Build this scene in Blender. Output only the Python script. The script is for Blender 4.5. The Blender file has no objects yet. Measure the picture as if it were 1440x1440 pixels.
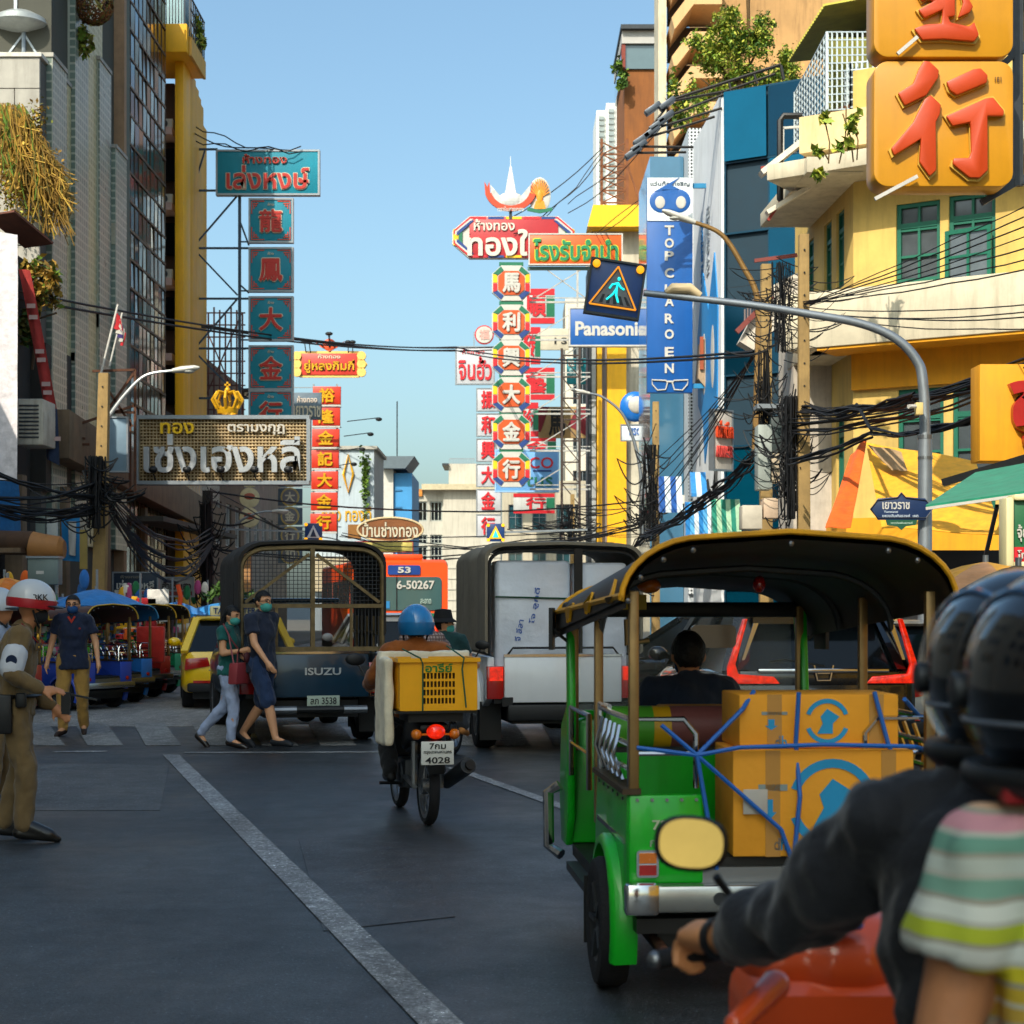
import bpy, bmesh, math, random
from mathutils import Vector as V, Matrix, noise
R = math.radians; PI = math.pi
random.seed(7)
SC = bpy.context.scene
COL = SC.collection
def LK(o): return o      # objects are linked to the scene in one go at the end
# ---------------------------------------------------------------- camera
FP, HX, HY, CH = 2500.0, 720.0, 852.0, 1.62     # focal length and horizon in photo pixels, eye height
cam_d = bpy.data.cameras.new('camera'); cam = bpy.data.objects.new('camera', cam_d); COL.objects.link(cam)
cam.location = (0, 0, CH); cam.rotation_euler = (PI/2, 0, 0)
cam_d.sensor_width = 36; cam_d.lens = FP/1440*36; cam_d.shift_y = (HY-720)/1440
cam_d.clip_end = 3000; cam_d.clip_start = .1
cam_d.dof.use_dof = True; cam_d.dof.focus_distance = 16; cam_d.dof.aperture_fstop = 6.3
SC.camera = cam
# ---------------------------------------------------------------- sky, sun, exposure
SUN_AZ, SUN_EL = R(205), R(41)      # azimuth clockwise from +Y: behind the camera, to the left
wd = bpy.data.worlds.new('World'); SC.world = wd; wd.use_nodes = True
nt = wd.node_tree; bg = nt.nodes['Background']
sk = nt.nodes.new('ShaderNodeTexSky'); sk.sky_type = 'NISHITA'; sk.sun_disc = False
sk.sun_elevation = SUN_EL; sk.sun_rotation = SUN_AZ; sk.altitude = 0; sk.air_density = 1.0; sk.dust_density = 3.6; sk.ozone_density = 2.2
tint = nt.nodes.new('ShaderNodeMix'); tint.data_type = 'RGBA'; tint.blend_type = 'MULTIPLY'; tint.inputs[0].default_value = 1; tint.inputs[7].default_value = (.73,.84,.79,1)      # even bluish tint over the whole sky
nt.links.new(sk.outputs[0], tint.inputs[6]); nt.links.new(tint.outputs[2], bg.inputs[0]); bg.inputs[1].default_value = .1
sl = bpy.data.lights.new('sun', 'SUN'); sl.energy = 2.0; sl.angle = R(.5); sl.color = (1, .92, .78)
so = bpy.data.objects.new('sun', sl); COL.objects.link(so); so.location = (-30, -30, 60)
so.rotation_euler = V((-math.sin(SUN_AZ)*math.cos(SUN_EL), -math.cos(SUN_AZ)*math.cos(SUN_EL), -math.sin(SUN_EL))).to_track_quat('-Z', 'Y').to_euler()
SC.view_settings.view_transform = 'Standard'; SC.view_settings.look = 'None'; SC.view_settings.gamma = 1
SC.view_settings.use_curve_mapping = False; SC.view_settings.exposure = 1.44
# ---------------------------------------------------------------- helpers
def at(px, py, Y): return V(((px-HX)/FP*Y, Y, CH+(HY-py)/FP*Y))
def gnd(px, py):
    Y = CH*FP/(py-HY); return V(((px-HX)/FP*Y, Y, 0))
def lin(h):
    h = h.lstrip('#'); c = [int(h[i:i+2], 16)/255 for i in (0, 2, 4)]
    return [x/12.92 if x <= .04045 else ((x+.055)/1.055)**2.4 for x in c]
_M = {}
def mat(h, rough=.55, metal=0, var=.14, sc=3., bump=0, bs=30., coat=0, streak=0, emit=0, trans=0, alpha=1, ior=1.45, stretch=None, grid=None, sheen=0):
    key = (h, rough, metal, var, sc, bump, bs, coat, streak, emit, trans, alpha, stretch, grid, sheen)
    if key in _M: return _M[key]
    m = bpy.data.materials.new('paint_'+h.lstrip('#')); m.use_nodes = True; _M[key] = m
    t = m.node_tree; L = t.links.new; b = t.nodes['Principled BSDF']; N = t.nodes.new
    c = lin(h)
    tc = N('ShaderNodeTexCoord'); mp = N('ShaderNodeMapping'); L(tc.outputs['Object'], mp.inputs[0])
    if stretch: mp.inputs['Scale'].default_value = stretch
    no = N('ShaderNodeTexNoise'); no.inputs['Scale'].default_value = sc; no.inputs['Detail'].default_value = 5; no.inputs['Roughness'].default_value = .65
    L(mp.outputs[0], no.inputs['Vector'])
    mr = N('ShaderNodeMapRange'); mr.inputs[1].default_value = .3; mr.inputs[2].default_value = .7
    L(no.outputs[0], mr.inputs[0])
    mx = N('ShaderNodeMix'); mx.data_type = 'RGBA'; L(mr.outputs[0], mx.inputs[0])
    mx.inputs[6].default_value = [max(0, x*(1-var)) for x in c]+[1]
    mx.inputs[7].default_value = [min(1, x*(1+var*.6)) for x in c]+[1]
    out = mx.outputs[2]
    if grid:                                     # (scale u, scale v, mortar, mortar colour): fine tiling seen from afar
        br = N('ShaderNodeTexBrick'); br.offset = 0
        mp2 = N('ShaderNodeMapping'); L(tc.outputs['Object'], mp2.inputs[0])
        ge = N('ShaderNodeNewGeometry'); 
        sx = N('ShaderNodeSeparateXYZ'); L(tc.outputs['Object'], sx.inputs[0])
        ad = N('ShaderNodeMath'); ad.operation = 'ADD'; L(sx.outputs[0], ad.inputs[0]); L(sx.outputs[1], ad.inputs[1])
        cb = N('ShaderNodeCombineXYZ'); L(ad.outputs[0], cb.inputs[0]); L(sx.outputs[2], cb.inputs[1])
        L(cb.outputs[0], br.inputs['Vector'])
        br.inputs['Scale'].default_value = 1; br.inputs['Brick Width'].default_value = grid[0]; br.inputs['Row Height'].default_value = grid[1]
        br.inputs['Mortar Size'].default_value = grid[2]; br.inputs['Mortar Smooth'].default_value = .1
        br.inputs['Color1'].default_value = [x*.75 for x in c]+[1]; br.inputs['Color2'].default_value = [min(1, x*1.2) for x in c]+[1]
        br.inputs['Mortar'].default_value = lin(grid[3])+[1]
        m2 = N('ShaderNodeMix'); m2.data_type = 'RGBA'; m2.inputs[0].default_value = .8; L(out, m2.inputs[6]); L(br.outputs[0], m2.inputs[7]); out = m2.outputs[2]
        bu2 = N('ShaderNodeBump'); bu2.inputs['Strength'].default_value = .6; bu2.inputs['Distance'].default_value = .02; L(br.outputs['Fac'], bu2.inputs['Height']); bu2.invert = True
        L(bu2.outputs[0], b.inputs['Normal'])
    if streak:
        mp3 = N('ShaderNodeMapping'); mp3.inputs['Scale'].default_value = (2.2, 2.2, .22); L(tc.outputs['Object'], mp3.inputs[0])
        n3 = N('ShaderNodeTexNoise'); n3.inputs['Scale'].default_value = 1.6; n3.inputs['Detail'].default_value = 8; n3.inputs['Roughness'].default_value = .7; L(mp3.outputs[0], n3.inputs['Vector'])
        r3 = N('ShaderNodeMapRange'); r3.inputs[1].default_value = .47; r3.inputs[2].default_value = .72; r3.inputs[4].default_value = streak; L(n3.outputs[0], r3.inputs[0])
        m3 = N('ShaderNodeMix'); m3.data_type = 'RGBA'; L(r3.outputs[0], m3.inputs[0]); L(out, m3.inputs[6]); m3.inputs[7].default_value = (c[0]*.22+.012, c[1]*.2+.01, c[2]*.18+.008, 1); out = m3.outputs[2]
    L(out, b.inputs['Base Color'])
    b.inputs['Roughness'].default_value = rough; b.inputs['Metallic'].default_value = metal; b.inputs['IOR'].default_value = ior
    b.inputs['Coat Weight'].default_value = coat; b.inputs['Coat Roughness'].default_value = .06
    b.inputs['Transmission Weight'].default_value = trans; b.inputs['Alpha'].default_value = alpha
    if sheen: b.inputs['Sheen Weight'].default_value = sheen
    if emit:
        L(out, b.inputs['Emission Color']); b.inputs['Emission Strength'].default_value = emit
    if not metal and not trans and var:
        rr = N('ShaderNodeMapRange'); rr.inputs[3].default_value = max(.03, rough-.1); rr.inputs[4].default_value = min(1, rough+.12); L(no.outputs[0], rr.inputs[0]); L(rr.outputs[0], b.inputs['Roughness'])
    if bump:
        nb = N('ShaderNodeTexNoise'); nb.inputs['Scale'].default_value = bs; nb.inputs['Detail'].default_value = 4; L(mp.outputs[0], nb.inputs['Vector'])
        bu = N('ShaderNodeBump'); bu.inputs['Strength'].default_value = bump; bu.inputs['Distance'].default_value = .03; L(nb.outputs[0], bu.inputs['Height']); L(bu.outputs[0], b.inputs['Normal'])
    return m
def glass(h='#20282c', rough=.06, spec=.8, var=.1):      # dark reflective window glass
    return mat(h, rough=rough, var=var, sc=1.2, coat=1)
def cloth(h, sc=5., bump=.5, bs=7., rough=.9): return mat(h, rough=rough, var=.24, sc=sc, bump=bump*1.5, bs=bs, sheen=.15)
def cmap(fn): return fn

class MB:
    def __init__(s): s.v = []; s.f = []; s.mi = []; s.cur = 0; s.mats = []
    def use(s, m):
        if m not in s.mats: s.mats.append(m)
        s.cur = s.mats.index(m); return s
    def add(s, vs, fs, M=None):
        o = len(s.v)
        for p in vs:
            p = V(p); s.v.append(M @ p if M is not None else p)
        for f in fs: s.f.append([i+o for i in f]); s.mi.append(s.cur)
        return s
    def box(s, c, d, rz=0, M=None):
        x, y, z = [k/2 for k in d]
        vs = [(-x,-y,-z),(x,-y,-z),(x,y,-z),(-x,y,-z),(-x,-y,z),(x,-y,z),(x,y,z),(-x,y,z)]
        T = Matrix.Translation(c) @ (M if M is not None else Matrix.Rotation(rz, 4, 'Z'))
        return s.add(vs, [(3,2,1,0),(4,5,6,7),(0,1,5,4),(1,2,6,5),(2,3,7,6),(3,0,4,7)], T)
    def b2(s, x0, x1, y0, y1, z0, z1): return s.box(((x0+x1)/2,(y0+y1)/2,(z0+z1)/2), (abs(x1-x0),abs(y1-y0),abs(z1-z0)))
    def bar(s, p, q, w, h=None):
        p, q = V(p), V(q); h = h or w; d = q-p; l = d.length
        if l < 1e-6: return s
        T = Matrix.Translation((p+q)/2) @ d.to_track_quat('Z', 'Y').to_matrix().to_4x4()
        return s.box((0,0,0), (w,h,l), M=None) if False else s.add([(a*w/2,b*h/2,c*l/2) for c in (-1,1) for a,b in ((-1,-1),(1,-1),(1,1),(-1,1))], [(3,2,1,0),(4,5,6,7),(0,1,5,4),(1,2,6,5),(2,3,7,6),(3,0,4,7)], T)
    def tube(s, pts, r, n=8, cap=True, closed=False, sq=1.0):
        pts = [V(p) for p in pts]; k = len(pts)
        rs = r if isinstance(r, (list, tuple)) else [r]*k
        up = None; rings = []
        for i in range(k):
            if closed: t = pts[(i+1)%k]-pts[i-1]
            else: t = (pts[min(i+1,k-1)]-pts[max(i-1,0)])
            if t.length < 1e-9: t = V((0,0,1))
            t.normalize()
            if up is None:
                up = V((0,0,1)) if abs(t.z) < .9 else V((0,1,0))
            a = t.cross(up)
            if a.length < 1e-6: a = t.orthogonal()
            a.normalize(); up = a.cross(t).normalized()
            rr = rs[i] if isinstance(rs[i], (list, tuple)) else (rs[i], rs[i])
            rings.append([pts[i]+a*(rr[0]*math.cos(2*PI*j/n))+up*(rr[1]*math.sin(2*PI*j/n)) for j in range(n)])
        return s.loft(rings, cap and not closed, closed)
    def loft(s, rings, cap=True, closed=False, open_ring=False):
        n = len(rings[0]); k = len(rings); vs = [p for r in rings for p in r]; fs = []
        for i in range(k if closed else k-1):
            j = (i+1) % k
            for a in range(n-1 if open_ring else n):
                b = (a+1) % n; fs.append((i*n+a, i*n+b, j*n+b, j*n+a))
        if cap: fs.append(tuple(range(n-1,-1,-1))); fs.append(tuple((k-1)*n+a for a in range(n)))
        return s.add(vs, fs)
    def lathe(s, prof, n=16, M=None, cap=False):      # profile (r, z) about local z
        rings = [[V((r*math.cos(2*PI*j/n), r*math.sin(2*PI*j/n), z)) for j in range(n)] for r, z in prof]
        if M is not None: rings = [[M @ p for p in r] for r in rings]
        return s.loft(rings, cap)
    def ell(s, c, r, n=14, k=9, M=None, z0=-1, z1=1):
        r = r if isinstance(r, (list, tuple)) else (r,r,r); rings = []
        a0, a1 = math.asin(max(-1,z0)), math.asin(min(1,z1))
        for i in range(k+1):
            a = a0+(a1-a0)*i/k; cr = max(math.cos(a), 1e-3)
            rings.append([V((r[0]*cr*math.cos(2*PI*j/n), r[1]*cr*math.sin(2*PI*j/n), r[2]*math.sin(a))) for j in range(n)])
        T = Matrix.Translation(c) @ (M if M is not None else Matrix())
        return s.loft([[T @ p for p in q] for q in rings], True)
    def cap(s, p, q, r0, r1, n=12):                   # tapered capsule
        p, q = V(p), V(q); d = (q-p); l = d.length
        if l < 1e-5: return s.ell(p, r0)
        d.normalize(); pts = []; rs = []
        for i in range(4):
            a = PI/2*(i/4); pts.append(p-d*r0*math.cos(a)); rs.append(max(r0*math.sin(a), .001))
        pts += [p, q]; rs += [r0, r1]
        for i in range(1, 5):
            a = PI/2*i/4; pts.append(q+d*r1*math.sin(a)); rs.append(max(r1*math.cos(a), .001))
        return s.tube(pts, rs, n)
    def prism(s, poly, y0, y1):                       # polygon in x,z extruded along y
        n = len(poly); vs = [(x,y0,z) for x,z in poly]+[(x,y1,z) for x,z in poly]
        a = sum(poly[i][0]*poly[(i+1)%n][1]-poly[(i+1)%n][0]*poly[i][1] for i in range(n))
        f = [tuple(range(n)), tuple(range(2*n-1,n-1,-1))]+[(i,n+i,n+(i+1)%n,(i+1)%n) for i in range(n)]
        if a < 0: f = [tuple(reversed(q)) for q in f]
        return s.add(vs, f)
    def prismx(s, poly, x0, x1):                      # polygon in y,z extruded along x
        n = len(poly); vs = [(x0,y,z) for y,z in poly]+[(x1,y,z) for y,z in poly]
        return s.add(vs, [tuple(range(n)), tuple(range(2*n-1,n-1,-1))]+[(i,n+i,n+(i+1)%n,(i+1)%n) for i in range(n)])
    def prismz(s, poly, z0, z1):
        n = len(poly); vs = [(x,y,z0) for x,y in poly]+[(x,y,z1) for x,y in poly]
        return s.add(vs, [tuple(range(n-1,-1,-1)), tuple(range(n,2*n))]+[(i,(i+1)%n,n+(i+1)%n,n+i) for i in range(n)])
    def quad(s, *ps): return s.add(ps, [tuple(range(len(ps)))])
    def cyl(s, p, q, r, n=16, r1=None): return s.tube([p,q], [r, r if r1 is None else r1], n)
    def disc(s, c, ax, r, t, n=20):
        ax = V(ax).normalized(); return s.tube([V(c)-ax*t/2, V(c)+ax*t/2], r, n)
    def build(s, name, m=None, parent=None, smooth=False, bevel=0, seg=2, fix=True, ang=35, loc=None):
        me = bpy.data.meshes.new(name); me.from_pydata(s.v, [], s.f)
        if s.mats:
            for q in s.mats: me.materials.append(q)
            for p, i in zip(me.polygons, s.mi): p.material_index = i
        elif m is not None: me.materials.append(m)
        bm = bmesh.new(); bm.from_mesh(me)
        if fix: bmesh.ops.recalc_face_normals(bm, faces=bm.faces)
        if bevel:
            es = [e for e in bm.edges if len(e.link_faces) == 2 and e.calc_face_angle(0) > R(30)]
            bmesh.ops.bevel(bm, geom=es, offset=bevel, offset_type='OFFSET', segments=seg, profile=.5, affect='EDGES', clamp_overlap=True)
        bm.to_mesh(me); bm.free()
        if smooth or bevel:
            for p in me.polygons: p.use_smooth = True
            me.set_sharp_from_angle(angle=R(ang))
        o = bpy.data.objects.new(name, me); LK(o)
        if parent is not None: o.parent = parent
        if loc is not None: o.location = loc
        return o
def thing(name, label, cat, loc=(0,0,0), rz=0, group=None):
    o = bpy.data.objects.new(name, None); LK(o); o.empty_display_size = .3
    o.location = loc; o.rotation_euler = (0,0,rz); o['label'] = label; o['category'] = cat
    if group: o['group'] = group
    return o
def tag(o, label, cat, group=None):
    o['label'] = label; o['category'] = cat
    if group: o['group'] = group
    return o
def struct(o, kind='structure'): o['kind'] = kind; return o
def inst(src, parent, loc=None, rot=None, scale=None, name=None):
    o = src.copy(); LK(o); o.parent = parent
    if loc is not None: o.location = loc
    if rot is not None: o.rotation_euler = rot
    if scale is not None: o.scale = scale
    return o
def copy_tree(o, parent=None):
    c = o.copy(); LK(c); c.parent = parent
    for ch in list(o.children): copy_tree(ch, c)
    return c
def evalmesh(o):
    COL.objects.link(o)
    dg = bpy.context.evaluated_depsgraph_get(); dg.update()
    return bpy.data.meshes.new_from_object(o.evaluated_get(dg), depsgraph=dg)
_T = {}
def text_mesh(body, d, bold, cjk):
    key = k = (body, d, bold)
    if k in _T: return _T[k].copy()
    c = bpy.data.curves.new('t', 'FONT'); c.body = body; c.size = 1; c.extrude = 0 if d == 0 else .04; c.resolution_u = 3
    c.align_x = 'CENTER'; c.space_line = .8
    extra = 0
    if not cjk:
        extra = max(0, bold-.03); c.offset = bold-extra
    o = bpy.data.objects.new('t', c); LK(o)
    me = evalmesh(o); bpy.data.objects.remove(o); bpy.data.curves.remove(c)
    if (cjk and bold) or extra:
        if extra: bold = extra
        vs = [tuple(p.co) for p in me.vertices]; fs = [tuple(p.vertices) for p in me.polygons]; V2 = []; F2 = []
        for i, (a, b) in enumerate(((0,0),(1,0),(-1,0),(0,1),(0,-1),(.7,.7),(-.7,.7))):
            k0 = len(V2); V2 += [(x+a*bold, y+b*bold, z-i*.003) for x,y,z in vs]; F2 += [tuple(q+k0 for q in f) for f in fs]
        me = bpy.data.meshes.new('t'); me.from_pydata(V2, [], F2)
    _T[key] = me; return me.copy()
def txt(body, parent, x, z, w, h, m, y=-.02, d=.02, bold=None, name='lettering', rot=None, flip=False):
    cjk = any(ord(ch) > 0x2e00 for ch in body)
    if bold is None: bold = .03 if cjk else .018
    me = text_mesh(body, d, bold, cjk); vs = me.vertices
    x0, x1 = min(p.co.x for p in vs), max(p.co.x for p in vs); y0, y1 = min(p.co.y for p in vs), max(p.co.y for p in vs); z0, z1 = min(p.co.z for p in vs), max(p.co.z for p in vs)
    if h is None: h = w/(x1-x0)*(y1-y0)
    if w is None: w = h/(y1-y0)*(x1-x0)
    for p in vs:
        a, b, c = p.co
        p.co = ((a-(x0+x1)/2)/(x1-x0)*w, -((c-z0)/max(z1-z0,1e-6))*max(d,.001), (b-(y0+y1)/2)/(y1-y0)*h)
    me.materials.clear(); me.materials.append(m)
    o = bpy.data.objects.new(name, me); LK(o); o.parent = parent; o.location = (x, y, z)
    if rot is not None: o.rotation_euler = rot
    return o
def remesh(mb, name, m, parent, vox=.014, smooth=4, dec=None, wr=0, wsc=9., cut=None, seed=0):
    o = mb.build(name, m, None, fix=True)
    a = o.modifiers.new('r', 'REMESH'); a.mode = 'VOXEL'; a.voxel_size = vox; a.use_smooth_shade = True
    if smooth:
        b = o.modifiers.new('s', 'SMOOTH'); b.iterations = smooth; b.factor = .5
    me = evalmesh(o); bpy.data.objects.remove(o)
    if wr:
        ns = [(p.co.copy(), p.normal.copy()) for p in me.vertices]
        for p, (c, n) in zip(me.vertices, ns):
            q = V((c.x*wsc+seed*3.1, c.y*wsc, c.z*wsc*.55))
            p.co = c+n*wr*(noise.noise(q)+.6*noise.noise(q*2.3+V((3,1,7))))
    if cut:
        bm = bmesh.new(); bm.from_mesh(me); bmesh.ops.delete(bm, geom=[f for f in bm.faces if cut(f.calc_center_median())], context='FACES'); bm.to_mesh(me); bm.free()
    me.materials.clear(); me.materials.append(m)
    for p in me.polygons: p.use_smooth = True
    o = bpy.data.objects.new(name, me); LK(o)
    if parent is not None: o.parent = parent
    return o
def wall_holes(w, h, holes, y=0., thick=.2):
    """front wall facing -y, x 0..w, z 0..h with rectangular openings (x0,x1,z0,z1) and reveals"""
    b = MB(); xs = sorted({0, w, *[q for a in holes for q in a[:2]]}); zs = sorted({0, h, *[q for a in holes for q in a[2:]]})
    for i in range(len(xs)-1):
        for j in range(len(zs)-1):
            cx, cz = (xs[i]+xs[i+1])/2, (zs[j]+zs[j+1])/2
            if any(a[0] < cx < a[1] and a[2] < cz < a[3] for a in holes): continue
            b.quad((xs[i],y,zs[j]),(xs[i+1],y,zs[j]),(xs[i+1],y,zs[j+1]),(xs[i],y,zs[j+1]))
    for x0, x1, z0, z1 in holes:
        t = y+thick
        b.quad((x0,y,z0),(x0,y,z1),(x0,t,z1),(x0,t,z0)); b.quad((x1,y,z0),(x1,t,z0),(x1,t,z1),(x1,y,z1))
        b.quad((x0,y,z0),(x0,t,z0),(x1,t,z0),(x1,y,z0)); b.quad((x0,y,z1),(x1,y,z1),(x1,t,z1),(x0,t,z1))
    return b
def sag(p, q, s, n=14):
    p, q = V(p), V(q); return [p.lerp(q, i/n)-V((0,0,4*s*(i/n)*(1-i/n))) for i in range(n+1)]
STEEL = mat('#8a8d90', .35, .9, .1); CHROME = mat('#c8c8c8', .12, 1, .05); BLACK = mat('#101214', .5, 0, .3); RUBBER = mat('#15161a', .85, 0, .25, 20, .2, 60)
WHITE = mat('#bcb9b1', .55, 0, .14, 4, streak=.1); DKSTEEL = mat('#3c4044', .5, .6, .25); RUST = mat('#5c3a28', .8, .2, .45, 6, .3); WIRE = mat('#0e0f12', .6, 0, .3)
GALV = mat('#8d949a', .45, .7, .12, 5); CONC = mat('#a79a80', .85, 0, .2, 3, .3, 14, streak=.45)
# ================================================================ ground
def asphalt(name, base, spread=.35, rough=.75, cracks=True):
    m = bpy.data.materials.new(name); m.use_nodes = True; t = m.node_tree; L = t.links.new; N = t.nodes.new; b = t.nodes['Principled BSDF']
    tc = N('ShaderNodeTexCoord')
    def nz(scale, det, lo, hi, o0, o1, st=None):
        mp = N('ShaderNodeMapping'); L(tc.outputs['Object'], mp.inputs[0])
        if st: mp.inputs['Scale'].default_value = st; mp.inputs['Rotation'].default_value = (0,0,R(-15.6))
        n = N('ShaderNodeTexNoise'); n.inputs['Scale'].default_value = scale; n.inputs['Detail'].default_value = det; n.inputs['Roughness'].default_value = .7; L(mp.outputs[0], n.inputs['Vector'])
        r = N('ShaderNodeMapRange'); r.inputs[1].default_value = lo; r.inputs[2].default_value = hi; r.inputs[3].default_value = o0; r.inputs[4].default_value = o1; L(n.outputs[0], r.inputs[0]); return r.outputs[0], n.outputs[0]
    a, _ = nz(.35, 6, .3, .7, 1-spread, 1+spread); c, _ = nz(1.1, 6, .3, .7, .6, 1.4, (1,.1,1)); d, raw = nz(60, 4, .3, .7, .35, 1.65); e, _ = nz(62, 1, .66, .72, 1, 4.5); g, _ = nz(6, 8, .3, .7, .62, 1.38)
    g2, _ = nz(30, 4, .3, .7, .6, 1.4); cur = a
    for q in (c, d, e, g, g2):
        k = N('ShaderNodeMath'); k.operation = 'MULTIPLY'; L(cur, k.inputs[0]); L(q, k.inputs[1]); cur = k.outputs[0]
    if cracks:
        nw = N('ShaderNodeTexNoise'); nw.inputs['Scale'].default_value = 1.4; nw.inputs['Detail'].default_value = 4; L(tc.outputs['Object'], nw.inputs['Vector'])
        mv = N('ShaderNodeVectorMath'); mv.operation = 'MULTIPLY_ADD'; mv.inputs[1].default_value = (.7,.7,.7); L(nw.outputs['Color'], mv.inputs[0]); L(tc.outputs['Object'], mv.inputs[2])
        vo = N('ShaderNodeTexVoronoi'); vo.feature = 'DISTANCE_TO_EDGE'; vo.inputs['Scale'].default_value = .45; L(mv.outputs[0], vo.inputs['Vector'])
        r1 = N('ShaderNodeMapRange'); r1.inputs[1].default_value = 0; r1.inputs[2].default_value = .009; r1.inputs[3].default_value = 1; r1.inputs[4].default_value = 0; L(vo.outputs['Distance'], r1.inputs[0])
        mk, _ = nz(.5, 3, .52, .62, 0, .65); k = N('ShaderNodeMath'); k.operation = 'MULTIPLY'; L(r1.outputs[0], k.inputs[0]); L(mk, k.inputs[1])
        st, _ = nz(.9, 5, .62, .72, 0, .45)
        for sck in (k.outputs[0], st):
            k2 = N('ShaderNodeMath'); k2.operation = 'SUBTRACT'; k2.inputs[0].default_value = 1; L(sck, k2.inputs[1]); k3 = N('ShaderNodeMath'); k3.operation = 'MULTIPLY'; L(cur, k3.inputs[0]); L(k2.outputs[0], k3.inputs[1]); cur = k3.outputs[0]
    vm = N('ShaderNodeVectorMath'); vm.operation = 'SCALE'; vm.inputs[0].default_value = lin(base); L(cur, vm.inputs['Scale']); L(vm.outputs[0], b.inputs['Base Color'])
    rg, _ = nz(.6, 4, .3, .7, rough-.18, rough+.1); L(rg, b.inputs['Roughness'])
    bu = N('ShaderNodeBump'); bu.inputs['Strength'].default_value = .5; bu.inputs['Distance'].default_value = .01; L(raw, bu.inputs['Height']); L(bu.outputs[0], b.inputs['Normal'])
    return m
ASPH = asphalt('asphalt', '#34393d', .45, .48)
struct(MB().quad((-700,-300,0),(700,-300,0),(700,1400,0),(-700,1400,0)).build('ground', ASPH))
PATCH = asphalt('worn_concrete_road', '#7d7a76', .2, .8)
p = [gnd(-120, 1024), gnd(420, 1024), gnd(470, 985), gnd(20, 985)]
def sheet(name, pts, z, m, parent=None): return MB().prismz([(q[0], q[1]) for q in pts], z-.003, z).build(name, m, parent)
struct(sheet('road_patch', [gnd(-200,1022), gnd(262,1022), gnd(700,1012), gnd(700,968), gnd(-200,975)], .005, PATCH))
struct(sheet('road_repair', [gnd(40,1075), gnd(238,1075), gnd(225,1140), gnd(-60,1140)], .0045, asphalt('repair_asphalt', '#46494b', .25, .55)))
struct(sheet('road_repair', [gnd(420,1180), gnd(560,1172), gnd(640,1290), gnd(455,1310)], .0048, asphalt('repair_asphalt', '#37393c', .25, .5)))
LP = asphalt('worn_white_line', '#8e9092', .3, .7)
def wear(m, under):
    t = m.node_tree; L = t.links.new; N = t.nodes.new; b = t.nodes['Principled BSDF']; lk = b.inputs['Base Color'].links[0]; src = lk.from_socket
    tc = N('ShaderNodeTexCoord'); n = N('ShaderNodeTexNoise'); n.inputs['Scale'].default_value = 5; n.inputs['Detail'].default_value = 9; n.inputs['Roughness'].default_value = .75; L(tc.outputs['Object'], n.inputs['Vector'])
    r = N('ShaderNodeMapRange'); r.inputs[1].default_value = .42; r.inputs[2].default_value = .6; r.inputs[4].default_value = .45; L(n.outputs[0], r.inputs[0]); mx = N('ShaderNodeMix'); mx.data_type = 'RGBA'; L(r.outputs[0], mx.inputs[0]); L(src, mx.inputs[6]); mx.inputs[7].default_value = lin(under)+[1]; L(mx.outputs[2], b.inputs['Base Color'])
wear(LP, '#55565a')
def road_line(a, b, w, nm='lane_line'):
    a, b = V(a), V(b); d = (b-a).normalized(); n = V((-d.y, d.x, 0))*w/2
    return struct(sheet(nm, [a-n, a+n, b+n, b-n], .0085, LP))
road_line(gnd(628,1450), gnd(240,1062), .17)
road_line(gnd(636,1080), gnd(1180,1275), .12)
road_line(gnd(76,1058), gnd(150,1057), .12, 'stop_line'); road_line(gnd(260,1059), gnd(610,1058), .1, 'stop_line')
LZ = asphalt('worn_crossing_paint', '#7e7e7c', .3, .75); wear(LZ, '#4c4d50')
def zebra(q): return struct(sheet('crosswalk_stripe', q, .009, LZ))
for x in range(-5, 9):
    x0 = 187+x*82; x1 = x0+44
    zebra([gnd(x0+18,1049), gnd(x1+24,1049), gnd(x1,1017), gnd(x0,1017)])
KERB = mat('#8c8880', .85, 0, .25, 2, .3, 12, streak=.3)
struct(MB().prismz([(-30,22),(-9.4,22),(-8.6,27),(-8.7,60),(-9.3,110),(-10,190),(-30,190)], -.2, .13).build('pavement', KERB, bevel=.02))
struct(MB().prismz([(4.9,27),(6.2,20),(14,12),(40,12),(40,190),(2.5,190),(3.4,110),(5.2,60)], -.2, .13).build('pavement', KERB, bevel=.02))
# ================================================================ building helpers
WINGL = glass('#1c2830'); WINDK = glass('#0d1012')
def bld(name, label, loc=(0,0,0), rz=0, cat='building', group=None): return thing(name, label, cat, loc, rz, group)
def window(par, x0, x1, z0, z1, y, fm, gm, nx=2, nz=2, fw=.06, depth=.06, transom=0):
    """window part (frame bars) with a pane sub-part, facing -y"""
    b = MB(); w, h = x1-x0, z1-z0
    b.b2(x0,x0+fw,y,y+depth,z0,z1); b.b2(x1-fw,x1,y,y+depth,z0,z1); b.b2(x0+fw,x1-fw,y,y+depth,z0,z0+fw); b.b2(x0+fw,x1-fw,y,y+depth,z1-fw,z1)
    for i in range(1, nx): b.box((x0+w*i/nx, y+depth/2, (z0+z1)/2), (fw*.6, depth*.8, h-2*fw))
    for j in range(1, nz): b.box(((x0+x1)/2, y+depth/2+.003, z0+h*j/nz), (w-2*fw, depth*.7, fw*.6))
    if transom: b.box(((x0+x1)/2, y+depth/2-.004, z0+h*transom), (w-2*fw+.002, depth*1.05, fw*1.3))
    o = b.build('window', fm, par)
    MB().b2(x0+fw*.5, x1-fw*.5, y+depth+.004, y+depth+.02, z0+fw*.5, z1-fw*.5).build('pane', gm, o)
    return o
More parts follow.
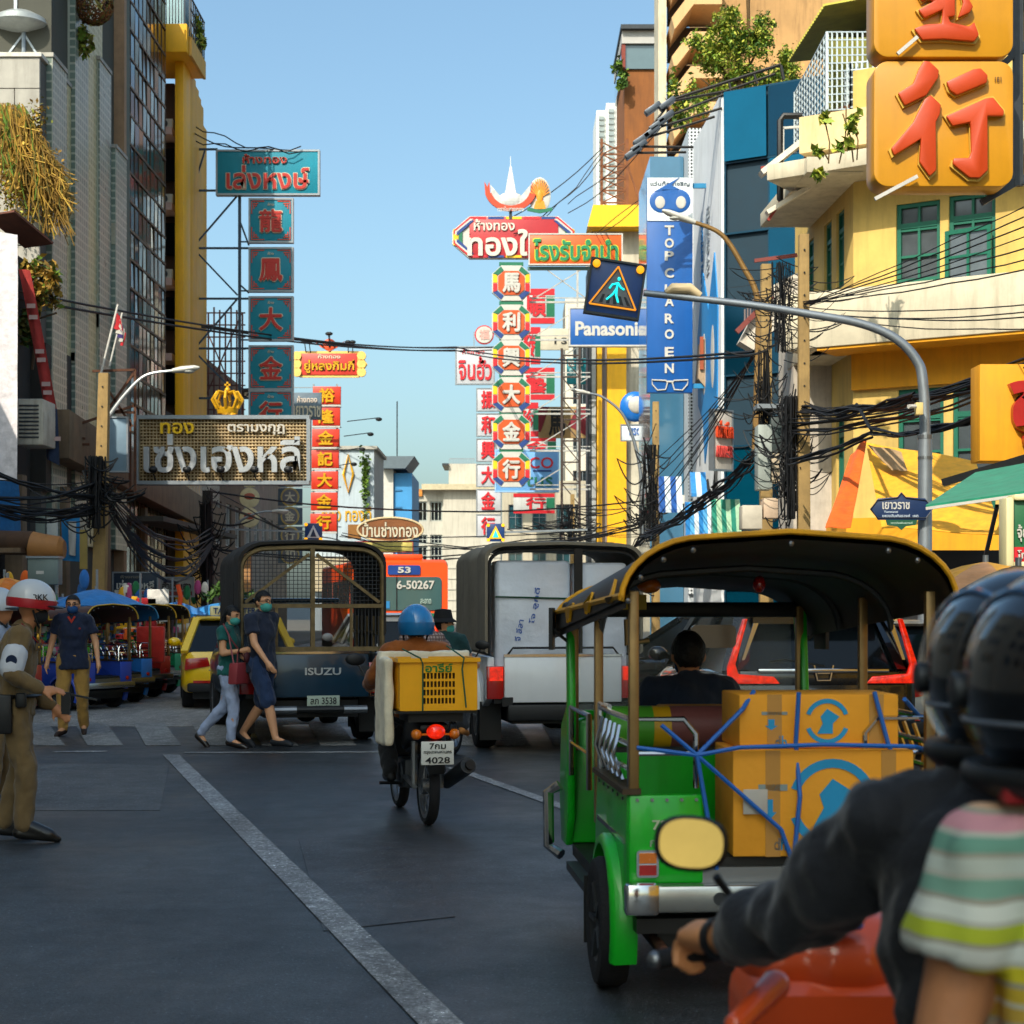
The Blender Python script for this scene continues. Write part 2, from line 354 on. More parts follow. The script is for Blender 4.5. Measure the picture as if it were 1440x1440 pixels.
def row(par, w, h, xs, zs, ww, wh, wallm, fm, gm, thick=.18, nx=2, nz=2, y=0, nm='wall'):
    holes = [(x, x+ww, z, z+wh) for x in xs for z in zs]
    wall_holes(w, h, holes, y, thick).build(nm, wallm, par)
    for a in holes: window(par, *a, y+thick*.5, fm, gm, nx, nz)
def ac(par, x, y, z, rz=0, s=1.):
    b = MB().box((0,0,.3*s), (.8*s,.3*s,.6*s)); o = b.build('air_conditioner', mat('#cfcabd', .6, 0, .2, streak=.4), par, bevel=.015); o.location = (x,y,z); o.rotation_euler = (0,0,rz)
    MB().disc((-.12*s,-.16*s,.3*s),(0,1,0),.23*s,.02).build('fan_grille', mat('#3a3d40', .6, .3), o)
    return o
def plant(par, c, r, n, cols, size=.1, name='foliage', seed=1, flat=1., hang=0):
    rnd = random.Random(seed); b = MB()
    for m in cols: b.use(m)
    cl = [(V((rnd.gauss(0,.45),rnd.gauss(0,.45),rnd.gauss(0,.45)*flat)), rnd.uniform(.2,.45)) for _ in range(14)]
    for i in range(n):
        k, kr = rnd.choice(cl); q = V(c)+V([(k[j]+rnd.gauss(0,kr*.6))*r[j] for j in range(3)])
        if hang: q.z -= abs(rnd.gauss(0,hang))
        a = Matrix.Rotation(rnd.uniform(0,2*PI),4,'Z') @ Matrix.Rotation(rnd.uniform(-1.1,1.1),4,'X') @ Matrix.Rotation(rnd.uniform(-1,1),4,'Y')
        s = size*rnd.uniform(.6,1.4); T = Matrix.Translation(q) @ a
        b.cur = rnd.randrange(len(cols)); b.add([(-s*.35,0,0),(0,-s*.7,0),(s*.35,0,.1*s),(0,s*.7,0)], [(0,1,2,3)], T)
    return b.build(name, None, par, fix=False)
LEAF = [mat('#5d7a22', .6, 0, .3), mat('#86992e', .6, 0, .3), mat('#3c5a20', .6, 0, .3), mat('#a8a83c', .6, 0, .3)]
DRY = [mat('#a07a2c', .8, 0, .3), mat('#7d5f22', .8, 0, .3), mat('#b8953c', .8, 0, .3), mat('#5f5a24', .8, 0, .3)]
# ================================================================ unseen shophouses added on the left, sized to shade the street
SHW = mat('#cfc4b0', .85, 0, .2, .6, streak=.4)
for i, (y0, y1, h, lb) in enumerate(((26,38.5,9,'beside the white banner'), (12,25.6,16,'second along the left pavement'), (-4,11.6,24,'third along the left pavement'), (-46,-4.4,37,'behind the viewer'))):
    t = bld('shophouse', 'tall beige shophouse added out of frame on the left for shade, '+lb, (-13.2,y0,0), PI/2, group='unseen shading shophouses left of the road')
    row(t, y1-y0, h, [1+3*k for k in range(int((y1-y0-2)/3))], [4.5+3.2*k for k in range(int((h-6)/3.2))], 1.8, 1.7, SHW, DKSTEEL, WINGL)
    MB().b2(0,y1-y0,.3,9,0,h).build('core', SHW, t)
    MB().b2(-.1,y1-y0+.1,-.3,9.1,h,h+.4).build('parapet', SHW, t)
YSH = mat('#d9a21e', .8, 0, .12, .6, streak=.3)  # unseen yellow shophouses added on the right for warm bounce light
for i, (y0, y1, h) in enumerate(((-8.6,-24,15),(8.5,-8,13))):
    t = bld('shophouse', 'sunlit yellow shophouse added out of frame on the right for bounce, %s' % ('behind the viewer','beside the viewer')[i], (13.5,y0,0), -PI/2, group='unseen bounce shophouses right of the road')
    row(t, y0-y1, h, [1+3*k for k in range(int((y0-y1-2)/3))], [4.5+3.2*k for k in range(3)], 1.7, 1.6, YSH, DKSTEEL, WINGL); MB().b2(0,y0-y1,.3,8,0,h).build('core', YSH, t); MB().b2(-.1,y0-y1+.1,-.3,8.1,h,h+.4).build('parapet', SHW, t)
# ================================================================ left side of the street
def L_front(px0, px1, ytop, ybot, Y, dep, m, par, nm='wall', xoff=0):
    a, b = at(px0,ytop,Y), at(px1,ybot,Y); return MB().b2(a.x,b.x,Y,Y+dep,max(b.z,0),a.z).build(nm, m, par)
# -- clad block with vine on its roof
STONE = mat('#a39f96', .8, 0, .15, 1.5, .2, 10, streak=.45)
t = bld('clad_block', 'pale stone-clad block with dry vine, left edge beside glass-block tower')
Y = 43.; a = at(-90,80,Y); b = at(56,600,Y)
MB().b2(a.x,b.x,Y+.12,Y+6,0,a.z-.06).build('wall', mat('#5d5a54', .9), t)
cw, chh = 1.12, .76; k = 0
z = a.z
while z > 8.6:
    x = b.x; off = (k % 2)*.55
    xs = [b.x]; x = b.x-cw*(.55 if k % 2 else 1)
    while x > a.x: xs.append(x); x -= cw
    for x1, x0 in zip(xs, xs[1:]+[a.x]):
        MB().b2(x0+.012, x1-.012, Y+random.uniform(0,.012), Y+.12, z-chh+.012, z-.012).build('stone_panel', STONE, t)
    z -= chh; k += 1
MB().b2(a.x,b.x+.05,Y-.05,Y+6,a.z,a.z+.1).build('coping', mat('#c9c5ba', .8, 0, .2, streak=.4), t)
t = bld('roof_kiosk', 'blue-windowed roof kiosk above pale stone block')
q0, q1 = at(-60,78,45), at(60,30,45)
MB().b2(q0.x,q1.x,45.1,48,q0.z-.3,q1.z).build('wall', mat('#3f7f94', .5), t)
for i in range(5):
    x0 = q0.x+.1+i*(q1.x-q0.x-.2)/5; window(t, x0, x0+.38, q0.z+.05, q1.z-.25, 45.02, mat('#6fa9b8', .5), glass('#23424f'), 1, 1, .05)
c = at(28,30,44)
t = bld('saucer_roof_lamp', 'grey saucer-shaped canopy on a post above stone block', (c.x,44,0), 0, 'canopy')
MB().lathe([(.02,c.z+.22),(.35,c.z+.2),(.62,c.z+.06),(.68,c.z-.08),(.6,c.z-.16),(.2,c.z-.26),(.02,c.z-.28)], 28).build('dish', mat('#9aa0a0', .5, .3, .2), t, smooth=True)
MB().tube([(.1,0,c.z-.2),(.1,0,c.z-1.2)], .06).bar((.1,0,c.z-.3),(-.5,0,c.z-1.1),.05).bar((.1,0,c.z-.3),(.6,0,c.z-1.1),.05).bar((-.1,0,c.z+.2),(-.1,0,c.z+1.6),.08).build('post', GALV, t)
t = bld('roof_frame', 'thin rusty red frame above the saucer canopy', cat='frame'); b = MB()
for i in range(5): b.bar(at(-20,-8+i*14,46), at(68,-10+i*14,46), .03)
for x in (45, 64): b.bar(at(x,-30,46), at(x,75,46), .09)
b.build('bars', RUST, t)
# -- glass-block tower made of stepped pilasters
GB = mat('#8f927a', .35, 0, .3, 2, grid=(.2,.2,.03,'#b4ac8e')); GB2 = mat('#a29a70', .4, 0, .35, 2, grid=(.2,.2,.035,'#c0b890')); GBB = mat('#66766c', .3, 0, .3, 2, grid=(.21,.21,.03,'#a8aa9c'))
t = bld('glass_block_tower', 'green-grey glass-block tower with stepped pilasters, left of brown glass tower')
pil = [(56,74,80,43.6,GBB),(73,86,108,44.6,GB2),(86,106,-40,45.6,GBB),(104,114,-40,46.4,GB2),(113,121,-40,47,GB2),(119,127,-40,47.6,GB2),(125,140,84,48.2,GBB),(139,148,200,49,GB2),(148,163,208,49.7,GBB)]
for x0, x1, yt, Yp, m in pil:
    q0, q1 = at(x0,yt,Yp), at(x1,600,Yp); zt = q0.z
    MB().b2(q0.x,q1.x,Yp,Yp+1.4,3.2,zt).build('pilaster', m, t); MB().b2(q0.x-.02,q1.x+.03,Yp-.04,Yp+1.4,zt,zt+.1).build('pilaster_cap', STONE, t)
rnd = random.Random(3)
PL = mat('#a7a28e', .8, 0, .3, 3, streak=.4)
for k in range(16):
    x0, x1, yt, Yp, m = rnd.choice(pil); y = rnd.uniform(max(yt,0)+30, 560); q = at(x0+1, y, Yp); q2 = at(x1-1, y+rnd.uniform(10,30), Yp)
    MB().b2(q.x,q2.x,Yp-.03,Yp+.1,q2.z,q.z).build('patch_panel', PL, t)
WCOL = mat('#d8d2c2', .7, 0, .12, 2, streak=.5)
q0, q1 = at(84,0,47), at(160,212,50.5)
for x0, x1, yt, yb, Yp in ((68,85,-60,104,46.2),(140,160,-60,640,51)):
    u, w = at(x0,yt,Yp), at(x1,yb,Yp); MB().b2(u.x,w.x,Yp,Yp+1,w.z,u.z).build('white_column', WCOL, t)
u, w = at(160,-60,51), at(172,640,51); MB().b2(u.x,w.x,51.2,52,w.z,u.z).build('stair_wall', mat('#4f5a50', .7), t)
for k in range(7): 
    q = at(161,-20+k*48,51); window(t, q.x, q.x+.2, q.z-.8, q.z, 51.1, WCOL, glass('#7f9c92'), 1, 2, .02)
MB().b2(-15,-11.4,44,54,0,20).build('core', mat('#4a4a42', .9), t)
# dry vines hanging on the block, plants below, hanging nest-like basket
t = thing('vine', 'dry golden vine spilling over the pale stone block', 'vine'); 
b = MB(); rv = random.Random(5)
for m in DRY+[LEAF[0]]: b.use(m)
for i in range(900):
    x = rv.uniform(-10,88); top = 150+max(0,(x-30))*1.6+rv.uniform(-6,30); ln = rv.uniform(25,120)*(1.2-abs(x-35)/110)
    Yp = 42.9-rv.uniform(0,1.1); p0 = at(x,top,Yp); pts = [p0]
    for k in range(1,4): pts.append(p0+V((rv.uniform(-.08,.3)*k*.5, rv.uniform(-.05,.05), -ln/58*k/3*rv.uniform(.7,1.2)+.05*k)))
    b.cur = rv.choice([0,0,1,1,2,3,4 if top < 180 else 1]); b.tube(pts, .014, 3, False)
b.build('stems', None, t, fix=False); plant(t, at(35,215,42.5), (.75,.5,.75), 3600, DRY+[LEAF[3]], .08, seed=4, hang=.6)
t = thing('hanging_plant', 'dark brown basket-like plant high on the glass-block tower', 'plant'); b = MB(); rv = random.Random(9)
for m in (mat('#4a2c18', .8), mat('#7a4a22', .8), DRY[3]): b.use(m)
c = at(132,8,46)
for i in range(260):
    a1, a2 = rv.uniform(0,6.3), rv.uniform(-1.3,1.2); d = V((math.cos(a1)*math.cos(a2), math.sin(a1)*math.cos(a2), math.sin(a2)))
    e = d.orthogonal().normalized(); e.rotate(Matrix.Rotation(rv.uniform(0,6),3,d)); b.cur = rv.randrange(3)
    b.tube([c+d*.42+e*-.25, c+d*.5, c+d*.42+e*.25], .018, 3, False)
b.build('stems', None, t, fix=False); plant(t, at(118,58,46), (.18,.2,.45), 160, [LEAF[0], DRY[3], LEAF[3]], .16, seed=11)
# white banner, blue tarp, red-blue vertical banner
t = bld('banner_building', 'dark shophouse behind white hanging banner at left edge'); u, w = at(-90,330,39.6), at(60,860,39.6)
MB().b2(u.x,w.x-1.2,40,43,0,u.z).build('wall', mat('#2c2a28', .9, 0, .3), t)
MB().bar(at(0,300,39.5),at(55,345,40.5),.9,.05).build('awning', mat('#5a3326', .8, 0, .4), t)
def banner(name, label, pts, m, wav=.03, nx=8, nz=20, th=.01, cat='banner'):
    """four world corners (tl,tr,br,bl) -> rippled cloth with thickness"""
    tl, tr, br, bl = [V(q) for q in pts]; n = (tr-tl).cross(bl-tl).normalized(); b = MB(); vs = []
    for s in (0, 1):
        for j in range(nz+1):
            for i in range(nx+1):
                u, v = i/nx, j/nz; q = tl.lerp(tr,u).lerp(bl.lerp(br,u), v)
                vs.append(q+n*(wav*(math.sin(u*7+v*3)+.6*noise.noise(V((u*4,v*6,wav*90))))+s*th))
    N = (nx+1)*(nz+1); fs = []
    for j in range(nz):
        for i in range(nx):
            a = j*(nx+1)+i; fs += [(a,a+1,a+nx+2,a+nx+1), (N+a+nx+1,N+a+nx+2,N+a+1,N+a)]
    o = b.add(vs, fs).build(name, m, None, smooth=True, fix=False, ang=80); return tag(o, label, cat)
banner('banner', 'plain white cloth banner hanging at the left edge', [at(-60,318,39.2),at(24,330,39.2),at(24,676,39.2),at(-60,670,39.2)], cloth('#dcd6d8'), .05)
banner('tarp', 'crumpled blue tarp hanging below white banner', [at(-60,672,39),at(24,678,39),at(30,755,39.1),at(-60,750,39)], cloth('#1b5c94', bump=.9), .12, 12, 10, cat='tarp')
o = banner('banner', 'narrow red and navy vertical banner right of white banner', [at(26,378,41.5),at(42,380,41.5),at(80,575,41.5),at(62,570,41.5)], cloth('#9c2f2a'), .03)
o2 = banner('navy_end', '', [at(62,570,41.49),at(80,575,41.49),at(84,655,41.49),at(65,645,41.49)], cloth('#26344e'), .03, nz=8); o2.parent = o; del o2['label']; del o2['category']
for z in (430,446,494,506,540,552,617):
    q = at(38+(z-400)*.19,z,41.38); MB().box((0,0,0),(.2,.006,.1)).build('printed_mark', mat('#b89a94', .8), o, loc=q)
u = at(24,565,40.6)
t = thing('air_conditioner', 'white weathered air conditioner box beside the red banner', 'air conditioner', (u.x,40.4,u.z-1.0))
MB().b2(0,.65,0,1.1,0,1.05).build('casing', mat('#b8b2a2', .7, 0, .25, streak=.6), t, bevel=.03)
b = MB(); 
for i in range(9): b.b2(.1,.55,-.015,.0,.15+i*.09,.19+i*.09)
b.build('louvre', DKSTEEL, t)
t = thing('roadside_bush', 'dry leafy climber below vine, beside the red banner', 'plant'); plant(t, at(60,400,42), (.35,.4,.7), 700, DRY+[LEAF[0]], .14, seed=6); plant(t, at(30,455,42), (.3,.3,.5), 300, [LEAF[2],DRY[3]], .14, seed=8).name = 'foliage'
MB().tube([at(45,520,42),at(55,430,42),at(48,370,42)], .04, 5).tube([at(50,450,42),at(80,440,42)], .025, 5).build('stem', mat('#4a3a28', .9), t)
# -- brown glass curtain-wall tower
Yg0, Yg1, Xg = 51.2, 57.6, -11.25
t = bld('brown_glass_tower', 'tall brown glass curtain-wall tower left of yellow-finned building', (Xg,Yg0,0), PI/2)
MUL = mat('#4a3a2a', .5, .5, .2)
H = 21.6; MB().b2(0,Yg1-Yg0,.1,6,0,H).build('core', mat('#2a2622', .9), t)
nx, dz = 11, .845; dx = (Yg1-Yg0)/nx
gms = [mat(c, .12, .85, .1, 1.2) for c in ('#5a4a1c','#6e5618','#3a3a2a','#2e4654','#4a7488')]  # blue and gold tints coloured in as sky and yellow reflections
pm = [MB().b2(-dx/2+.03,dx/2-.03,-.01,.01,.03,dz-.03).build('pane', g, t, loc=(-2-i,3,-5)) for i, g in enumerate(gms)]
for j in range(int(H/dz)):
    for i in range(nx):
        g = 3 if (i < 4 and rnd.random() < .6) else rnd.choice((0,0,1,1,2))
        if i < 3 and rnd.random() < .5: g = 4
        inst(pm[g], t, (dx*(i+.5), .0, j*dz), (rnd.uniform(-.02,.02), 0, rnd.uniform(-.03,.03)))
for o in pm: bpy.data.objects.remove(o)
for i in range(nx+1): MB().b2(dx*i-.02,dx*i+.02,-.025,.02,0,H).build('mullion', MUL, t)
for j in range(int(H/dz)+1): MB().b2(0,Yg1-Yg0,-.04,-.002,j*dz-.035,j*dz+.035).build('transom', MUL, t)
MB().b2(-.3,0,-.15,.6,0,H).build('edge_column', mat('#9a7a5c', .7, 0, .2, streak=.3), t)
# -- building with yellow fins
YEL = mat('#e8a800', .55, 0, .1, 1.5, streak=.18); YELD = mat('#d79b08', .6, 0, .12, 1.5, streak=.25)
t = bld('yellow_finned_building', 'building with tall yellow fins and balcony cap beside brown glass tower')
u, w = at(229,80,60.5), at(245,800,60.5); MB().b2(u.x-.6,w.x,60.5,66,0,19.4).build('recess_wall', mat('#4a3428', .85, 0, .3, streak=.4), t)
for y in (185, 290, 395, 500, 600):
    q = at(229,y,60); MB().b2(q.x-.3,q.x+.42,59.4,60.6,q.z-.25,q.z).build('slab', mat('#c9a79a', .8, 0, .2), t); 
    if y != 500: ac(t, q.x+.18, 59.7, q.z, 0, .55)
    MB().b2(q.x-.2,q.x+.4,60.3,60.5,q.z-1.6,q.z-.5).build('recess_window', WINDK, t)
for k, (x0, x1, Yp) in enumerate(((246,258,59.2),(259,266,60.6),(266,270.5,61.8),(270,274,62.9),(273,277.5,64))):
    q0, q1 = at(x0,70,Yp), at(x1,760,Yp); MB().b2(q0.x,q1.x,Yp,Yp+1.3,0,19.9).build('fin', YEL if k == 0 else YELD, t, bevel=.02)
MB().b2(-14,-11.42,61.6,66.5,0,19.4).build('core', YELD, t)
q0, q1 = at(229,33,58.2), at(263,73,58.2); z0, z1 = q1.z, q0.z
MB().b2(q0.x-1,q1.x,58.2,61.2,z0,z1).build('balcony_cap', YEL, t, bevel=.03); MB().b2(q1.x+.01,q1.x+.1,58.5,61.2,z0-.02,z1-.35).build('cap_edge', mat('#cfa04a', .7, 0, .15, streak=.3), t)
b = MB()
for i in range(9): b.bar((q1.x+.05,58.4+i*.34,z1-.35),(q1.x+.05,58.4+i*.34,z1+1.0),.04)
for z in (.2,.6,1.0): b.bar((q1.x+.05,58.4,z1+z),(q1.x+.05,61.2,z1+z),.04)
for i in range(8): b.bar((q0.x+i*.1,58.3,z1),(q0.x+i*.1,58.3,z1+1.8),.025)
b.build('railing', DKSTEEL, t); plant(t, (q1.x+.05,60,z1+.2), (.15,1.0,.4), 300, LEAF, .16, seed=21)
MB().b2(q0.x+.02,q0.x+.6,58.6,60,z1,z1+1.9).build('roof_cage', mat('#7f9aa0', .5, .4), t)
# -- low arcade with balcony and dark shop openings under the towers
BRN = mat('#74604a', .85, 0, .3, 1.5, .3, 8, streak=.5)
t = bld('arcade_block', 'dark brown arcaded shopfronts with balcony, behind the parked tuk-tuks')
def arc(x, y): return (x, y)
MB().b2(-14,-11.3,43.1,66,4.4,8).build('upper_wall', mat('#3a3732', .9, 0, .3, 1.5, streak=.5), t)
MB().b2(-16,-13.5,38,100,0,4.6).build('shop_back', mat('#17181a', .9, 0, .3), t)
for Yp in (40.5,44.5,49.,54.,59.5,65.5): MB().b2(-11.5,-11.1,Yp-.2,Yp+.2,0,4.6).build('pillar', BRN, t, bevel=.02)
MB().prismx([(43.2,6.4),(66,5.2),(66,4.2),(43.2,5.2)], -11.4, -10.75).build('balcony', BRN, t, bevel=.03)
b = MB()
for i in range(46): b.bar((-10.8,52+i*.3,5.4),(-10.8,52+i*.3,6.5),.03)
b.bar((-10.8,52,6.5),(-10.8,66,6.5),.06); b.build('balcony_rail', WHITE, t)
MB().b2(-11.3,-10.2,52,66,4.1,4.25).build('canopy', mat('#4a4640', .8, 0, .3, streak=.4), t)
for k, (x0,x1,y0,y1,Yp) in enumerate(((112,122,745,800,42),(50,62,725,770,41.5),(66,80,728,772,41.6),(137,150,742,785,44))):
    u, w = at(x0,y0,Yp), at(x1,y1,Yp); MB().b2(u.x,w.x,Yp,Yp+.1,w.z,u.z).build('shop_board', [mat('#a08a4a', .7), mat('#8a9488', .7), mat('#c8c8c0', .7), mat('#8a6a30', .7, 0, .4)][k], t)
def board(name, label, x0, y0, x1, y1, Y, m, frame=None, dep=.15, yaw=0, cat='sign', grp=None, bev=0.01):
    a, b = at(x0,y0,Y), at(x1,y1,Y); w, h = (b.x-a.x), a.z-b.z; t = thing(name, label, cat, ((a.x+b.x)/2, Y, (a.z+b.z)/2), yaw, grp)
    MB().box((0,dep/2,0),(w,dep,h)).build('panel', m, t, bevel=bev)
    if frame:
        f = .03*min(w,h)+.02; q = MB(); q.b2(-w/2-f,w/2+f,-.03,dep+.01,h/2,h/2+f); q.b2(-w/2-f,w/2+f,-.03,dep+.01,-h/2-f,-h/2); q.b2(-w/2-f,-w/2,-.03,dep+.01,-h/2,h/2); q.b2(w/2,w/2+f,-.03,dep+.01,-h/2,h/2); q.build('frame', frame, t)
    return t, w, h
t, w, h = board('shop_sign', 'dark blue shop sign with white Thai script under the arcade', 160,806,221,836,46, mat('#1c2c3e', .5), GALV)
txt('เซ่งเฮงหลี', t, 0, -.02, w*.86, h*.42, WHITE); txt('ห้างทอง', t, -.1, h*.33, w*.5, h*.15, mat('#6d6a60', .6)); MB().b2(-w/2+.02,w/2-.02,-.012,0,-h/2+.02,-h/2+h*.22).build('strip', WHITE, t); txt('成興利人金行', t, 0, -h*.39, w*.8, h*.13, mat('#a02018', .6), y=-.02, d=.006)
t, w, h = board('shop_sign', 'grey and red shop sign right of the dark blue sign', 226,813,271,838,50, mat('#8c8a86', .6, 0, .3), GALV)
txt('ฮั่วเซ่งเฮง', t, 0, h*.1, w*.9, h*.5, mat('#2a2422', .6)); MB().b2(-w/2+.02,w/2-.02,-.012,0,-h/2+.02,-h/2+h*.25).build('strip', mat('#6a2a28', .6), t)
banner('shop_banner', 'bright blue shop banner with white panel behind left pole', [at(86,728,42.5),at(112,727,42.5),at(112,790,42.5),at(88,788,42.5)], mat('#1878b0', .6), .01)
o = banner('poster', '', [at(96,733,42.4),at(107,733,42.4),at(106,782,42.4),at(97,780,42.4)], WHITE, .01); tag(o, 'white poster on the bright blue shop banner', 'poster')
t = thing('rolled_awning', 'rolled tan shop awning with brown frame at left edge', 'awning'); u = at(88,762,38)
MB().tube([at(-40,762,38.2),at(46,764,38.2)], .26, 16).build('roll', mat('#4c3524', .8, 0, .4), t, smooth=True)
MB().tube([at(44,767,38),at(62,770,38),at(84,772,38),at(91,772,38)], [.3,.29,.27,.18], 20).build('drum', mat('#a5713c', .6, 0, .15), t, smooth=True)
MB().b2(-12.2,-10.4,37.6,38.6,2.75,2.85).build('arm', BRN, t)
t = thing('electric_cabinet', 'grey-green electric cabinet on a pole behind the police officer', 'cabinet', at(60,822,33))
w, h = 43/FP*33, 37/FP*33; MB().b2(-w/2,w/2,0,.35,0,h).build('casing', mat('#6f7d78', .5, .2, .12, streak=.2), t, bevel=.02); MB().b2(-w/2-.02,w/2+.02,-.03,.38,h,h+.04).build('lid', GALV, t)
MB().b2(-.12,.02,-.006,0,h*.4,h*.52).build('label_plate', WHITE, t); MB().tube([(.18,.2,0),(.2,.2,-.15),(.1,.2,-.22),(-.02,.2,-.15),(-.05,.2,-.1)], .025).tube([(-.05,.2,0),(-.05,.2,-at(60,822,33).z)], .045).build('conduit', GALV, t)
# ================================================================ left hanging signs
TEAL = mat('#008096', .6, 0, .14, 1., streak=.12); RED = mat('#b3261c', .45, 0, .1); ORED = mat('#c8401a', .45, 0, .1); GOLD = mat('#d9a21c', .35, .3, .15); CREAM = mat('#c4baa2', .5, 0, .08)
OR = mat('#c24c12', .45, 0, .14, streak=.12); GRN = mat('#15684a', .45, 0, .1); BLU = mat('#1a3a78', .45, 0, .1); CRED = mat('#c01c28', .45, 0, .1); YL = mat('#e8b80c', .45, 0, .08)
def outline_txt(s, t, x, z, w, h, m, mo, y=-.02, bold=None, g=1.05):
    k = .05*min(h, w); txt(s, t, x, z, w+k*1.6, h+k*1.6, mo, y=y, d=.02, bold=(bold or .018)+.025, name='lettering_outline'); return txt(s, t, x, z, w, h, m, y=y-.02, d=.03, bold=bold)
Ys = 63.
t, w, h = board('shop_sign', 'wide teal gold-shop sign with red Thai script, topmost on left', 306,213,447,272,Ys, TEAL, GALV, .25)
outline_txt('เล่งหงษ์', t, 0, -h*.12, w*.82, h*.56, RED, CREAM); outline_txt('ห้างทอง', t, -.1, h*.32, w*.44, h*.22, RED, CREAM)
for k, (yc, ch) in enumerate(((310,'龍'),(379,'鳳'),(448,'大'),(517,'金'),(580,'行'))):
    t, w, h = board('hanging_sign', 'square teal sign with red character, %s below the wide teal sign' % ('first','second','third','fourth','fifth')[k], 352,yc-29,410,yc+29,Ys, TEAL, GALV, .2, grp='teal square sign panels')
    outline_txt(ch, t, 0, -.02, w*.56, h*.56, RED, CREAM, bold=.025)
    txt('ห้าง', t, 0, h*.39, w*.15, h*.07, CREAM, d=.01)
    b = MB()
    for sx in (-1,1):
        for sz in (-1,1):
            def bb(x0,x1,z0,z1): b.b2(*(sorted((sx*x0*w,sx*x1*w))), -.025, -.002, *(sorted((sz*z0*h,sz*z1*h))))
            bb(.16,.47,.455,.475); bb(.455,.475,.16,.454); bb(.3,.44,.40,.42); bb(.40,.42,.28,.399); bb(.34,.36,.34,.399); bb(.361,.399,.34,.36)
    b.build('corner_ornament', ORED, t)
t = thing('sign_scaffold', 'blue-grey steel truss holding the teal signs off the yellow fins', 'truss'); b = MB()
A = lambda x, y: at(x,y,Ys+.3)
for y in (210,268,349,420,490,560): b.bar(A(268,y),A(350 if y > 300 else 306,y),.07)
b.bar(A(337,272),A(337,640),.1); b.bar(A(269,210),A(269,640),.08)
for x0,y0,x1,y1 in ((334,275,272,347),(274,352,334,415),(334,420,274,490),(274,495,334,555),(288,212,272,265),(337,310,350,345),(337,400,350,412)): b.bar(A(x0,y0),A(x1,y1),.06)
for y in (340,409,478,547): b.bar(A(337,y),A(413,y),.05)
b.build('bars', mat('#3a4c5c', .5, .5, .25), t)
# large mesh sign
Yb = 48.
t, w, h = board('shop_sign', 'rusty grid sign board with silver Thai letters above arcade', 197,590,432,677,Yb, mat('#6e5228', .9, 0, .5), None, .08)
t['label'] = 'big rusty grid sign board with silver Thai script above the arcade'
b = MB()
for i in range(50): b.bar((-w/2+w*i/49,-.05,-h/2),(-w/2+w*i/49,-.05,h/2),.03,.03)
for j in range(20): b.bar((-w/2,-.08,-h/2+h*j/19),(w/2,-.08,-h/2+h*j/19),.03,.03)
b.build('lattice', mat('#b8a078', .65, .15, .4, 2, streak=.3), t)
b = MB(); b.b2(-w/2-.08,w/2+.08,-.2,.15,h/2,h/2+.1); b.b2(-w/2-.08,w/2+.08,-.3,.2,-h/2-.1,-h/2); b.b2(w/2,w/2+.1,-.2,.15,-h/2,h/2); b.b2(-w/2-.1,-w/2,-.2,.15,-h/2,h/2); b.build('frame', GALV, t)
SIL = mat('#c6c9cc', .3, .6, .2, 2)
txt('เซ่งเฮงหลี', t, .0, -h*.06, w*.93, h*.62, SIL, y=-.2, d=.12, bold=.022); txt('ทอง', t, -w*.27, h*.35, w*.2, h*.18, YL, y=-.14, d=.08); txt('ตรามงกุฎ', t, w*.2, h*.33, w*.34, h*.17, mat('#b6b0a4', .5), y=-.14, d=.06)
b = MB()
for i in range(5): q = -w*.4+i*w*.2; b.ell((q,-.5,-h*.33),(.12,.1,.09)).tube([(q,-.45,-h*.4),(q,-.1,-h/2)],.02,5)
b.build('spotlight', BLACK, t)
c = at(319,577,Yb)   # gold crown
t = thing('crown_emblem', 'gold crown emblem standing on the rusty grid sign', 'emblem', (c.x,Yb+.1,c.z)); b = MB()
r = .36
b.lathe([(r*.75,-.08),(r*.8,.0),(r*.82,.06),(r*.75,.08)], 20)
for i in range(8):
    a = i*PI/4; b.tube([(r*.78*math.cos(a),r*.78*math.sin(a),.06),(r*1.15*math.cos(a),r*1.15*math.sin(a),.3),(r*.8*math.cos(a),r*.8*math.sin(a),.5),(0,0,.46)], .045, 6)
b.ell((0,0,.56),.08); b.bar((0,0,.58),(0,0,.78),.05); b.bar((-.08,0,.7),(.08,0,.7),.05)
b.build('crown', GOLD, t, smooth=True)
t, w, h = board('panel_box', 'plain grey-blue steel panel left of the rusty grid sign', 143,588,178,662,44, mat('#6d8494', .5, .2, .12), GALV, .12, cat='panel')
t = thing('rusty_scaffold', 'rusty steel frame around the grey-blue panel and rusty sign', 'frame'); b = MB(); A = lambda x,y: at(x,y,44.5)
for s in (((130,522),(190,520)),((190,520),(190,700)),((183,590),(183,690)),((140,530),(186,600)),((188,525),(142,590)),((100,600),(190,570)),((90,612),(120,617)),((110,625),(126,625)),((145,580),(190,580))): b.bar(A(*s[0]),A(*s[1]),.06)
b.build('bars', RUST, t)
# Thai flags on slanted poles
t = thing('flag', 'striped red white and blue flag on slanted twin poles', 'flag'); b = MB(); b.tube([at(142,525,43),at(166,428,43)],.03,6).tube([at(154,515,43),at(172,440,43)],.025,6).build('pole', WHITE, t)
for i, m in enumerate((mat('#b0242c', .8), WHITE, mat('#3c2f6a', .8), WHITE, mat('#b0242c', .8))):
    o = banner('stripe', '', [at(164-i*.5+i*2.4,440+i*6,43),at(167+i*2.2,444+i*6,42.8),at(173,466+i*5,42.8),at(160+i*2.2,462+i*6,43)], m, .02, 4, 6); del o['label']; del o['category']; o.parent = t
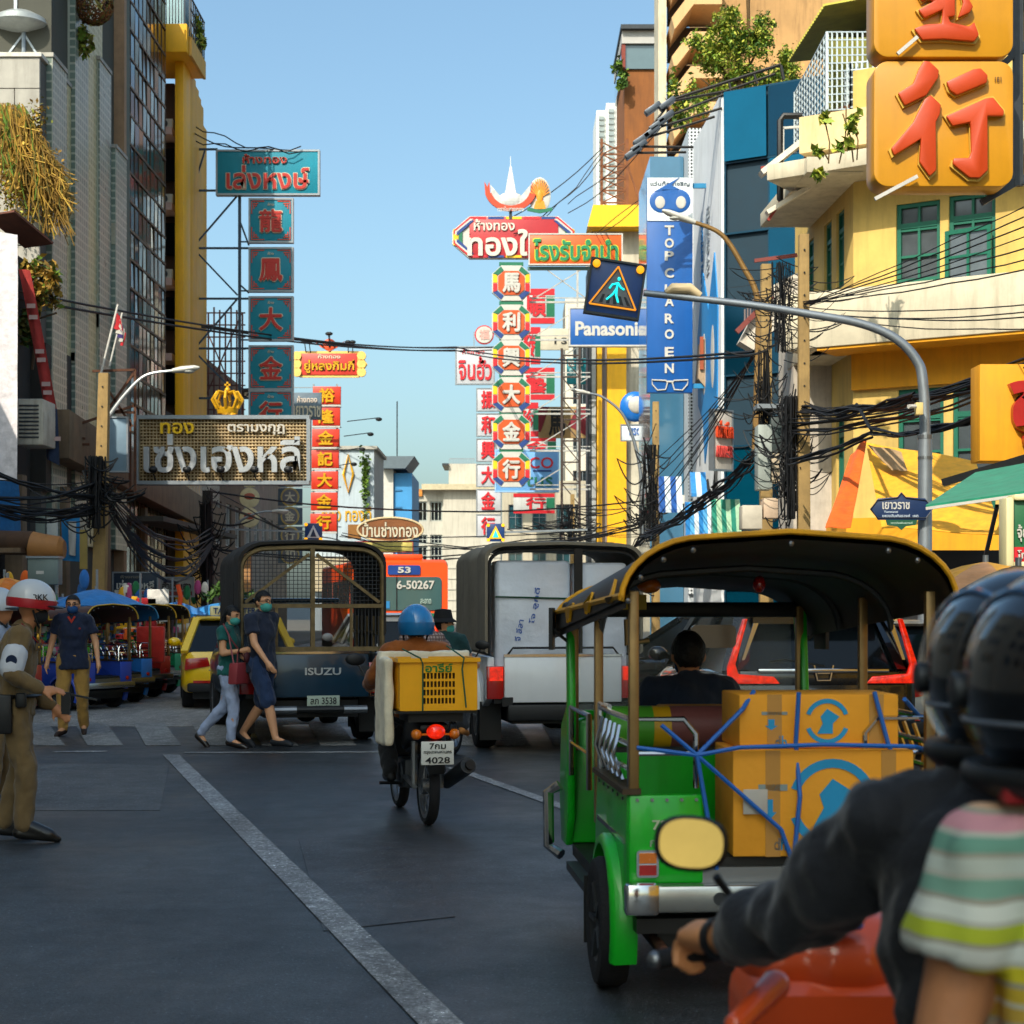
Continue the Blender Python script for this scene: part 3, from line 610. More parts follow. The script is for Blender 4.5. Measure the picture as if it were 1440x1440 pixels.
# ================================================================ left far row
t = bld('scaffold_frame', 'reddish lattice of empty sign scaffolding behind the teal panels', cat='scaffold'); b = MB()
for Yp in (70,73):
    for i in range(9): b.bar(at(277+i*8,432+(i%3)*4,Yp),at(277+i*8,585,Yp),.06)
    for j in range(9): b.bar(at(277,440+j*17,Yp),at(345,440+j*17,Yp),.05)
b.bar(at(280,440,71),at(340,580,71),.05).bar(at(340,440,71),at(280,580,71),.05).build('bars', mat('#6a4640', .7, .3, .3), t)
t = bld('shophouse', 'brown weathered shophouse behind the rusty grid sign, paler column at its side', (-12.2,67,0), PI/2, group='left far shophouses')
row(t, 14, 11.5, [1+2.6*k for k in range(5)], [4.2,7.4], 1.5, 1.8, mat('#6a5848', .85, 0, .3, 1, streak=.5), WHITE, WINDK); MB().b2(0,14,.25,6,0,11.4).build('core', BRN, t); MB().b2(-.01,.6,-.6,-.02,0,11).build('pier', mat('#8a6d4a', .8, 0, .2, streak=.4), t)
t = bld('shophouse', 'grey concrete shophouse with patterned tower signs left of red panels', (-12.3,81.2,0), PI/2, group='left far shophouses')
row(t, 16, 9.5, [1+2.6*k for k in range(5)], [4.2], 1.5, 1.8, mat('#8a857c', .85, 0, .3, 1, streak=.5), WHITE, WINDK); MB().b2(0,16,.25,6,0,9.4).build('core', BRN, t)
for k in range(5):
    t, w, h = board('hanging_sign', 'ornate round gold-rimmed sign, %s down the dark stack above stalls' % ('first','second','third','fourth','fifth')[k], 391,660+k*27,425,684+k*27,66, mat('#4e5f6e', .6, 0, .3), None, .12, grp='ornate sign panels')
    MB().disc((0,-.03,0),(0,1,0),h*.55,.06,20).build('rim', mat('#b39a5c', .5, .2, .2), t); MB().disc((0,-.05,0),(0,1,0),h*.45,.06,20).build('disc', mat('#6c6a70', .6), t)
    txt('興大金行和'[k], t, 0, 0, h*.6, h*.6, CREAM, y=-.1)
for k in range(3):
    c = at(351,672+k*28,64); t = thing('round_sign', 'round cream sign disc with red mark, %s of three below rusty grid sign' % ('topmost','middle','lowest')[k], 'sign', c)
    MB().disc((0,0,0),(0,1,0),.36,.1,24).build('disc', mat('#c2b690', .6, 0, .2), t, bevel=.01); MB().ell((0,-.05,.05),(.2,.04,.12)).build('mark', mat('#a0503c', .6), t); MB().bar((0,.08,.5),(0,.08,-.5),.06).build('bracket', DKSTEEL, t)
t, w, h = board('shop_sign', 'red-orange Thai shop sign with gold scalloped frame on left', 424,497,502,527,86, mat('#c5382c', .45, 0, .2, .8), None, .2)
b = MB()
poly = [(-w/2-.1,-h/2-.12),(w/2+.1,-h/2-.12),(w/2+.3,-h*.3),(w/2+.5,0),(w/2+.3,h*.3),(w/2+.1,h/2+.12),(-w/2-.1,h/2+.12),(-w/2-.3,h*.3),(-w/2-.5,0),(-w/2-.3,-h*.3)]
b.prism(poly, .05, .18)
for s in (-1,1):
    for z in (-.35,0,.35): b.disc((s*(w/2+.22),.02,z*h*1.1),(0,1,0),.22,.2,14)
b.build('scalloped_frame', mat('#e0b860', .5, 0, .15), t); outline_txt('ยู่หลงกิมกี่', t, 0, -h*.12, w*.9, h*.62, GOLD, mat('#5a2a10', .6)); txt('ห้างทอง', t, 0, h*.36, w*.4, h*.2, CREAM, d=.01)
t2 = t; b = MB(); b.ell((0,.05,h/2+.42),(.32,.1,.3)).prism([(-.75,h/2+.6),(0,h/2+.1),(.75,h/2+.6),(.4,h/2+.3),(0,h/2+.2),(-.4,h/2+.3)], 0, .08).build('winged_emblem', mat('#d8522c', .5), t)
b = MB()
for x in (-w*.42,-w*.34,0,.05,w*.34,w*.42): b.tube([(x,.1,h/2),(x*1.03,-.3,h/2+(.5 if abs(x) > .2 else .9))],.025,5).ell((x*1.03,-.35,h/2+(.5 if abs(x) > .2 else .9)),(.16,.12,.09))
b.build('spotlight', BLACK, t); MB().bar((-w/2-1.5,.2,-.2),(w/2,.2,-.2),.08).bar((-w/2-1.5,.2,.3),(w/2,.2,.3),.08).build('bracket', DKSTEEL, t)
for k, ch in enumerate('裕隆金記大金行'):
    yc = 556+k*29.8
    t, w, h = board('hanging_sign', 'red sign panel with gold character in the left stack, %s from top' % ('first','second','third','fourth','fifth','sixth','seventh')[k], 440-k*.6,yc-12.5,479-k*.9,yc+12.5,90, mat('#c23018', .45, 0, .12), None, .25, grp='stack of red panels on the left')
    txt(ch, t, 0, 0, w*.56, h*.8, GOLD, d=.06, bold=.03); MB().b2(-w/2,w/2,.02,.22,-h/2-.1,-h/2-.02).build('spacer', WHITE, t)
t = thing('sign_post_frame', 'grey steel frame behind the red left panels', 'frame'); b = MB(); 
for x in (441,474): b.bar(at(x,540,90.4),at(x,780,90.4),.09)
for j in range(9): b.bar(at(395,545+j*28,90.4),at(480,545+j*28,90.4),.05)
b.build('bars', GALV, t)
t, w, h = board('shop_sign', 'blue-grey pointed Thai shop sign between teal panels and red stack', 412,552,452,590,76, mat('#5d6f7c', .55, 0, .2), None, .2)
txt('เยาวราช', t, 0, -h*.2, w*.95, h*.42, CREAM); txt('ห้างทอง', t, 0, h*.25, w*.7, h*.25, mat('#d8c8b8', .6))
t, w, h = board('shop_sign', 'dark sign with white Thai script behind the lowest teal panels', 340,548,412,560,66, mat('#3a2c2c', .6), None, .2); txt('กู่ บริษัท', t, 0, 0, w*.9, h*.8, CREAM)
# left end buildings
t = bld('grey_blue_building', 'pale grey-blue building with gold lettering beyond the red panels', at(476,850,108)*V((1,1,0)) if False else (at(440,800,108).x,108,0)); u, w_ = at(440,632,108), at(526,632,108); W = w_.x-u.x; H = u.z
MB().b2(0,W,0,8,0,H).build('wall', mat('#a8b4bc', .75, 0, .15, .8, streak=.35), t); MB().b2(-.1,W+.2,-.2,8,H,H+.2).build('parapet', STONE, t); MB().b2(0,W+.2,-.6,-.02,2.5,4.6).build('ledge', CONC, t)
txt('ทอง ทองดี', t, W*.55, 7.2, 3, .9, GOLD, y=-.05); b = MB(); b.tube([(W*.58,-.1,8.5),(W*.5,-.1,9.6),(W*.58,-.1,10.8),(W*.66,-.1,9.6)],.08,6,closed=True).build('gold_ring', GOLD, t)
plant(t, (W*.86,-.3,H-.9), (.3,.3,1.0), 350, [LEAF[2],LEAF[0]], .2, seed=31, hang=1.2)
b = MB()
for i in range(4): b.tube([(W*.4+i*.2,0,H-1+i*.9),(W*.7+i*.5,-1.2,H-.9+i*.9)],.03,5).ell((W*.7+i*.5,-1.25,H-1+i*.9),(.2,.2,.12))
b.build('floodlight', BLACK, t)
t = bld('blue_sided_building', 'tall narrow building with bright blue side and grey flared roof', (at(520,800,130).x,130,0)); x = lambda p: at(p,0,130).x-at(520,0,130).x; zz = lambda p: at(0,p,130).z
MB().b2(x(520),x(553),0,10,0,zz(660)).build('wall', WHITE, t); MB().b2(x(553)+.01,x(579),.3,10,0,zz(665)).build('blue_wall', mat('#3a86bc', .6, 0, .12, .6, streak=.2), t)
MB().prism([(x(538),zz(660)),(x(571),zz(660)),(x(584),zz(643)),(x(538),zz(643))], -1, 6).build('flared_roof', mat('#5c6870', .6, .3), t); MB().b2(x(524),x(538),-.05,.0,zz(684),zz(664)).build('billboard', mat('#9a8a5c', .7, 0, .4), t); MB().b2(x(524),x(537),-.08,-.01,zz(706),zz(685)).build('dark_opening', WINDK, t)
MB().tube([(x(556),2,zz(643)),(x(556),2,zz(560))],.05,5).build('antenna', DKSTEEL, t); 
for j in range(4): MB().b2(x(554),x(565),.22,.29,zz(690+j*24),zz(690+j*24)+.1).build('ledge', mat('#2f6f9c', .6), t)
t = bld('white_end_building', 'white end-of-street building with dark ribbon windows and ribbed wall', (at(579,800,168).x,168,0)); x = lambda p: at(p,0,168).x-at(579,0,168).x; zz = lambda p: at(0,p,168).z
hs = [(x(a),x(b),zz(c),zz(d)) for a,b in ((581,601),(605,622)) for c,d in ((733,705),(794,768),(765,752))]
wall_holes(x(624), zz(690), hs, 0, .4).build('wall', mat('#b4b0a4', .75, 0, .14, .5, streak=.45), t)
for q in hs: window(t, *q, .15, mat('#8f948f', .6), WINDK, 3, 2, .12)
MB().b2(0,x(622),.6,12,0,zz(692)).build('core', mat('#55554f', .9), t)
MB().b2(x(624),x(704),-.6,14,0,zz(690)).build('blank_wall', mat('#b6b0a2', .75, 0, .12, .5, streak=.4), t); b = MB()
for j in range(9): b.b2(x(624),x(704),-.68,-.61,zz(755)-j*1.0,zz(755)-j*1.0+.12)
b.build('cladding_rib', mat('#b0ab9f', .8), t)
MB().b2(x(594),x(700),-1.5,14,zz(690),zz(682)).build('roof_terrace', mat('#b5a98c', .8, 0, .2), t); MB().b2(x(631),x(700),0,14,zz(682),zz(652)).build('penthouse', mat('#b8b2a4', .75, 0, .12, .5, streak=.4), t); MB().b2(x(622),x(631),-.5,6,zz(655),zz(652)).build('eave', DKSTEEL, t)
b = MB()
for i in range(16): b.bar((x(632+i*2.3),0,zz(652)),(x(632+i*2.3),0,zz(645)),.05)
b.bar((x(632),0,zz(645)),(x(668),0,zz(645)),.07).build('railing', GALV, t); MB().b2(x(580),x(594),-.3,0,zz(698),zz(688)).build('poster_board', mat('#c07a2c', .6, 0, .5), t)
c = at(549,745,100); t = thing('oval_sign', 'brown oval wooden sign with white Thai script at street end', 'sign', c); w = 46/FP*100
MB().add([],[]).tube([(0,-.1,0),(0,.1,0)], [[1,1],[1,1]], 32).build('board', mat('#7d4a22', .5, 0, .35, 1.2, .2), t, bevel=.0).scale = (w,1,w*.37)
b = MB().tube([(w*math.cos(i*PI/18),-.12,w*.37*math.sin(i*PI/18)) for i in range(36)],.06,6,closed=True); b.build('rim', mat('#c9b48c', .5), t); outline_txt('บ้านช่างทอง', t, 0, 0, w*1.7, w*.46, CREAM, mat('#3a2412', .6), y=-.11)
MB().b2(-w*1.3,-w*.9,0,.1,-.5,.3).build('arm', mat('#8a5c24', .6), t)
t, w, h = board('shopfront_board', 'colourful shopfront board with red edge under the oval sign', 500,762,580,776,96, mat('#b8a858', .6, 0, .5, 1.5), mat('#a02030', .6), .3, cat='shop board')
t, w, h = board('shopfront_board', 'blue and red shopfront board just above the bus roof', 560,764,580,790,97, mat('#3f8fc0', .6, 0, .2), mat('#a02030', .6), .3, cat='shop board')
# ================================================================ right side
DIR = V((-.84,.54,0)); YAW = math.atan2(DIR.y,-DIR.x)*-1   # side walls facing the viewer run to the right and nearer
CRM = mat('#caa95c', .75, 0, .2, .9, .12, 9, streak=.28); OCH = mat('#d8940e', .7, 0, .12, 1.2, .1, 9, streak=.28); GRNP = mat('#14604c', .5, 0, .12); WBAND = mat('#c6bba2', .75, 0, .2, 1.2, .1, 9, streak=.4)
cor = at(1200,0,39.5); cx, cy = cor.x, 39.5
zs = lambda z: CH+(z-CH)*39.5/36
t = bld('yellow_corner_building', 'cream and yellow corner building with green windows on the right', (cx,cy,0), YAW)
W = 9.; Z = lambda y: at(0,y,36).z
# local x runs right and towards the viewer, wall faces -y
ux, uy = math.cos(YAW), math.sin(YAW)
def lx(px):      # local x of photo column px on the wall
    k = (px-HX)/FP; return (k*cy-cx)/(ux-k*uy)
def lz(px, py):
    s = lx(px); Yq = cy+s*uy; return CH+(HY-py)/FP*Yq
z485, z400, z260 = 7.25, 8.62, 10.9
wins = [(lx(1260),lx(1322),lz(1290,396),lz(1290,284)), (lx(1334),lx(1400),lz(1366,388),lz(1366,272)), (lx(1452),lx(1512),lz(1480,386),lz(1480,264))]
wins2 = [(lx(1263),lx(1327),3.6,6.35), (lx(1340),lx(1400),3.6,6.35), (lx(1440),lx(1500),3.6,6.35)]
wall_holes(W, 12.2, wins+wins2, 0, .16).build('wall', CRM, t)
for q in wins: window(t, *q, .06, GRNP, mat('#4a5054', .15, 0, .25, 2, coat=1), 2, 3, .09, .08, .72)
for q in wins2: window(t, *q, .05, GRNP, mat('#454c50', .15, 0, .25, 2, coat=1), 2, 4, .09, .08, .78)
# open casement shutter in front of the second window
q = wins[1]; s = MB(); o = thing('casement', '', ''); del o['label']; del o['category']; o.name = 'casement'; o.parent = t; o.location = (q[0]-.08,-.02,q[2]-.15); o.rotation_euler = (0,0,R(-10))
ww, hh = q[1]-q[0]+.06, (q[3]-q[2])*.66
window(o, 0, ww, 0, hh, 0, GRNP, mat('#555c60', .12, 0, .25, 2, coat=1), 2, 2, .09, .05)
MB().b2(-1.2,W,-.35,.001,wins[0][2]-.22,wins[0][2]-.08).build('window_sill', WBAND, t, bevel=.01)
MB().prism([(-1.15,z485),(W,z485),(W,z400-.15),(-1.15,z400-.15)], -1.15, .0).build('slab_band', WBAND, t, bevel=.02)
MB().b2(-.4,W,-1.1,-.01,z485-.06,z485-.003).build('slab_soffit', OCH, t)
MB().b2(.0,W,-.12,-.01,6.4,z485-.06).build('lintel_band', OCH, t); MB().b2(-.1,W,-.16,-.01,2.2,3.56).build('apron_wall', OCH, t)
# street side wall going away
DEP = 6.5; sd = V((-.04,1,0)); 
sw = thing('street_wall', '', ''); del sw['label']; del sw['category']; sw.parent = t; sw.location = (0,0,0); sw.rotation_euler = (0,0,-PI/2-YAW+R(180)+R(2.3)-R(180))
# in this frame x runs from far (-DEP) to the corner (0), wall faces -y (towards the street)
wh = [(-1.7+DEP,-.9+DEP,8.9,10.7),(-3.0+DEP,-2.2+DEP,8.9,10.7),(-5+DEP,-4.2+DEP,8.9,10.7),(-1.7+DEP,-.9+DEP,3.6,6.2),(-3+DEP,-2.2+DEP,3.6,6.2)]
o = wall_holes(DEP, 12.2, wh, 0, .16).build('side_wall', CRM, sw); o.location = (-DEP,0,0)
for q in wh: window(sw, q[0]-DEP, q[1]-DEP, q[2], q[3], .06, GRNP, WINGL, 2, 3, .08, .08, .75)
MB().b2(-3.0,.2,-.9,-.002,z485,z400-.15).build('slab_band', WBAND, sw, bevel=.02); MB().b2(-DEP,0,-.13,-.01,2.2,3.56).build('apron_wall', OCH, sw)
# top eave slab, wraps the corner, tilted soffit
MB().prism([(-1.5,11.0),(W,11.2),(W,11.6),(-1.5,11.35)], -1.3, .0).build('roof_eave', WBAND, t, bevel=.02)
MB().b2(-4.6,1.0,-1.25,-.002,11.0,11.34).build('roof_eave', WBAND, sw, bevel=.02)
MB().b2(.4,W,.3,6,0,12.1).build('core', CRM, t); MB().b2(0,W,-.02,.2,12.2,13.5).build('roof_parapet', CRM, t)
MB().b2(-.9,2.5,-.9,1.5,11.6,12.4).build('terrace_parapet', mat('#d9c08c', .75, 0, .12, streak=.3), t)
t = bld('balcony_cage', 'light grey barred balcony cage with corrugated roof above cream building', cat='balcony cage'); b = MB(); A = lambda x, y, d=0: at(x,y,40.5+d)
pc = [A(1118,130,6),A(1163,45),A(1250,45,-1.5)]; pb = [A(1118,215,6),A(1163,155),A(1250,150,-1.5)]
def cage(b, a0, a1, c0, c1, nx, nz, r=.018):
    for i in range(nx+1): b.bar(a0.lerp(a1,i/nx), c0.lerp(c1,i/nx), r*2)
    for j in range(nz+1): b.bar(a0.lerp(c0,j/nz), a1.lerp(c1,j/nz), r*1.6)
cage(b, pc[0], pc[1], pb[0], pb[1], 12, 10); cage(b, pc[1], pc[2], pb[1], pb[2], 12, 10)
for i in range(3): b.bar(pc[i],pb[i],.07)
b.build('bars', mat('#b9c4c8', .5, .3, .1), t)
rb = MB()
for i in range(22):
    f = i/22; rb.bar(A(1108,88,6).lerp(A(1160,8),f)+V((.0,0,.06)), (A(1108,88,6)+V((6,0,.6))).lerp(A(1160,8)+V((6,-2,.5)),f)+V((.0,0,.06)), .1,.06)
rb.build('corrugated_rib', mat('#a8a03c', .6, .2, .2), t); MB().quad(A(1108,88,6),A(1160,8),A(1160,8)+V((6,-2,.5)),A(1108,88,6)+V((6,0,.6))).build('roof_sheet', mat('#8f8a34', .6, .2, .25), t)
cg = MB()
for i in range(26):
    f = i/26; q0 = A(1166,48,.5).lerp(A(1240,48,-.6),f); q1 = A(1166,150,.5).lerp(A(1240,148,-.6),f); cg.bar(q0+V((0,.3+.06*math.sin(i*1.9),0)), q1+V((0,.3+.06*math.sin(i*1.9),0)), .1,.05)
cg.build('curtain', mat('#7d7a34', .8, 0, .25), t)
MB().prismz([(pb[0].x,pb[0].y),(pb[1].x,pb[1].y),(pb[2].x,pb[2].y),(pb[2].x+1,pb[0].y)], pb[1].z-.12, pb[1].z-.02).build('floor', RUST, t)
b = MB()
for i in range(10): f = i/10; b.bar(A(1133,150,4).lerp(A(1175,150,-.5),f)+V((0,0,-.3)),A(1133,150,4).lerp(A(1175,150,-.5),f)+V((.9,0,-.1)),.07,.05)
b.build('rusty_underside', RUST, t)
MB().b2(8.5,13,41.5,47,11,15.5).build('back_wall', mat('#9a8a5c', .8, 0, .2), t)
t = bld('terrace_cage', 'second grey barred window cage beside big gold sign', cat='window cage'); b = MB(); a0, a1, c0, c1 = A(1182,112,1),A(1196,88,-.8),A(1182,205,1),A(1196,172,-.8); cage(b, a0, a1, c0, c1, 6, 8); cage(b, a1, A(1260,84,-1.4), c1, A(1260,160,-1.4), 8, 8); b.build('bars', mat('#b9c4c8', .5, .3, .1), t)
MB().quad(*[q+V((.06,.15,0)) for q in (a0,a1,c1,c0)]).build('mesh_panel', mat('#6d7478', .6, .3, .2), t)
t = thing('climbing_plant', 'sprawling bright green climber on cream building terrace', 'plant'); b = MB()
for s in (((1160,170),(1165,230)),((1190,150),(1180,230)),((1185,160),(1200,228)),((1200,170),(1205,225)),((1145,205),(1165,225))): b.tube([at(s[0][0],s[0][1],34.6),at((s[0][0]+s[1][0])/2+4,(s[0][1]+s[1][1])/2,34.5),at(s[1][0],s[1][1],34.6)],.015,5)
b.build('stem', mat('#6a5230', .8), t)
for i, q in enumerate(((1162,168),(1195,180),(1180,205),(1150,212),(1196,205),(1152,245),(1200,168))): plant(t, at(q[0],q[1],34.5), (.1,.15,.1), 26, [LEAF[1],LEAF[3],LEAF[0]], .16, seed=40+i)
# folding sign frames on the side of the cream building
t = thing('window_grille', 'black pipe frame with slanting white panels left of cream building', 'frame'); b = MB(); A = lambda x, y: at(x,y,40)
b.tube([A(1128,163),A(1102,163),A(1097,170),A(1097,280),A(1103,288)],.075,8); b.build('pipe', BLACK, t, smooth=True); 
b = MB(); b.bar(A(1101,180),A(1101,262),.05).bar(A(1101,180),A(1128,178),.05).bar(A(1101,262),A(1128,262),.05); b.build('white_frame', WHITE, t)
b = MB(); b.bar(A(1070,245),A(1140,190),.45,.12).bar(A(1078,300),A(1140,262),.3,.1).build('slanted_panel', mat('#d8d0c0', .7, 0, .15, streak=.3), t)
b = MB(); b.bar(A(1070,237),A(1100,233),.08).bar(A(1100,263),A(1130,260),.08).bar(A(1080,310),A(1100,280),.07).build('red_edge', mat('#8a3028', .7), t)
t = bld('red_edged_balcony', 'white and red-edged sloping balcony panels behind the tan poles', cat='balcony'); A = lambda x, y: at(x,y,41)
MB().prism([(A(1040,470).x,A(1040,480).z),(A(1080,430).x,A(1080,405).z),(A(1128,430).x,A(1128,380).z),(A(1128,470).x,A(1128,425).z),(A(1060,490).x,A(1060,492).z)], 41, 41.6).build('panel', mat('#cfc6b8', .75, 0, .2, streak=.4), t); MB().bar(A(1035,468)+V((0,-.1,0)),A(1085,418)+V((0,-.1,0)),.12).bar(A(1060,368)+V((0,-.1,0)),A(1120,360)+V((0,-.1,0)),.08).build('red_edge', mat('#7a3a34', .7), t)
b = MB(); 
for i in range(9): b.b2(A(1046+i*4,0).x,A(1048+i*4,0).x,40.94,40.99,A(0,455-i*5).z,A(0,435-i*5).z)
b.build('vent_slat', mat('#7a6a66', .7), t); MB().b2(6.6,9,41.7,44,3,9).build('back_wall', mat('#b9b0a4', .8, 0, .2, streak=.4), t)
# -- blue glass building with white advert side
Yb = 54.; c = at(1020,0,Yb)
t = bld('blue_glass_building', 'deep blue-teal glass building behind the cream corner building', (c.x,Yb,0), YAW); Hb = 17.2
BG = [mat(q, .1, .6, .1, 1.2) for q in ('#03465f','#04364c','#055a76')]
MB().b2(0,5,.08,6,0,Hb-.02).build('core', mat('#062a3a', .6), t)
nx = 3; dz = 2.15
for j in range(8):
    for i in range(nx):
        MB().b2(i*1.45+.03,(i+1)*1.45-.03,0,.03,j*dz+.03,(j+1)*dz-.03).build('pane', rnd.choice(BG), t, loc=(0,.02,0)).rotation_euler = (rnd.uniform(-.012,.012),0,rnd.uniform(-.012,.012))
for i in range(nx+1): MB().b2(i*1.45-.03,i*1.45+.03,-.03,.05,0,Hb).build('mullion', mat('#05394f', .4, .3), t)
for j in range(9): MB().b2(0,nx*1.45,-.05,.04,j*dz-.03,j*dz+.03).build('transom', mat('#05394f', .4, .3), t)
sw = thing('advert_wall', '', ''); del sw['label']; del sw['category']; sw.parent = t; sw.rotation_euler = (0,0,-PI/2-YAW+R(2.3))
MB().b2(-6,-.02,-.12,.0,0,Hb).build('white_wall', mat('#d5d8da', .6, 0, .1, 1, streak=.25), sw)
ADB = mat('#1678b8', .5)
txt('TOP CHAROEN', sw, -2.6, 13.2, 2.2, .5, mat('#8a9298', .6), y=-.13, d=.02, rot=(0,R(-90),0)); txt('TOP CHAROEN OPTICAL', sw, -3.9, 12.3, 3.6, .4, ADB, y=-.13, d=.02, rot=(0,R(-90),0))
MB().prism([(-4.8,10.5),(-3.6,12.4),(-2.4,11),(-1.2,12.6),(-.5,10.8),(-.7,7.4),(-2,6),(-2.4,7.2),(-3.2,6.2),(-3.6,7.6),(-4.6,8.2)], -.16, -.121).build('blue_splash', ADB, sw)
MB().ell((-1.5,-.16,9.4),(.35,.03,1.0)).build('white_drop', WHITE, sw); MB().ell((-3.3,-.16,9.4),(.4,.03,1.0)).build('white_drop', WHITE, sw)
MB().tube([(-4.6,-.14,5.2),(-4.6,-.14,4.2),(-3.6,-.14,4.8),(-2.6,-.14,5.6),(-1.6,-.14,4.6),(-.8,-.14,5.9),(-.6,-.14,4.0)],.07,5).tube([(-4.6,-.14,5.2),(-4.6,-.14,2.6)],.07,5).tube([(-.7,-.14,5.2),(-.7,-.14,2.6)],.07,5).build('glasses_drawing', BLACK, sw)
for i in range(4): MB().ell((-4.4+i*1.2,-.14,6.6),(.12,.02,.4)).build('mark', mat('#7f868c', .6), sw)
# roof frame with lamps leaning out
t = thing('floodlight_rack', 'dark pipe rack with floodlights leaning out over blue glass building', 'floodlight rack'); b = MB(); bl = MB(); A = lambda x, y, d=54: at(x,y,d)
b.tube([A(1098,92),A(1102,112)],.05,6).tube([A(1098,91),A(945,140)],.05,6).tube([A(1090,104),A(1020,128)],.04,6)
for x0,y0,x1,y1 in ((945,142,1022,128),(938,164,1020,132),(930,178,1015,152),(905,195,1005,164),(900,206,975,207),(895,215,965,214)): b.tube([A(x0,y0),A(x1,y1)],.04,6)
b.tube([A(945,140),A(900,200),A(893,214)],.04,6); b.tube([A(1060,104),A(1065,118)],.04,6).tube([A(1025,116),A(1028,128)],.04,6)
b.build('pipe', mat('#33302e', .5, .5), t)
for i,(x,y) in enumerate(((918,153),(938,146),(936,165),(924,176),(916,186),(902,196),(898,206),(890,215))): bl.box(A(x,y),(.55,.3,.16), M=Matrix.Rotation(R(-35),4,'Y'))
bl.build('floodlight', mat('#4a5058', .4, .5), t, bevel=.02)
# perforated white screen
def perforated(h, hole):
    m = bpy.data.materials.new('perforated_screen'); m.use_nodes = True; T = m.node_tree; L = T.links.new; N = T.nodes.new; b = T.nodes['Principled BSDF']
    tc = N('ShaderNodeTexCoord'); vo = N('ShaderNodeTexVoronoi'); vo.inputs['Randomness'].default_value = 0; vo.inputs['Scale'].default_value = 1/hole; mp = N('ShaderNodeMapping'); mp.inputs['Location'].default_value = (.013,.02,.017); L(tc.outputs['Object'], mp.inputs[0]); L(mp.outputs[0], vo.inputs['Vector'])
    r = N('ShaderNodeMapRange'); r.inputs[1].default_value = .3; r.inputs[2].default_value = .36; L(vo.outputs['Distance'], r.inputs[0]); mx = N('ShaderNodeMix'); mx.data_type = 'RGBA'; mx.inputs[6].default_value = (.02,.022,.025,1); mx.inputs[7].default_value = lin(h)+[1]; L(r.outputs[0], mx.inputs[0]); L(mx.outputs[2], b.inputs['Base Color']); b.inputs['Roughness'].default_value = .6; return m
Yp = 61.; u, w = at(968,180,Yp), at(997,700,Yp)
t = bld('perforated_screen_building', 'narrow white building front of perforated screen behind blue sign', (u.x,Yp,0)); b = MB()
MB().b2(0,w.x-u.x,.1,8,0,u.z).build('wall', mat('#b5bcc2', .7, 0, .12), t)
nxp = 2; pw = (w.x-u.x)/nxp; PERF = perforated('#c9ced2', .12)
for j in range(8):
    for i in range(nxp): MB().b2(i*pw+.005,(i+1)*pw-.005,-.03,.09,u.z-(j+1)*2.0+.008,u.z-j*2.0-.008).build('screen_panel', PERF, t)
MB().b2(-1.2,-.02,1.5,7,0,u.z-.6).build('glass_side', glass('#3c6884', .08), t)
t = bld('corner_window_house', 'old wooden oriel with rusty grille between the blue sign and white advert', cat='oriel'); A = lambda x, y: at(x,y,57); MB().prism([(A(986,0).x,A(0,480).z),(A(1000,0).x,A(0,470).z),(A(1000,0).x,A(0,555).z),(A(982,0).x,A(0,532).z)], 57, 58).build('wall', mat('#a88f74', .8, 0, .3, streak=.5), t); MB().b2(A(984,0).x,A(989,0).x,56.9,56.99,A(0,520).z,A(0,474).z).build('grille', mat('#9a4a2a', .7), t)
# -- TOP CHAROEN vertical sign
BLUE = mat('#10559e', .45, 0, .1, .8, coat=.15, streak=.15)
t, w, h = board('optician_sign', 'tall blue vertical optician sign reading TOP CHAROEN on the right', 910,250,974,552,57, BLUE, None, .3)
hw = h*(95/302); MB().b2(-w/2+.004,w/2-.004,-.03,-.002,h/2-.98*(h*.205),h/2-.004).build('white_head', mat('#d4dade', .45, 0, .06), t)
for i, ch in enumerate('TOPCHAROEN'):
    yy = (324,342,360,384,407,424,448,470,495,518)[i]; txt(ch, t, -.02, h/2-(yy-250)/302*h, w*.2, h*.045, WHITE, bold=.03, y=-.012)
txt('แว่นท็อปเจริญ', t, 0, h/2-(258-250)/302*h-.02, w*.86, h*.024, mat('#55606a', .6), y=-.04, d=.01)
q = h/2-(283-250)/302*h; b = MB(); b.ell((-.26,-.04,q),(.4,.025,.38)).ell((.26,-.04,q),(.4,.025,.38)).box((0,-.04,q+.05),(.5,.04,.62)); b.prism([(-.5,q+.3),(.3,q+.75),(.05,q+.5),(.3,q+.38)], -.06, -.02).build('mask_mark', BLUE, t, smooth=True)
MB().ell((-.32,-.07,q-.05),(.16,.02,.2)).build('mask_eye', WHITE, t); MB().ell((.35,-.07,q-.05),(.16,.02,.2)).build('mask_eye', WHITE, t)
q = h/2-(541-250)/302*h; b = MB()
for s in (-1,1): b.tube([(s*.08,-.03,q+.05),(s*.14,-.03,q-.16),(s*.4,-.03,q-.18),(s*.56,-.03,q+.0),(s*.58,-.03,q+.15),(s*.12,-.03,q+.13)],.025,6,closed=True)
b.bar((-.12,-.03,q+.1),(.12,-.03,q+.1),.05).build('spectacles', WHITE, t)
MB().b2(w/2,w/2+1.3,.1,.2,h/2-.3,h/2-.15).b2(w/2,w/2+1.3,.1,.2,-h/2+.15,-h/2+.3).build('bracket', mat('#1f7aa8', .5), t)
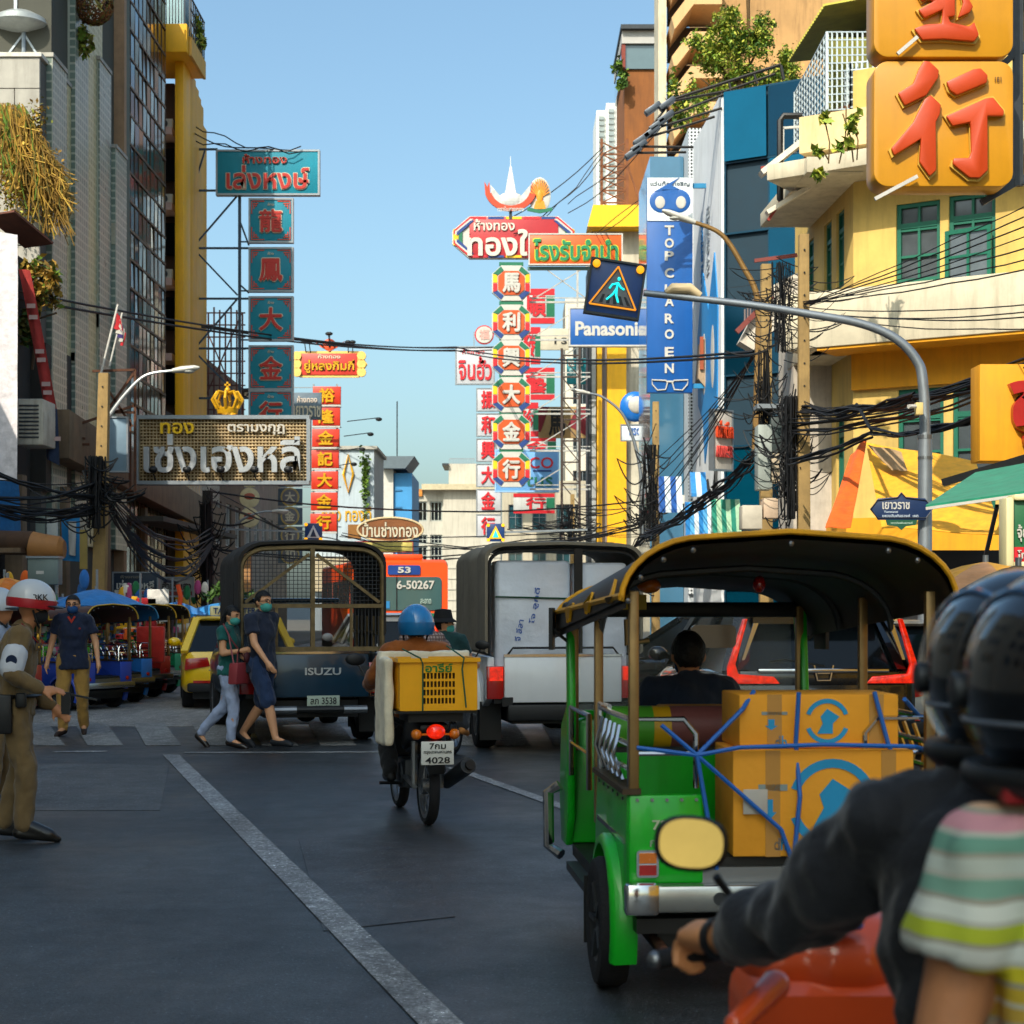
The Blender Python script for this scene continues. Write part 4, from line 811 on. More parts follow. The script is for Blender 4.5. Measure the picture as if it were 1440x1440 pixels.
# grey metal fronts, shop awnings low on the right
t = bld('grey_metal_front', 'grey-blue metal shop facade below the blue optician sign'); A = lambda x, y: at(x,y,64)
MB().b2(A(922,0).x,A(975,0).x,64,70,2,A(0,555).z).build('wall', mat('#8e9aa4', .5, .3, .12, 1), t)
for i in range(5): MB().b2(A(922+i*11,0).x+.02,A(932+i*11,0).x,63.93,63.995,2.2,A(0,560).z).build('metal_panel', mat('#a3afb8' if i % 2 else '#6c7884', .4, .4, .1, 1), t)
MB().b2(A(930,0).x,A(980,0).x,62.4,63.9,A(0,712).z,A(0,700).z).build('ledge', mat('#c8c4ba', .7, 0, .2), t)
def cyl_awning(name, label, x0, x1, y0, y1, Y, mats, n=6, cat='awning'):
    t = thing(name, label, cat); 
    for i in range(n):
        q0, q1 = at(x0+(x1-x0)*i/n,y0,Y), at(x0+(x1-x0)*(i+1)/n,y1,Y); b = MB(); b.prismx([(Y,q0.z),(Y-.02,q0.z),(Y-.5,q1.z+.1),(Y-.5,q1.z),(Y-.46,q1.z),(Y,q1.z+.12)], q0.x, q1.x); b.build('stripe', mats[i % len(mats)], t)
    return t
cyl_awning('awning', 'green and pale striped drop awning left of the transformer', 1000,1040,702,765,48, [cloth('#1d7a66'), cloth('#9cc0a0')])
cyl_awning('awning', 'tall blue striped drop awning below the blue optician sign', 963,1000,706,775,50, [cloth('#1b72b4'), cloth('#4e9ad0'), cloth('#c8d2d8')])
cyl_awning('awning', 'blue and white drop awning beside the stained wall pole', 926,958,670,722,54, [cloth('#1c4f96'), cloth('#c2ccd4')], 4)
cyl_awning('awning', 'small blue sunblind with white patch right of stained wall', 970,992,664,700,52, [cloth('#2f7fc0'), cloth('#c2d0da')], 3)
t, w, h = board('hotel_sign', 'grey sign board with red raised letters leaning by the cables', 999,578,1034,660,47, mat('#c3beb8', .6, 0, .1, streak=.2), GALV, .15, yaw=R(38))
txt('เช่าตึก', t, 0, h*.18, w*.9, h*.3, ORED, d=.08, y=-.03); txt('ADMAGER', t, 0, -h*.2, w*.9, h*.2, mat('#d04a44', .5), d=.06, y=-.03)
# -- yellow column block with stained wall
t = bld('yellow_column_building', 'yellow column building with stained concrete wall behind the signs'); A = lambda x, y: at(x,y,90); Yc = 90.
MB().b2(A(880,0).x,A(938,0).x,90,100,0,A(0,330).z).build('stained_wall', mat('#c2bba8', .85, 0, .3, .6, .2, 6, streak=.75), t)
for x0, x1, m in ((826,832,DKSTEEL),(832,838,mat('#9aa0a2', .6)),(839,846,YEL),(846,853,mat('#7c7f84', .6)),(853,880,YEL)): MB().b2(A(x0,0).x,A(x1,0).x-.01,89.4 if m is YEL else 89.8,92,0,A(0,380).z).build('fin', m, t)
MB().prism([(A(824,0).x,A(0,328).z),(A(906,0).x,A(0,328).z),(A(904,0).x,A(0,298).z),(A(832,0).x,A(0,298).z)], 88.4, 94).build('yellow_cap', mat('#e8b40c', .55, 0, .06, 1, stretch=(9,1,.1)), t)
MB().b2(A(832,0).x,A(904,0).x,89.6,94,A(0,380).z,A(0,328).z).build('upper_wall', mat('#c9bfa8', .8, 0, .25, .8, streak=.4), t)
t = bld('lattice_tower', 'rusty lattice truss tower on the roof behind the optician sign', cat='truss tower'); b = MB(); z0 = 300
for Yq in (90.5,92.5):
    A = lambda x, y: at(x,y,Yq)
    for x in (846,882): b.bar(A(x,196),A(x,302),.14)
    for j in range(6):
        y0, y1 = 200+j*17, 217+j*17; b.bar(A(846,y0),A(882,y1),.06).bar(A(882,y0),A(846,y1),.06).bar(A(846,y1),A(882,y1),.08)
b.bar(at(882,230,90.5),at(905,300,90.5),.08).bar(at(846,196,90.5),at(846,196,92.5),.1).bar(at(882,196,90.5),at(882,196,92.5),.1).build('bars', mat('#7a4a2c', .7, .3, .3), t)
# towers behind
BEI = mat('#c9a06a', .8, 0, .12, .4, streak=.35)
t = bld('beige_balcony_tower', 'large beige tower with stepped balconies behind tree, upper right'); A = lambda x, y: at(x,y,105); 
MB().b2(A(1000,0).x,A(1260,0).x,105,125,0,A(0,-60).z).build('wall', mat('#b98f5c', .85, 0, .25, .3, .15, 4, streak=.5), t)
MB().b2(A(922,0).x,A(933,0).x,103,106,0,A(0,-60).z).build('white_pier', WBAND, t)
for j, y in enumerate((-30,22,75,122,170,215)):
    MB().prism([(A(936,0).x,A(0,y+34).z),(A(962,0).x,A(0,y).z),(A(1004,0).x,A(0,y).z),(A(1004,0).x,A(0,y+16).z),(A(966,0).x,A(0,y+16).z),(A(940,0).x,A(0,y+50).z)], 101, 105).build('balcony', mat('#cfa674', .75, 0, .1, .6, streak=.2), t); MB().b2(A(940,0).x,A(1000,0).x,104.6,106,A(0,y+60).z,A(0,y+20).z).build('balcony_recess', mat('#4a3a2a', .8), t)
t = bld('brown_lift_tower', 'rust-brown lift tower with glazed top room, left of beige tower'); A = lambda x, y: at(x,y,135)
MB().b2(A(878,0).x,A(921,0).x,135,145,0,A(0,98).z).build('wall', mat('#8a5428', .85, 0, .25, .35, .15, 3, streak=.5), t); MB().b2(A(875,0).x,A(921,0).x,134.8,145,A(0,98).z+.01,A(0,64).z).build('glazed_room', glass('#566a70', .1), t)
MB().b2(A(874,0).x,A(921,0).x,134.5,145,A(0,64).z+.01,A(0,46).z).build('roof_band', mat('#aaa8a4', .7, 0, .1), t); MB().b2(A(872,0).x,A(921,0).x,134,145.5,A(0,46).z,A(0,40).z).build('roof', DKSTEEL, t); MB().b2(A(874,0).x,A(879,0).x,134.6,135.5,A(0,98).z,A(0,62).z).build('red_post', mat('#7a3428', .7), t)
plant(t, at(872,110,134), (.5,.4,.9), 160, [LEAF[2],LEAF[0]], .35, seed=51)
t = bld('white_apartment_tower', 'distant white apartment tower with grey window bands, upper centre right'); A = lambda x, y: at(x,y,230)
for i, (x0,x1,yt) in enumerate(((839,852,155),(852,865,148),(865,880,143))):
    MB().b2(A(x0,0).x,A(x1,0).x-.02,230-i,240,0,A(0,yt).z).build('wall', mat('#dcdcd8', .7, 0, .05), t)
    for k in range(15): MB().b2(A(x0+3,0).x,A(x1-2,0).x,229.7-i,230-i,A(0,yt+14+k*8).z,A(0,yt+9+k*8).z).build('window', mat('#8a9494', .3, 0, .1), t)
t = thing('terrace_tree', 'yellow-green leafy tree growing on terrace above blue glass building', 'tree'); b = MB(); A = lambda x, y: at(x,y,62)
b.tube([A(1040,175),A(1042,120),A(1035,60),A(1030,25)],[.16,.13,.08,.03],8); 
for s in (((1040,125),(1000,70)),((1040,110),(1075,50)),((1036,70),(1010,30)),((1038,140),(985,110)),((1042,135),(1090,100)),((1052,0),(1054,100))): b.tube([A(*s[0]),A((s[0][0]+s[1][0])/2,(s[0][1]+s[1][1])/2+6),A(*s[1])],[.07,.05,.02],6)
b.build('trunk', mat('#5a4426', .9, 0, .3), t)
for i,(x,y,rx,rz_,n) in enumerate(((1010,55,.75,.6,520),(1050,60,.9,.7,700),(1000,90,.6,.5,300),(1075,40,.6,.5,320),(1030,110,.9,.6,600),(1075,110,.9,.6,560),(1105,95,.6,.8,360),(980,60,.4,.3,140),(1025,25,.5,.3,200),(1050,150,1.,.4,420),(985,150,.4,.6,200))):
    plant(t, A(x,y), (rx,.8,rz_), int(n*3.2), LEAF if i % 2 else [LEAF[1],LEAF[3],LEAF[0]], .105, 'crown', seed=60+i)
t = thing('terrace_creeper', 'straggly creeper on balconies left of terrace tree', 'plant'); 
for i,(x,y) in enumerate(((960,165),(950,130),(968,135),(955,170))): plant(t, at(x,y,64), (.3,.3,.6), 130, LEAF, .16, seed=80+i)
# ---- signs over the street on the right
Yo = 88.
t, w, h = board('shop_sign', 'long red Thai gold-shop sign with striped octagon ends', 660,305,785,362,Yo, mat('#a8262c', .45, 0, .12, .8), None, .3)
e = 24/FP*Yo; P = [(-w/2-e,-h/2+e*.8),(-w/2-e,h/2-e*.8),(-w/2,h/2+.05),(w/2,h/2+.05),(w/2+e,h/2-e*.8),(w/2+e,-h/2+e*.8),(w/2,-h/2-.05),(-w/2,-h/2-.05)]
MB().prism(P, .06, .34).build('octagon_backing', WHITE, t)
b = MB()
for m in (BLU, CRED, YL, GRN, WHITE): b.use(m)
for sx in (-1,1):
    for sz in (-1,1):
        for k, ci in ((0,1),(1,4),(2,0)):
            o0 = .08+k*.2; q = [(sx*(w/2+e-o0*.4-.03), sz*(h/2-e*.8-o0*.15)), (sx*(w/2-o0*.15), sz*(h/2-o0*.42+.02)), (sx*(w/2-o0*.15-.16), sz*(h/2-o0*.42+.02)), (sx*(w/2+e-o0*.4-.03), sz*(h/2-e*.8-o0*.15-.2))]
            b.cur = ci; b.prism(q, -.02-k*.004, .05)
    b.cur = 2; b.b2(*sorted((sx*(w/2+e-.05),sx*(w/2+e-.3))),-.01,.05,-.4,.4); b.cur = 3; b.b2(*sorted((sx*(w/2+e-.31),sx*(w/2+e-.5))),-.01,.05,-.5,.5)
for i in range(5):
    for sz in (-1,1): b.cur = (1,0,2,1,0)[i]; b.b2(-w/2+i*w/5+.05,-w/2+(i+1)*w/5-.05,-.012,0,sz*(h/2-.05)-.06,sz*(h/2-.05)+.06)
b.build('striped_border', None, t); txt('ทองใบ', t, -.4, -h*.14, w*.86, h*.66, mat('#c6c2b4', .5), d=.08, bold=.028); txt('ห้างทอง', t, -w*.22, h*.3, w*.46, h*.28, mat('#c6c2b4', .5), d=.05)
c = at(718,277,Yo); t = thing('crest_emblem', 'silver winged crest on red ribbon atop the long red sign', 'emblem', c); b = MB()
b.prism([(-.3,0),(.3,0),(.04,1.5),(-.04,1.5)], -.08, .08); b.bar((0,0,1.4),(0,0,2.),.03).build('spire', mat('#d0ccc4', .4, .2, .15, 4), t)
MB().ell((0,0,-.15),(.65,.12,.4)).prism([(-.4,-.1),(-1,.6),(-.95,-.1),(-.4,-.5)], -.08, .08).prism([(.4,-.1),(1,.6),(.95,-.1),(.4,-.5)], -.08, .08).build('garuda_body', mat('#b9b8b4', .5, .2, .25, 5), t)
MB().loft([[V((1.15*math.sin(a)*s,-.02,-.05-1.0*math.cos(a)*s+(.45 if 1 else 0)))+V((0,d,0)) for s,d in ((.85,-.1),(1.12,-.1),(1.12,.08),(.85,.08))] for a in [R(-75+i*10) for i in range(16)]]).build('ribbon', mat('#c2401e', .5), t)
MB().prism([(-1.25,.1),(-1.0,.1),(-1.05,.75),(-1.15,.5),(-1.3,.75)], -.06, .06).prism([(1.25,.1),(1.0,.1),(1.05,.75),(1.15,.5),(1.3,.75)], -.06, .06).build('ribbon_tail', mat('#c2401e', .5), t)
txt('ตราใบสายทอง', t, 0, -.62, 1.3, .24, WHITE, y=-.14); MB().bar((0,.05,-.6),(0,.05,-1.1),.15).build('stem', DKSTEEL, t)
c = at(759,280,Yo); t = thing('crest_emblem', 'orange and gold sunburst crest right of the silver crest', 'emblem', c); b = MB(); b.ell((0,.05,.2),(.55,.06,.9)).build('white_backing', WHITE, t); b = MB()
for i in range(13): a = R(-80+i*13.3); b.bar((math.sin(a)*.12,-.04,.1+math.cos(a)*.1),(math.sin(a)*.48,-.04,.2+math.cos(a)*.8),.05)
b.ell((0,-.05,.1),(.16,.06,.35)).prism([(-.3,-.5),(.3,-.5),(.2,-.1),(-.2,-.1)], -.08,.0).build('sunburst', mat('#e08a1a', .45), t); MB().prism([(-.62,-.6),(0,-.72),(.62,-.6),(.62,-.42),(0,-.54),(-.62,-.42)], -.1, -.03).build('green_ribbon', GRN, t)
t, w, h = board('pawnshop_sign', 'orange pawnshop sign with green Thai letters overlapping the red sign', 745,330,874,371,84, mat('#c4540f', .45, 0, .12, .7, streak=.12), WHITE, .25)
outline_txt('โรงรับจำนำ', t, 0, -.03, w*.92, h*.74, mat('#0f7a4c', .45), mat('#b9c020', .5), bold=.025); MB().b2(-w/2-.1,w/2,.3,.5,-h/2-.22,-h/2-.08).build('steel_ledge', mat('#5a7a74', .5, .3), t)
for k, ch in enumerate('馬利興大金行'):
    yc = (398,453,503,555,607,660)[k]; c = at(719,yc,Yo); r = 24/FP*Yo
    t = thing('octagon_sign', 'orange octagon sign with white character %s, %s of the hanging octagon stack' % (ch, ('topmost','second','third','fourth','fifth','lowest')[k]), 'sign', c, 0, 'hanging octagon signs')
    o8 = lambda s, cx=.52: [(s*q[0]*1.1,s*q[1]) for q in ((-1,-cx),(-1,cx),(-cx,1),(cx,1),(1,cx),(1,-cx),(cx,-1),(-cx,-1))]
    MB().prism(o8(r*1.03), .0, .3).build('backing', WHITE, t); MB().prism(o8(r*.70,.55), -.05, -.002).build('orange_face', OR, t)
    b = MB()
    for m in (YL,CRED,GRN,BLU): b.use(m)
    for sx in (-1,1):
        b.cur = 0; b.b2(*sorted((sx*r*1.07,sx*r*.82)),-.03,-.001,.02,r*.5); b.cur = 1; b.b2(*sorted((sx*r*1.07,sx*r*.82)),-.03,-.001,-r*.5,-.02)
        for sz, ci in ((1,2),(-1,3)): b.cur = ci; b.prism([(sx*r*1.07,sz*r*.55),(sx*r*.6,sz*r*.97),(sx*r*.44,sz*r*.74),(sx*r*.82,sz*r*.44)], -.03, -.001)
    struct(b.build('coloured_border', None, t), 'stuff'); txt(ch, t, 0, 0, r*1.05, r*1.15, WHITE, d=.09, y=-.05, bold=.04)
    MB().b2(-.6,.6,.05,.2,r+.03,r+.2).build('hanger', GRN, t)
t = thing('sign_truss', 'pale steel truss carrying octagon signs out from yellow columns', 'truss'); b = MB(); A = lambda x, y: at(x,y,88.6)
for y in (425,478,530,582,634,688): b.bar(A(745,y),A(830,y),.09).bar(A(745,y-6),A(830,y-6),.05)
for y in (372,425,478,530,582,634): b.bar(A(748,y+50),A(826,y+2),.05)
b.bar(A(812,380),A(812,700),.1).bar(A(770,380),A(825,420),.05); b.build('bars', mat('#b2b0aa', .5, .4, .3), t)
t = thing('dark_truss', 'dark brown steel truss beside the lower yellow columns', 'truss'); b = MB(); A = lambda x, y: at(x,y,87)
for x in (790,815): b.bar(A(x,490),A(x,770),.12)
for j in range(9): b.bar(A(790,500+j*30),A(815,500+j*30),.07).bar(A(790,500+j*30),A(815,530+j*30),.05)
b.build('bars', mat('#463a34', .7, .4, .3), t)
# green/red/white panels behind
for k, (x0,x1,y0,y1,ch) in enumerate(((722,780,406,455,'順'),(722,760,460,512,'發'),(722,780,517,562,'藝'),(722,757,566,614,'珍'),(722,782,616,640,'金'),(722,780,694,722,'行'))):
    t, w, h = board('hanging_sign', 'white red-banded sign with red character, %s behind octagon stack' % ('topmost','second','third','fourth','fifth','lowest')[k], x0,y0,x1,y1,97, mat('#b9bcba', .55, 0, .12, streak=.2), None, .2, grp='green red white panels')
    b = MB(); b.use(CRED).use(GRN); b.cur = 0; b.b2(-w/2,w/2,-.02,-.002,h*.32,h/2); b.b2(-w/2,w/2,-.02,-.002,-h/2,-h*.34); b.cur = 1; b.b2(w*.3,w/2,-.021,-.002,-h*.3,h*.28); b.build('bands', None, t); txt(ch, t, .1, 0, w*.5, h*.62, CRED, y=-.03)
t, w, h = board('shop_sign', 'grey sign with red Thai letters left of octagon stack', 642,489,694,539,104, mat('#b4b6bc', .55, 0, .1, streak=.1), GALV, .2); txt('จินฮั้ว', t, 0, -h*.08, w*.9, h*.66, CRED, d=.05); txt('ห้างทอง', t, -.1, h*.4, w*.6, h*.15, CRED)
c = at(681,471,104); t = thing('round_sign', 'small round white sign with red rim left of octagons', 'sign', c); MB().disc((0,0,0),(0,1,0),.56,.15,24).build('rim', CRED, t); MB().disc((0,-.06,0),(0,1,0),.49,.12,24).build('disc', WHITE, t); txt('福', t, 0, 0, .6, .6, mat('#c89a90', .6), y=-.13); MB().bar((-.6,.05,.2),(-.6,.05,-1),.06).build('bracket', GALV, t)
for k, ch in enumerate('振和興大金行'):
    yc = 562+k*35.5; t, w, h = board('hanging_sign', 'grey sign panel with red character, %s down the column left of octagons' % ('first','second','third','fourth','fifth','sixth')[k], 671,yc-15,704,yc+15,104, mat('#b4b6bc', .55, 0, .1), GALV, .2, grp='grey panels with red characters')
    txt(ch, t, -.05, 0, w*.6, h*.85, CRED, d=.06, bold=.03)
t, w, h = board('store_sign', 'light blue store sign with red and green lettering behind lowest octagon', 698,634,784,690,93, mat('#6ba2d8', .45, 0, .06), mat('#8db8e2', .5), .25); txt('TESCO', t, w*.02, h*.2, w*.82, h*.28, CRED, bold=.012); txt('Lotus', t, w*.02, -h*.22, w*.8, h*.36, mat('#136a54', .5), bold=.01); MB().b2(w*.1,w*.4,-.03,-.004,-h*.02,h*.02).build('underline', BLU, t)
t, w, h = board('painted_sign', 'tan sign with dark red side and black brush figure behind octagons', 757,572,826,616,99, mat('#a8895c', .6, 0, .2), None, .2); MB().prism([(w*.1,-h*.1),(w*.3,h*.5),(w*.5,h*.5),(w*.5,-h*.45)], -.02, -.002).build('red_shape', mat('#7a1c2a', .6), t); b = MB().prism([(-w*.5,h*.5),(-w*.28,h*.5),(-w*.45,-h*.3),(-w*.5,-h*.3)], -.02, -.002); b.build('red_shape', mat('#7a1c2a', .6), t); txt('馬', t, -w*.12, 0, w*.34, h*.9, BLACK, y=-.02)
t, w, h = board('phone_sign', 'small teal sign with white numbers beside the yellow columns', 797,504,824,540,96, mat('#17808c', .5), None, .2); txt('02 76', t, -.05, h*.3, w*.8, h*.22, WHITE); txt('8', t, w*.15, -h*.15, w*.3, h*.5, WHITE); txt('Bu', t, -w*.2, -.02, w*.3, h*.22, mat('#b8e0e0', .5))
t, w, h = board('billboard', 'beige billboard strip behind the octagon stack and blue sign', 742,462,800,492,108, mat('#bdb4a0', .6, 0, .12), None, .2, cat='billboard'); txt('I S', t, w*.3, -.1, w*.3, h*.3, BLACK)
t, w, h = board('brand_sign', 'blue rectangular sign reading Panasonic on the right', 802,434,909,485,78, BLUE, WHITE, .35); txt('Panasonic', t, w*.03, -h*.05, w*.93, h*.4, WHITE, bold=.035, y=-.01, d=.01)
MB().b2(w/2,w/2+1.5,.1,.25,-.3,-.15).build('bracket', DKSTEEL, t)
t = bld('right_far_shophouse', 'pale shophouse behind octagon signs with shaded windows', (at(706,0,112).x,112,0)); W = at(832,0,112).x-at(706,0,112).x; hs = [(.4+1.5*i,1.3+1.5*i,z,z+1.6) for i in range(3) for z in (3.4,6.4)]
wall_holes(W, 9.5, hs, 0, .2).build('wall', mat('#b8b09c', .8, 0, .15, .6, streak=.5), t)
for q in hs: window(t, *q, .1, GALV, glass('#24474f'), 2, 2)
MB().b2(0,W,.25,6,0,9.4).build('core', mat('#6a6458', .9), t)
t = bld('right_tall_back_house', 'tall narrow white house behind the dark steel truss', (at(795,0,118).x,118,0)); row(t, 2.6, 22, [.5], [3+3*k for k in range(6)], 1.3, 1.6, mat('#d6d0c0', .8, 0, .15, .6, streak=.4), GALV, WINGL); MB().b2(0,2.6,.25,6,0,22).build('core', mat('#8a8478', .9), t)
c = at(893,572,72); t = thing('bank_disc_sign', 'blue disc sign with white dot above a white plate', 'sign', c); MB().ell((0,0,0),(.62,.25,.62), 28, 14).build('disc', mat('#1c6cc0', .3, 0, .08, coat=.5), t, smooth=True); MB().ell((.06,-.18,.05),(.36,.16,.36), 24, 12).build('dot', WHITE, t, smooth=True); MB().bar((.5,.1,-1.3),(.5,.1,.1),.06).bar((.5,.1,-.1),(1.6,.1,-.1),.06).build('bracket', DKSTEEL, t)
t, w, h = board('bank_sign', 'small white plate sign with blue lettering under disc sign', 874,598,917,619,72, mat('#ced6dc', .5), GALV, .15); txt('TISCO', t, 0, h*.08, w*.6, h*.5, mat('#1a5aa8', .5), bold=.02)
# ---- the big gold sign, upper right
GP = mat('#c08404', .45, 0, .1, 1.2, coat=.15, streak=.12); GS = mat('#b87c10', .5, 0, .08); ORG = mat('#b83c08', .45, 0, .12, 2); Yk = 25.
def rrect(x0,x1,z0,z1,r,n=8):
    P = []
    for cx_, cz_, a0 in ((x1-r,z1-r,0),(x0+r,z1-r,90),(x0+r,z0+r,180),(x1-r,z0+r,270)):
        for i in range(n+1): a = R(a0+90*i/n); P.append((cx_+r*math.cos(a),cz_+r*math.sin(a)))
    return P
def zoom8(pts): return [(1080+x/3.428, y/3.428) for x, y in pts]    # outline points read off an enlargement
def bigsign(label, y0, y1, strokes, grp):
    a, b = at(1229,y0,Yk), at(1425,y1,Yk); c = (a+b)/2; t = thing('gold_sign', label, 'sign', c, 0, grp); w, h = b.x-a.x, a.z-b.z
    sh = V((-.2,.55,-.12)) if False else V((-.17,.5,0)); P = rrect(-w/2,w/2,-h/2,h/2,.2)
    MB().prism(P, 0, .55).build('box', GP, t, bevel=.015)
    for st in strokes:
        Q = [(at(px,py,Yk)-c) for px,py in zoom8(st)]; Q = [(q.x,q.z) for q in Q]
        gx = sum(q[0] for q in Q)/len(Q); gz = sum(q[1] for q in Q)/len(Q)
        MB().prism([(gx+(x-gx)*1.06,gz+(z-gz)*1.06) for x,z in Q], -.06, -.002).build('stroke_base', mat('#c8a03a', .5), t); MB().prism(Q, -.13, -.062).build('stroke', ORG, t, bevel=.022)
    return t
S1 = [(742,305),(770,308),(815,350),(812,385),(755,470),(650,520),(617,460),(690,415),(720,340)]; S2 = [(745,490),(775,468),(825,515),(820,560),(800,600),(803,830),(770,860),(720,790),(728,680),(600,760),(585,725),(690,600)]
S3 = [(850,405),(980,345),(1015,340),(1050,375),(1045,410),(900,470),(865,445)]; S4 = [(848,570),(1040,485),(1075,480),(1128,545),(1125,570),(1048,570),(1050,830),(1010,868),(960,865),(880,800),(885,772),(960,770),(970,740),(965,600),(880,618)]
b1 = bigsign('big gold box sign with raised orange character, fully in view', 86, 262, [S1,S2,S3,S4], 'big gold box signs')
T1 = [(715,60),(790,20),(760,5),(830,-60),(890,-60),(893,90),(860,95),(870,120),(960,140),(985,118),(1008,180),(985,212),(830,200),(735,205),(695,150),(750,130),(828,125),(832,60),(745,100)]; T2 = [(905,100),(930,30),(920,-20),(960,10),(980,45),(965,72)]
b2_ = bigsign('upper gold box sign cut off by the top edge of view', -96, 80, [T1,T2,[(735,20),(790,-10),(760,-60),(700,-90),(690,-60)]], 'big gold box signs')
txt('181', b1, .76, .62, .09, .07, mat('#5a3a10', .6), d=.005)
t = thing('gold_sign_mast', 'dark steel mast and arms holding the big gold signs', 'mast'); b = MB(); A = lambda x, y: at(x,y,25.6)
b.bar(A(1430,-80),A(1430,262),.1).bar(A(1436,-80),A(1436,262),.05)
for y in (-100,74,258): b.bar(A(1360,y),A(1560,y-6),.08,.08)
b.bar(A(1405,95),A(1450,55),.09).bar(A(1380,285),A(1450,245),.09); b.build('bars', DKSTEEL, t); MB().bar(at(1230,280,24.9),at(1290,248,24.9),.05).build('rod', WHITE, t); MB().bar(at(1262,76,24.9),at(1290,52,24.9),.05).build('rod', WHITE, t)
# ---- shop pieces at the right edge
t, w, h = board('wall_sign', 'orange wall sign box with raised red letter at right edge', 1378,512,1500,648,24.4, OCH, None, .5, yaw=R(0)); txt('ชู', t, .2, -.1, .85, 1.05, mat('#a01010', .4, coat=.4), d=.12, y=-.0, bold=.03)
t = thing('green_awning', 'green sloping shop awning with white hem, right edge', 'awning'); A = lambda x, y, d: at(x,y,d)
tl, tr, br, bl_ = A(1372,664,20.5),A(1500,640,19.6),A(1500,682,17.8),A(1302,710,18.6)
MB().add([tl,tr,br,bl_]+[q-V((0,0,.04)) for q in (tl,tr,br,bl_)], [(0,1,2,3),(7,6,5,4),(0,4,5,1),(1,5,6,2),(2,6,7,3),(3,7,4,0)]).build('canvas', cloth('#17785c', bump=.25), t); MB().bar(bl_-V((0,.02,.04)),br-V((0,.02,.04)),.035,.03).build('hem', WHITE, t); MB().bar(tl+V((-.3,.3,-.1)),tr+V((0,.3,.1)),.08).bar(bl_+V((.8,.2,0)),bl_+V((1.0,1.5,-.6)),.04).bar(br+V((-.3,.1,-.05)),tr+V((-.2,.2,-.5)),.05).build('frame', BLACK, t)
t, w, h = board('light_box', 'green and red light box sign with cream frame at right edge', 1424,704,1480,790,17.5, mat('#0f5c34', .45), None, .2); b = MB(); b.b2(-w/2-.08,-w/2,-.06,.22,-h/2-.05,h/2+.03); b.b2(-w/2,w/2,-.06,.22,h/2,h/2+.06); b.b2(-w/2,w/2,-.06,.22,-h/2-.06,-h/2); b.build('frame', mat('#d6cc9c', .5, 0, .1), t, bevel=.02); MB().b2(-w/2+.001,w/2,-.015,-.001,-h/2,-h/2+h*.24).build('red_strip', CRED, t); txt('จุ้ยโภชนา', t, .02, -.02, w*.9, h*.28, WHITE, y=-.005); txt('โทร 02', t, -.02, -h*.38, w*.7, h*.14, WHITE, y=-.02)
def tarp(name, label, pts, m, cat='tarp'): return banner(name, label, pts, m, .014, 12, 10, .01, cat)
tarp('tarp', 'yellow-orange tarp sloping in front of cream corner building', [at(1218,622,31),at(1372,648,30),at(1412,752,26.5),at(1240,742,28)], cloth('#e8a418', bump=.15))
tarp('tarp', 'narrow orange tarp hanging left of the yellow tarp', [at(1196,640,30.6),at(1218,616,30.6),at(1196,742,29),at(1160,742,29)], cloth('#dc5a12', bump=.5))
tarp('cloth_scrap', 'torn beige plastic scrap dangling over the yellow tarp', [at(1220,625,29.8),at(1268,635,29.8),at(1276,662,29.5),at(1255,661,29.5)], cloth('#a88a64', bump=.9), 'plastic sheet')
t = thing('shop_interior', 'dark shop front below yellow tarp with faint fittings', 'shopfront'); MB().b2(6.2,9.5,28.1,28.4,.13,2.5).build('back_wall', mat('#18191c', .8, 0, .4, 2), t); MB().b2(6.2,9.5,26.6,27.5,.13,1.0).build('counter', mat('#2c2622', .6, 0, .3), t)
for i in range(7): MB().bar((6.3+i*.35,27.2,2.0+.05*(i%3)),(6.5+i*.35,27.2,2.05),.03).build('hanging_fitting', STEEL, t)
def umbrella(name, label, c, r, h, mats, n=8, grp=None, pole=True, drop=.34):
    t = thing(name, label, 'umbrella', (c[0],c[1],0), 0, grp); z = c[2]
    for i in range(n):
        a0, a1 = 2*PI*i/n, 2*PI*(i+1)/n; rings = []
        for k in range(5):
            f = k/4; rr = max(r*f, .01); zz = z-h*f**1.5; am = (a0+a1)/2
            rings.append([V((rr*math.cos(a),rr*math.sin(a),zz+(.05*r*f*(abs((a-am)/(a0-a1))*2)**2 if 0 else -.03*f*(1-abs(a-am)/abs(a0-a1)*2)))) for a in (a0,a0+(a1-a0)*.25,am,a0+(a1-a0)*.75,a1)])
        b = MB(); b.loft(rings, False, False, True); q = [V((r*math.cos(a),r*math.sin(a),z-h)) for a in (a0,a1)]; b.quad(q[0],q[1],q[1]-V((0,0,.08)),q[0]-V((0,0,.08))); b.build('gore', mats[i % len(mats)], t, smooth=True)
    if pole: MB().cyl((0,0,0),(0,0,z+.06),.025).build('pole', GALV, t)
    return t
c = at(1386,790,16); umbrella('umbrella', 'yellow and tan market umbrella at the right edge', (c.x,16,c.z), .85, .3, [cloth('#d89812'), cloth('#d89812'), cloth('#c08a5c')])
c = at(1432,795,13.5); t = umbrella('umbrella', 'black and dark green umbrella above the foreground helmets', (c.x,13.5,c.z), .5, .22, [cloth('#1b2326'), cloth('#14382a')])
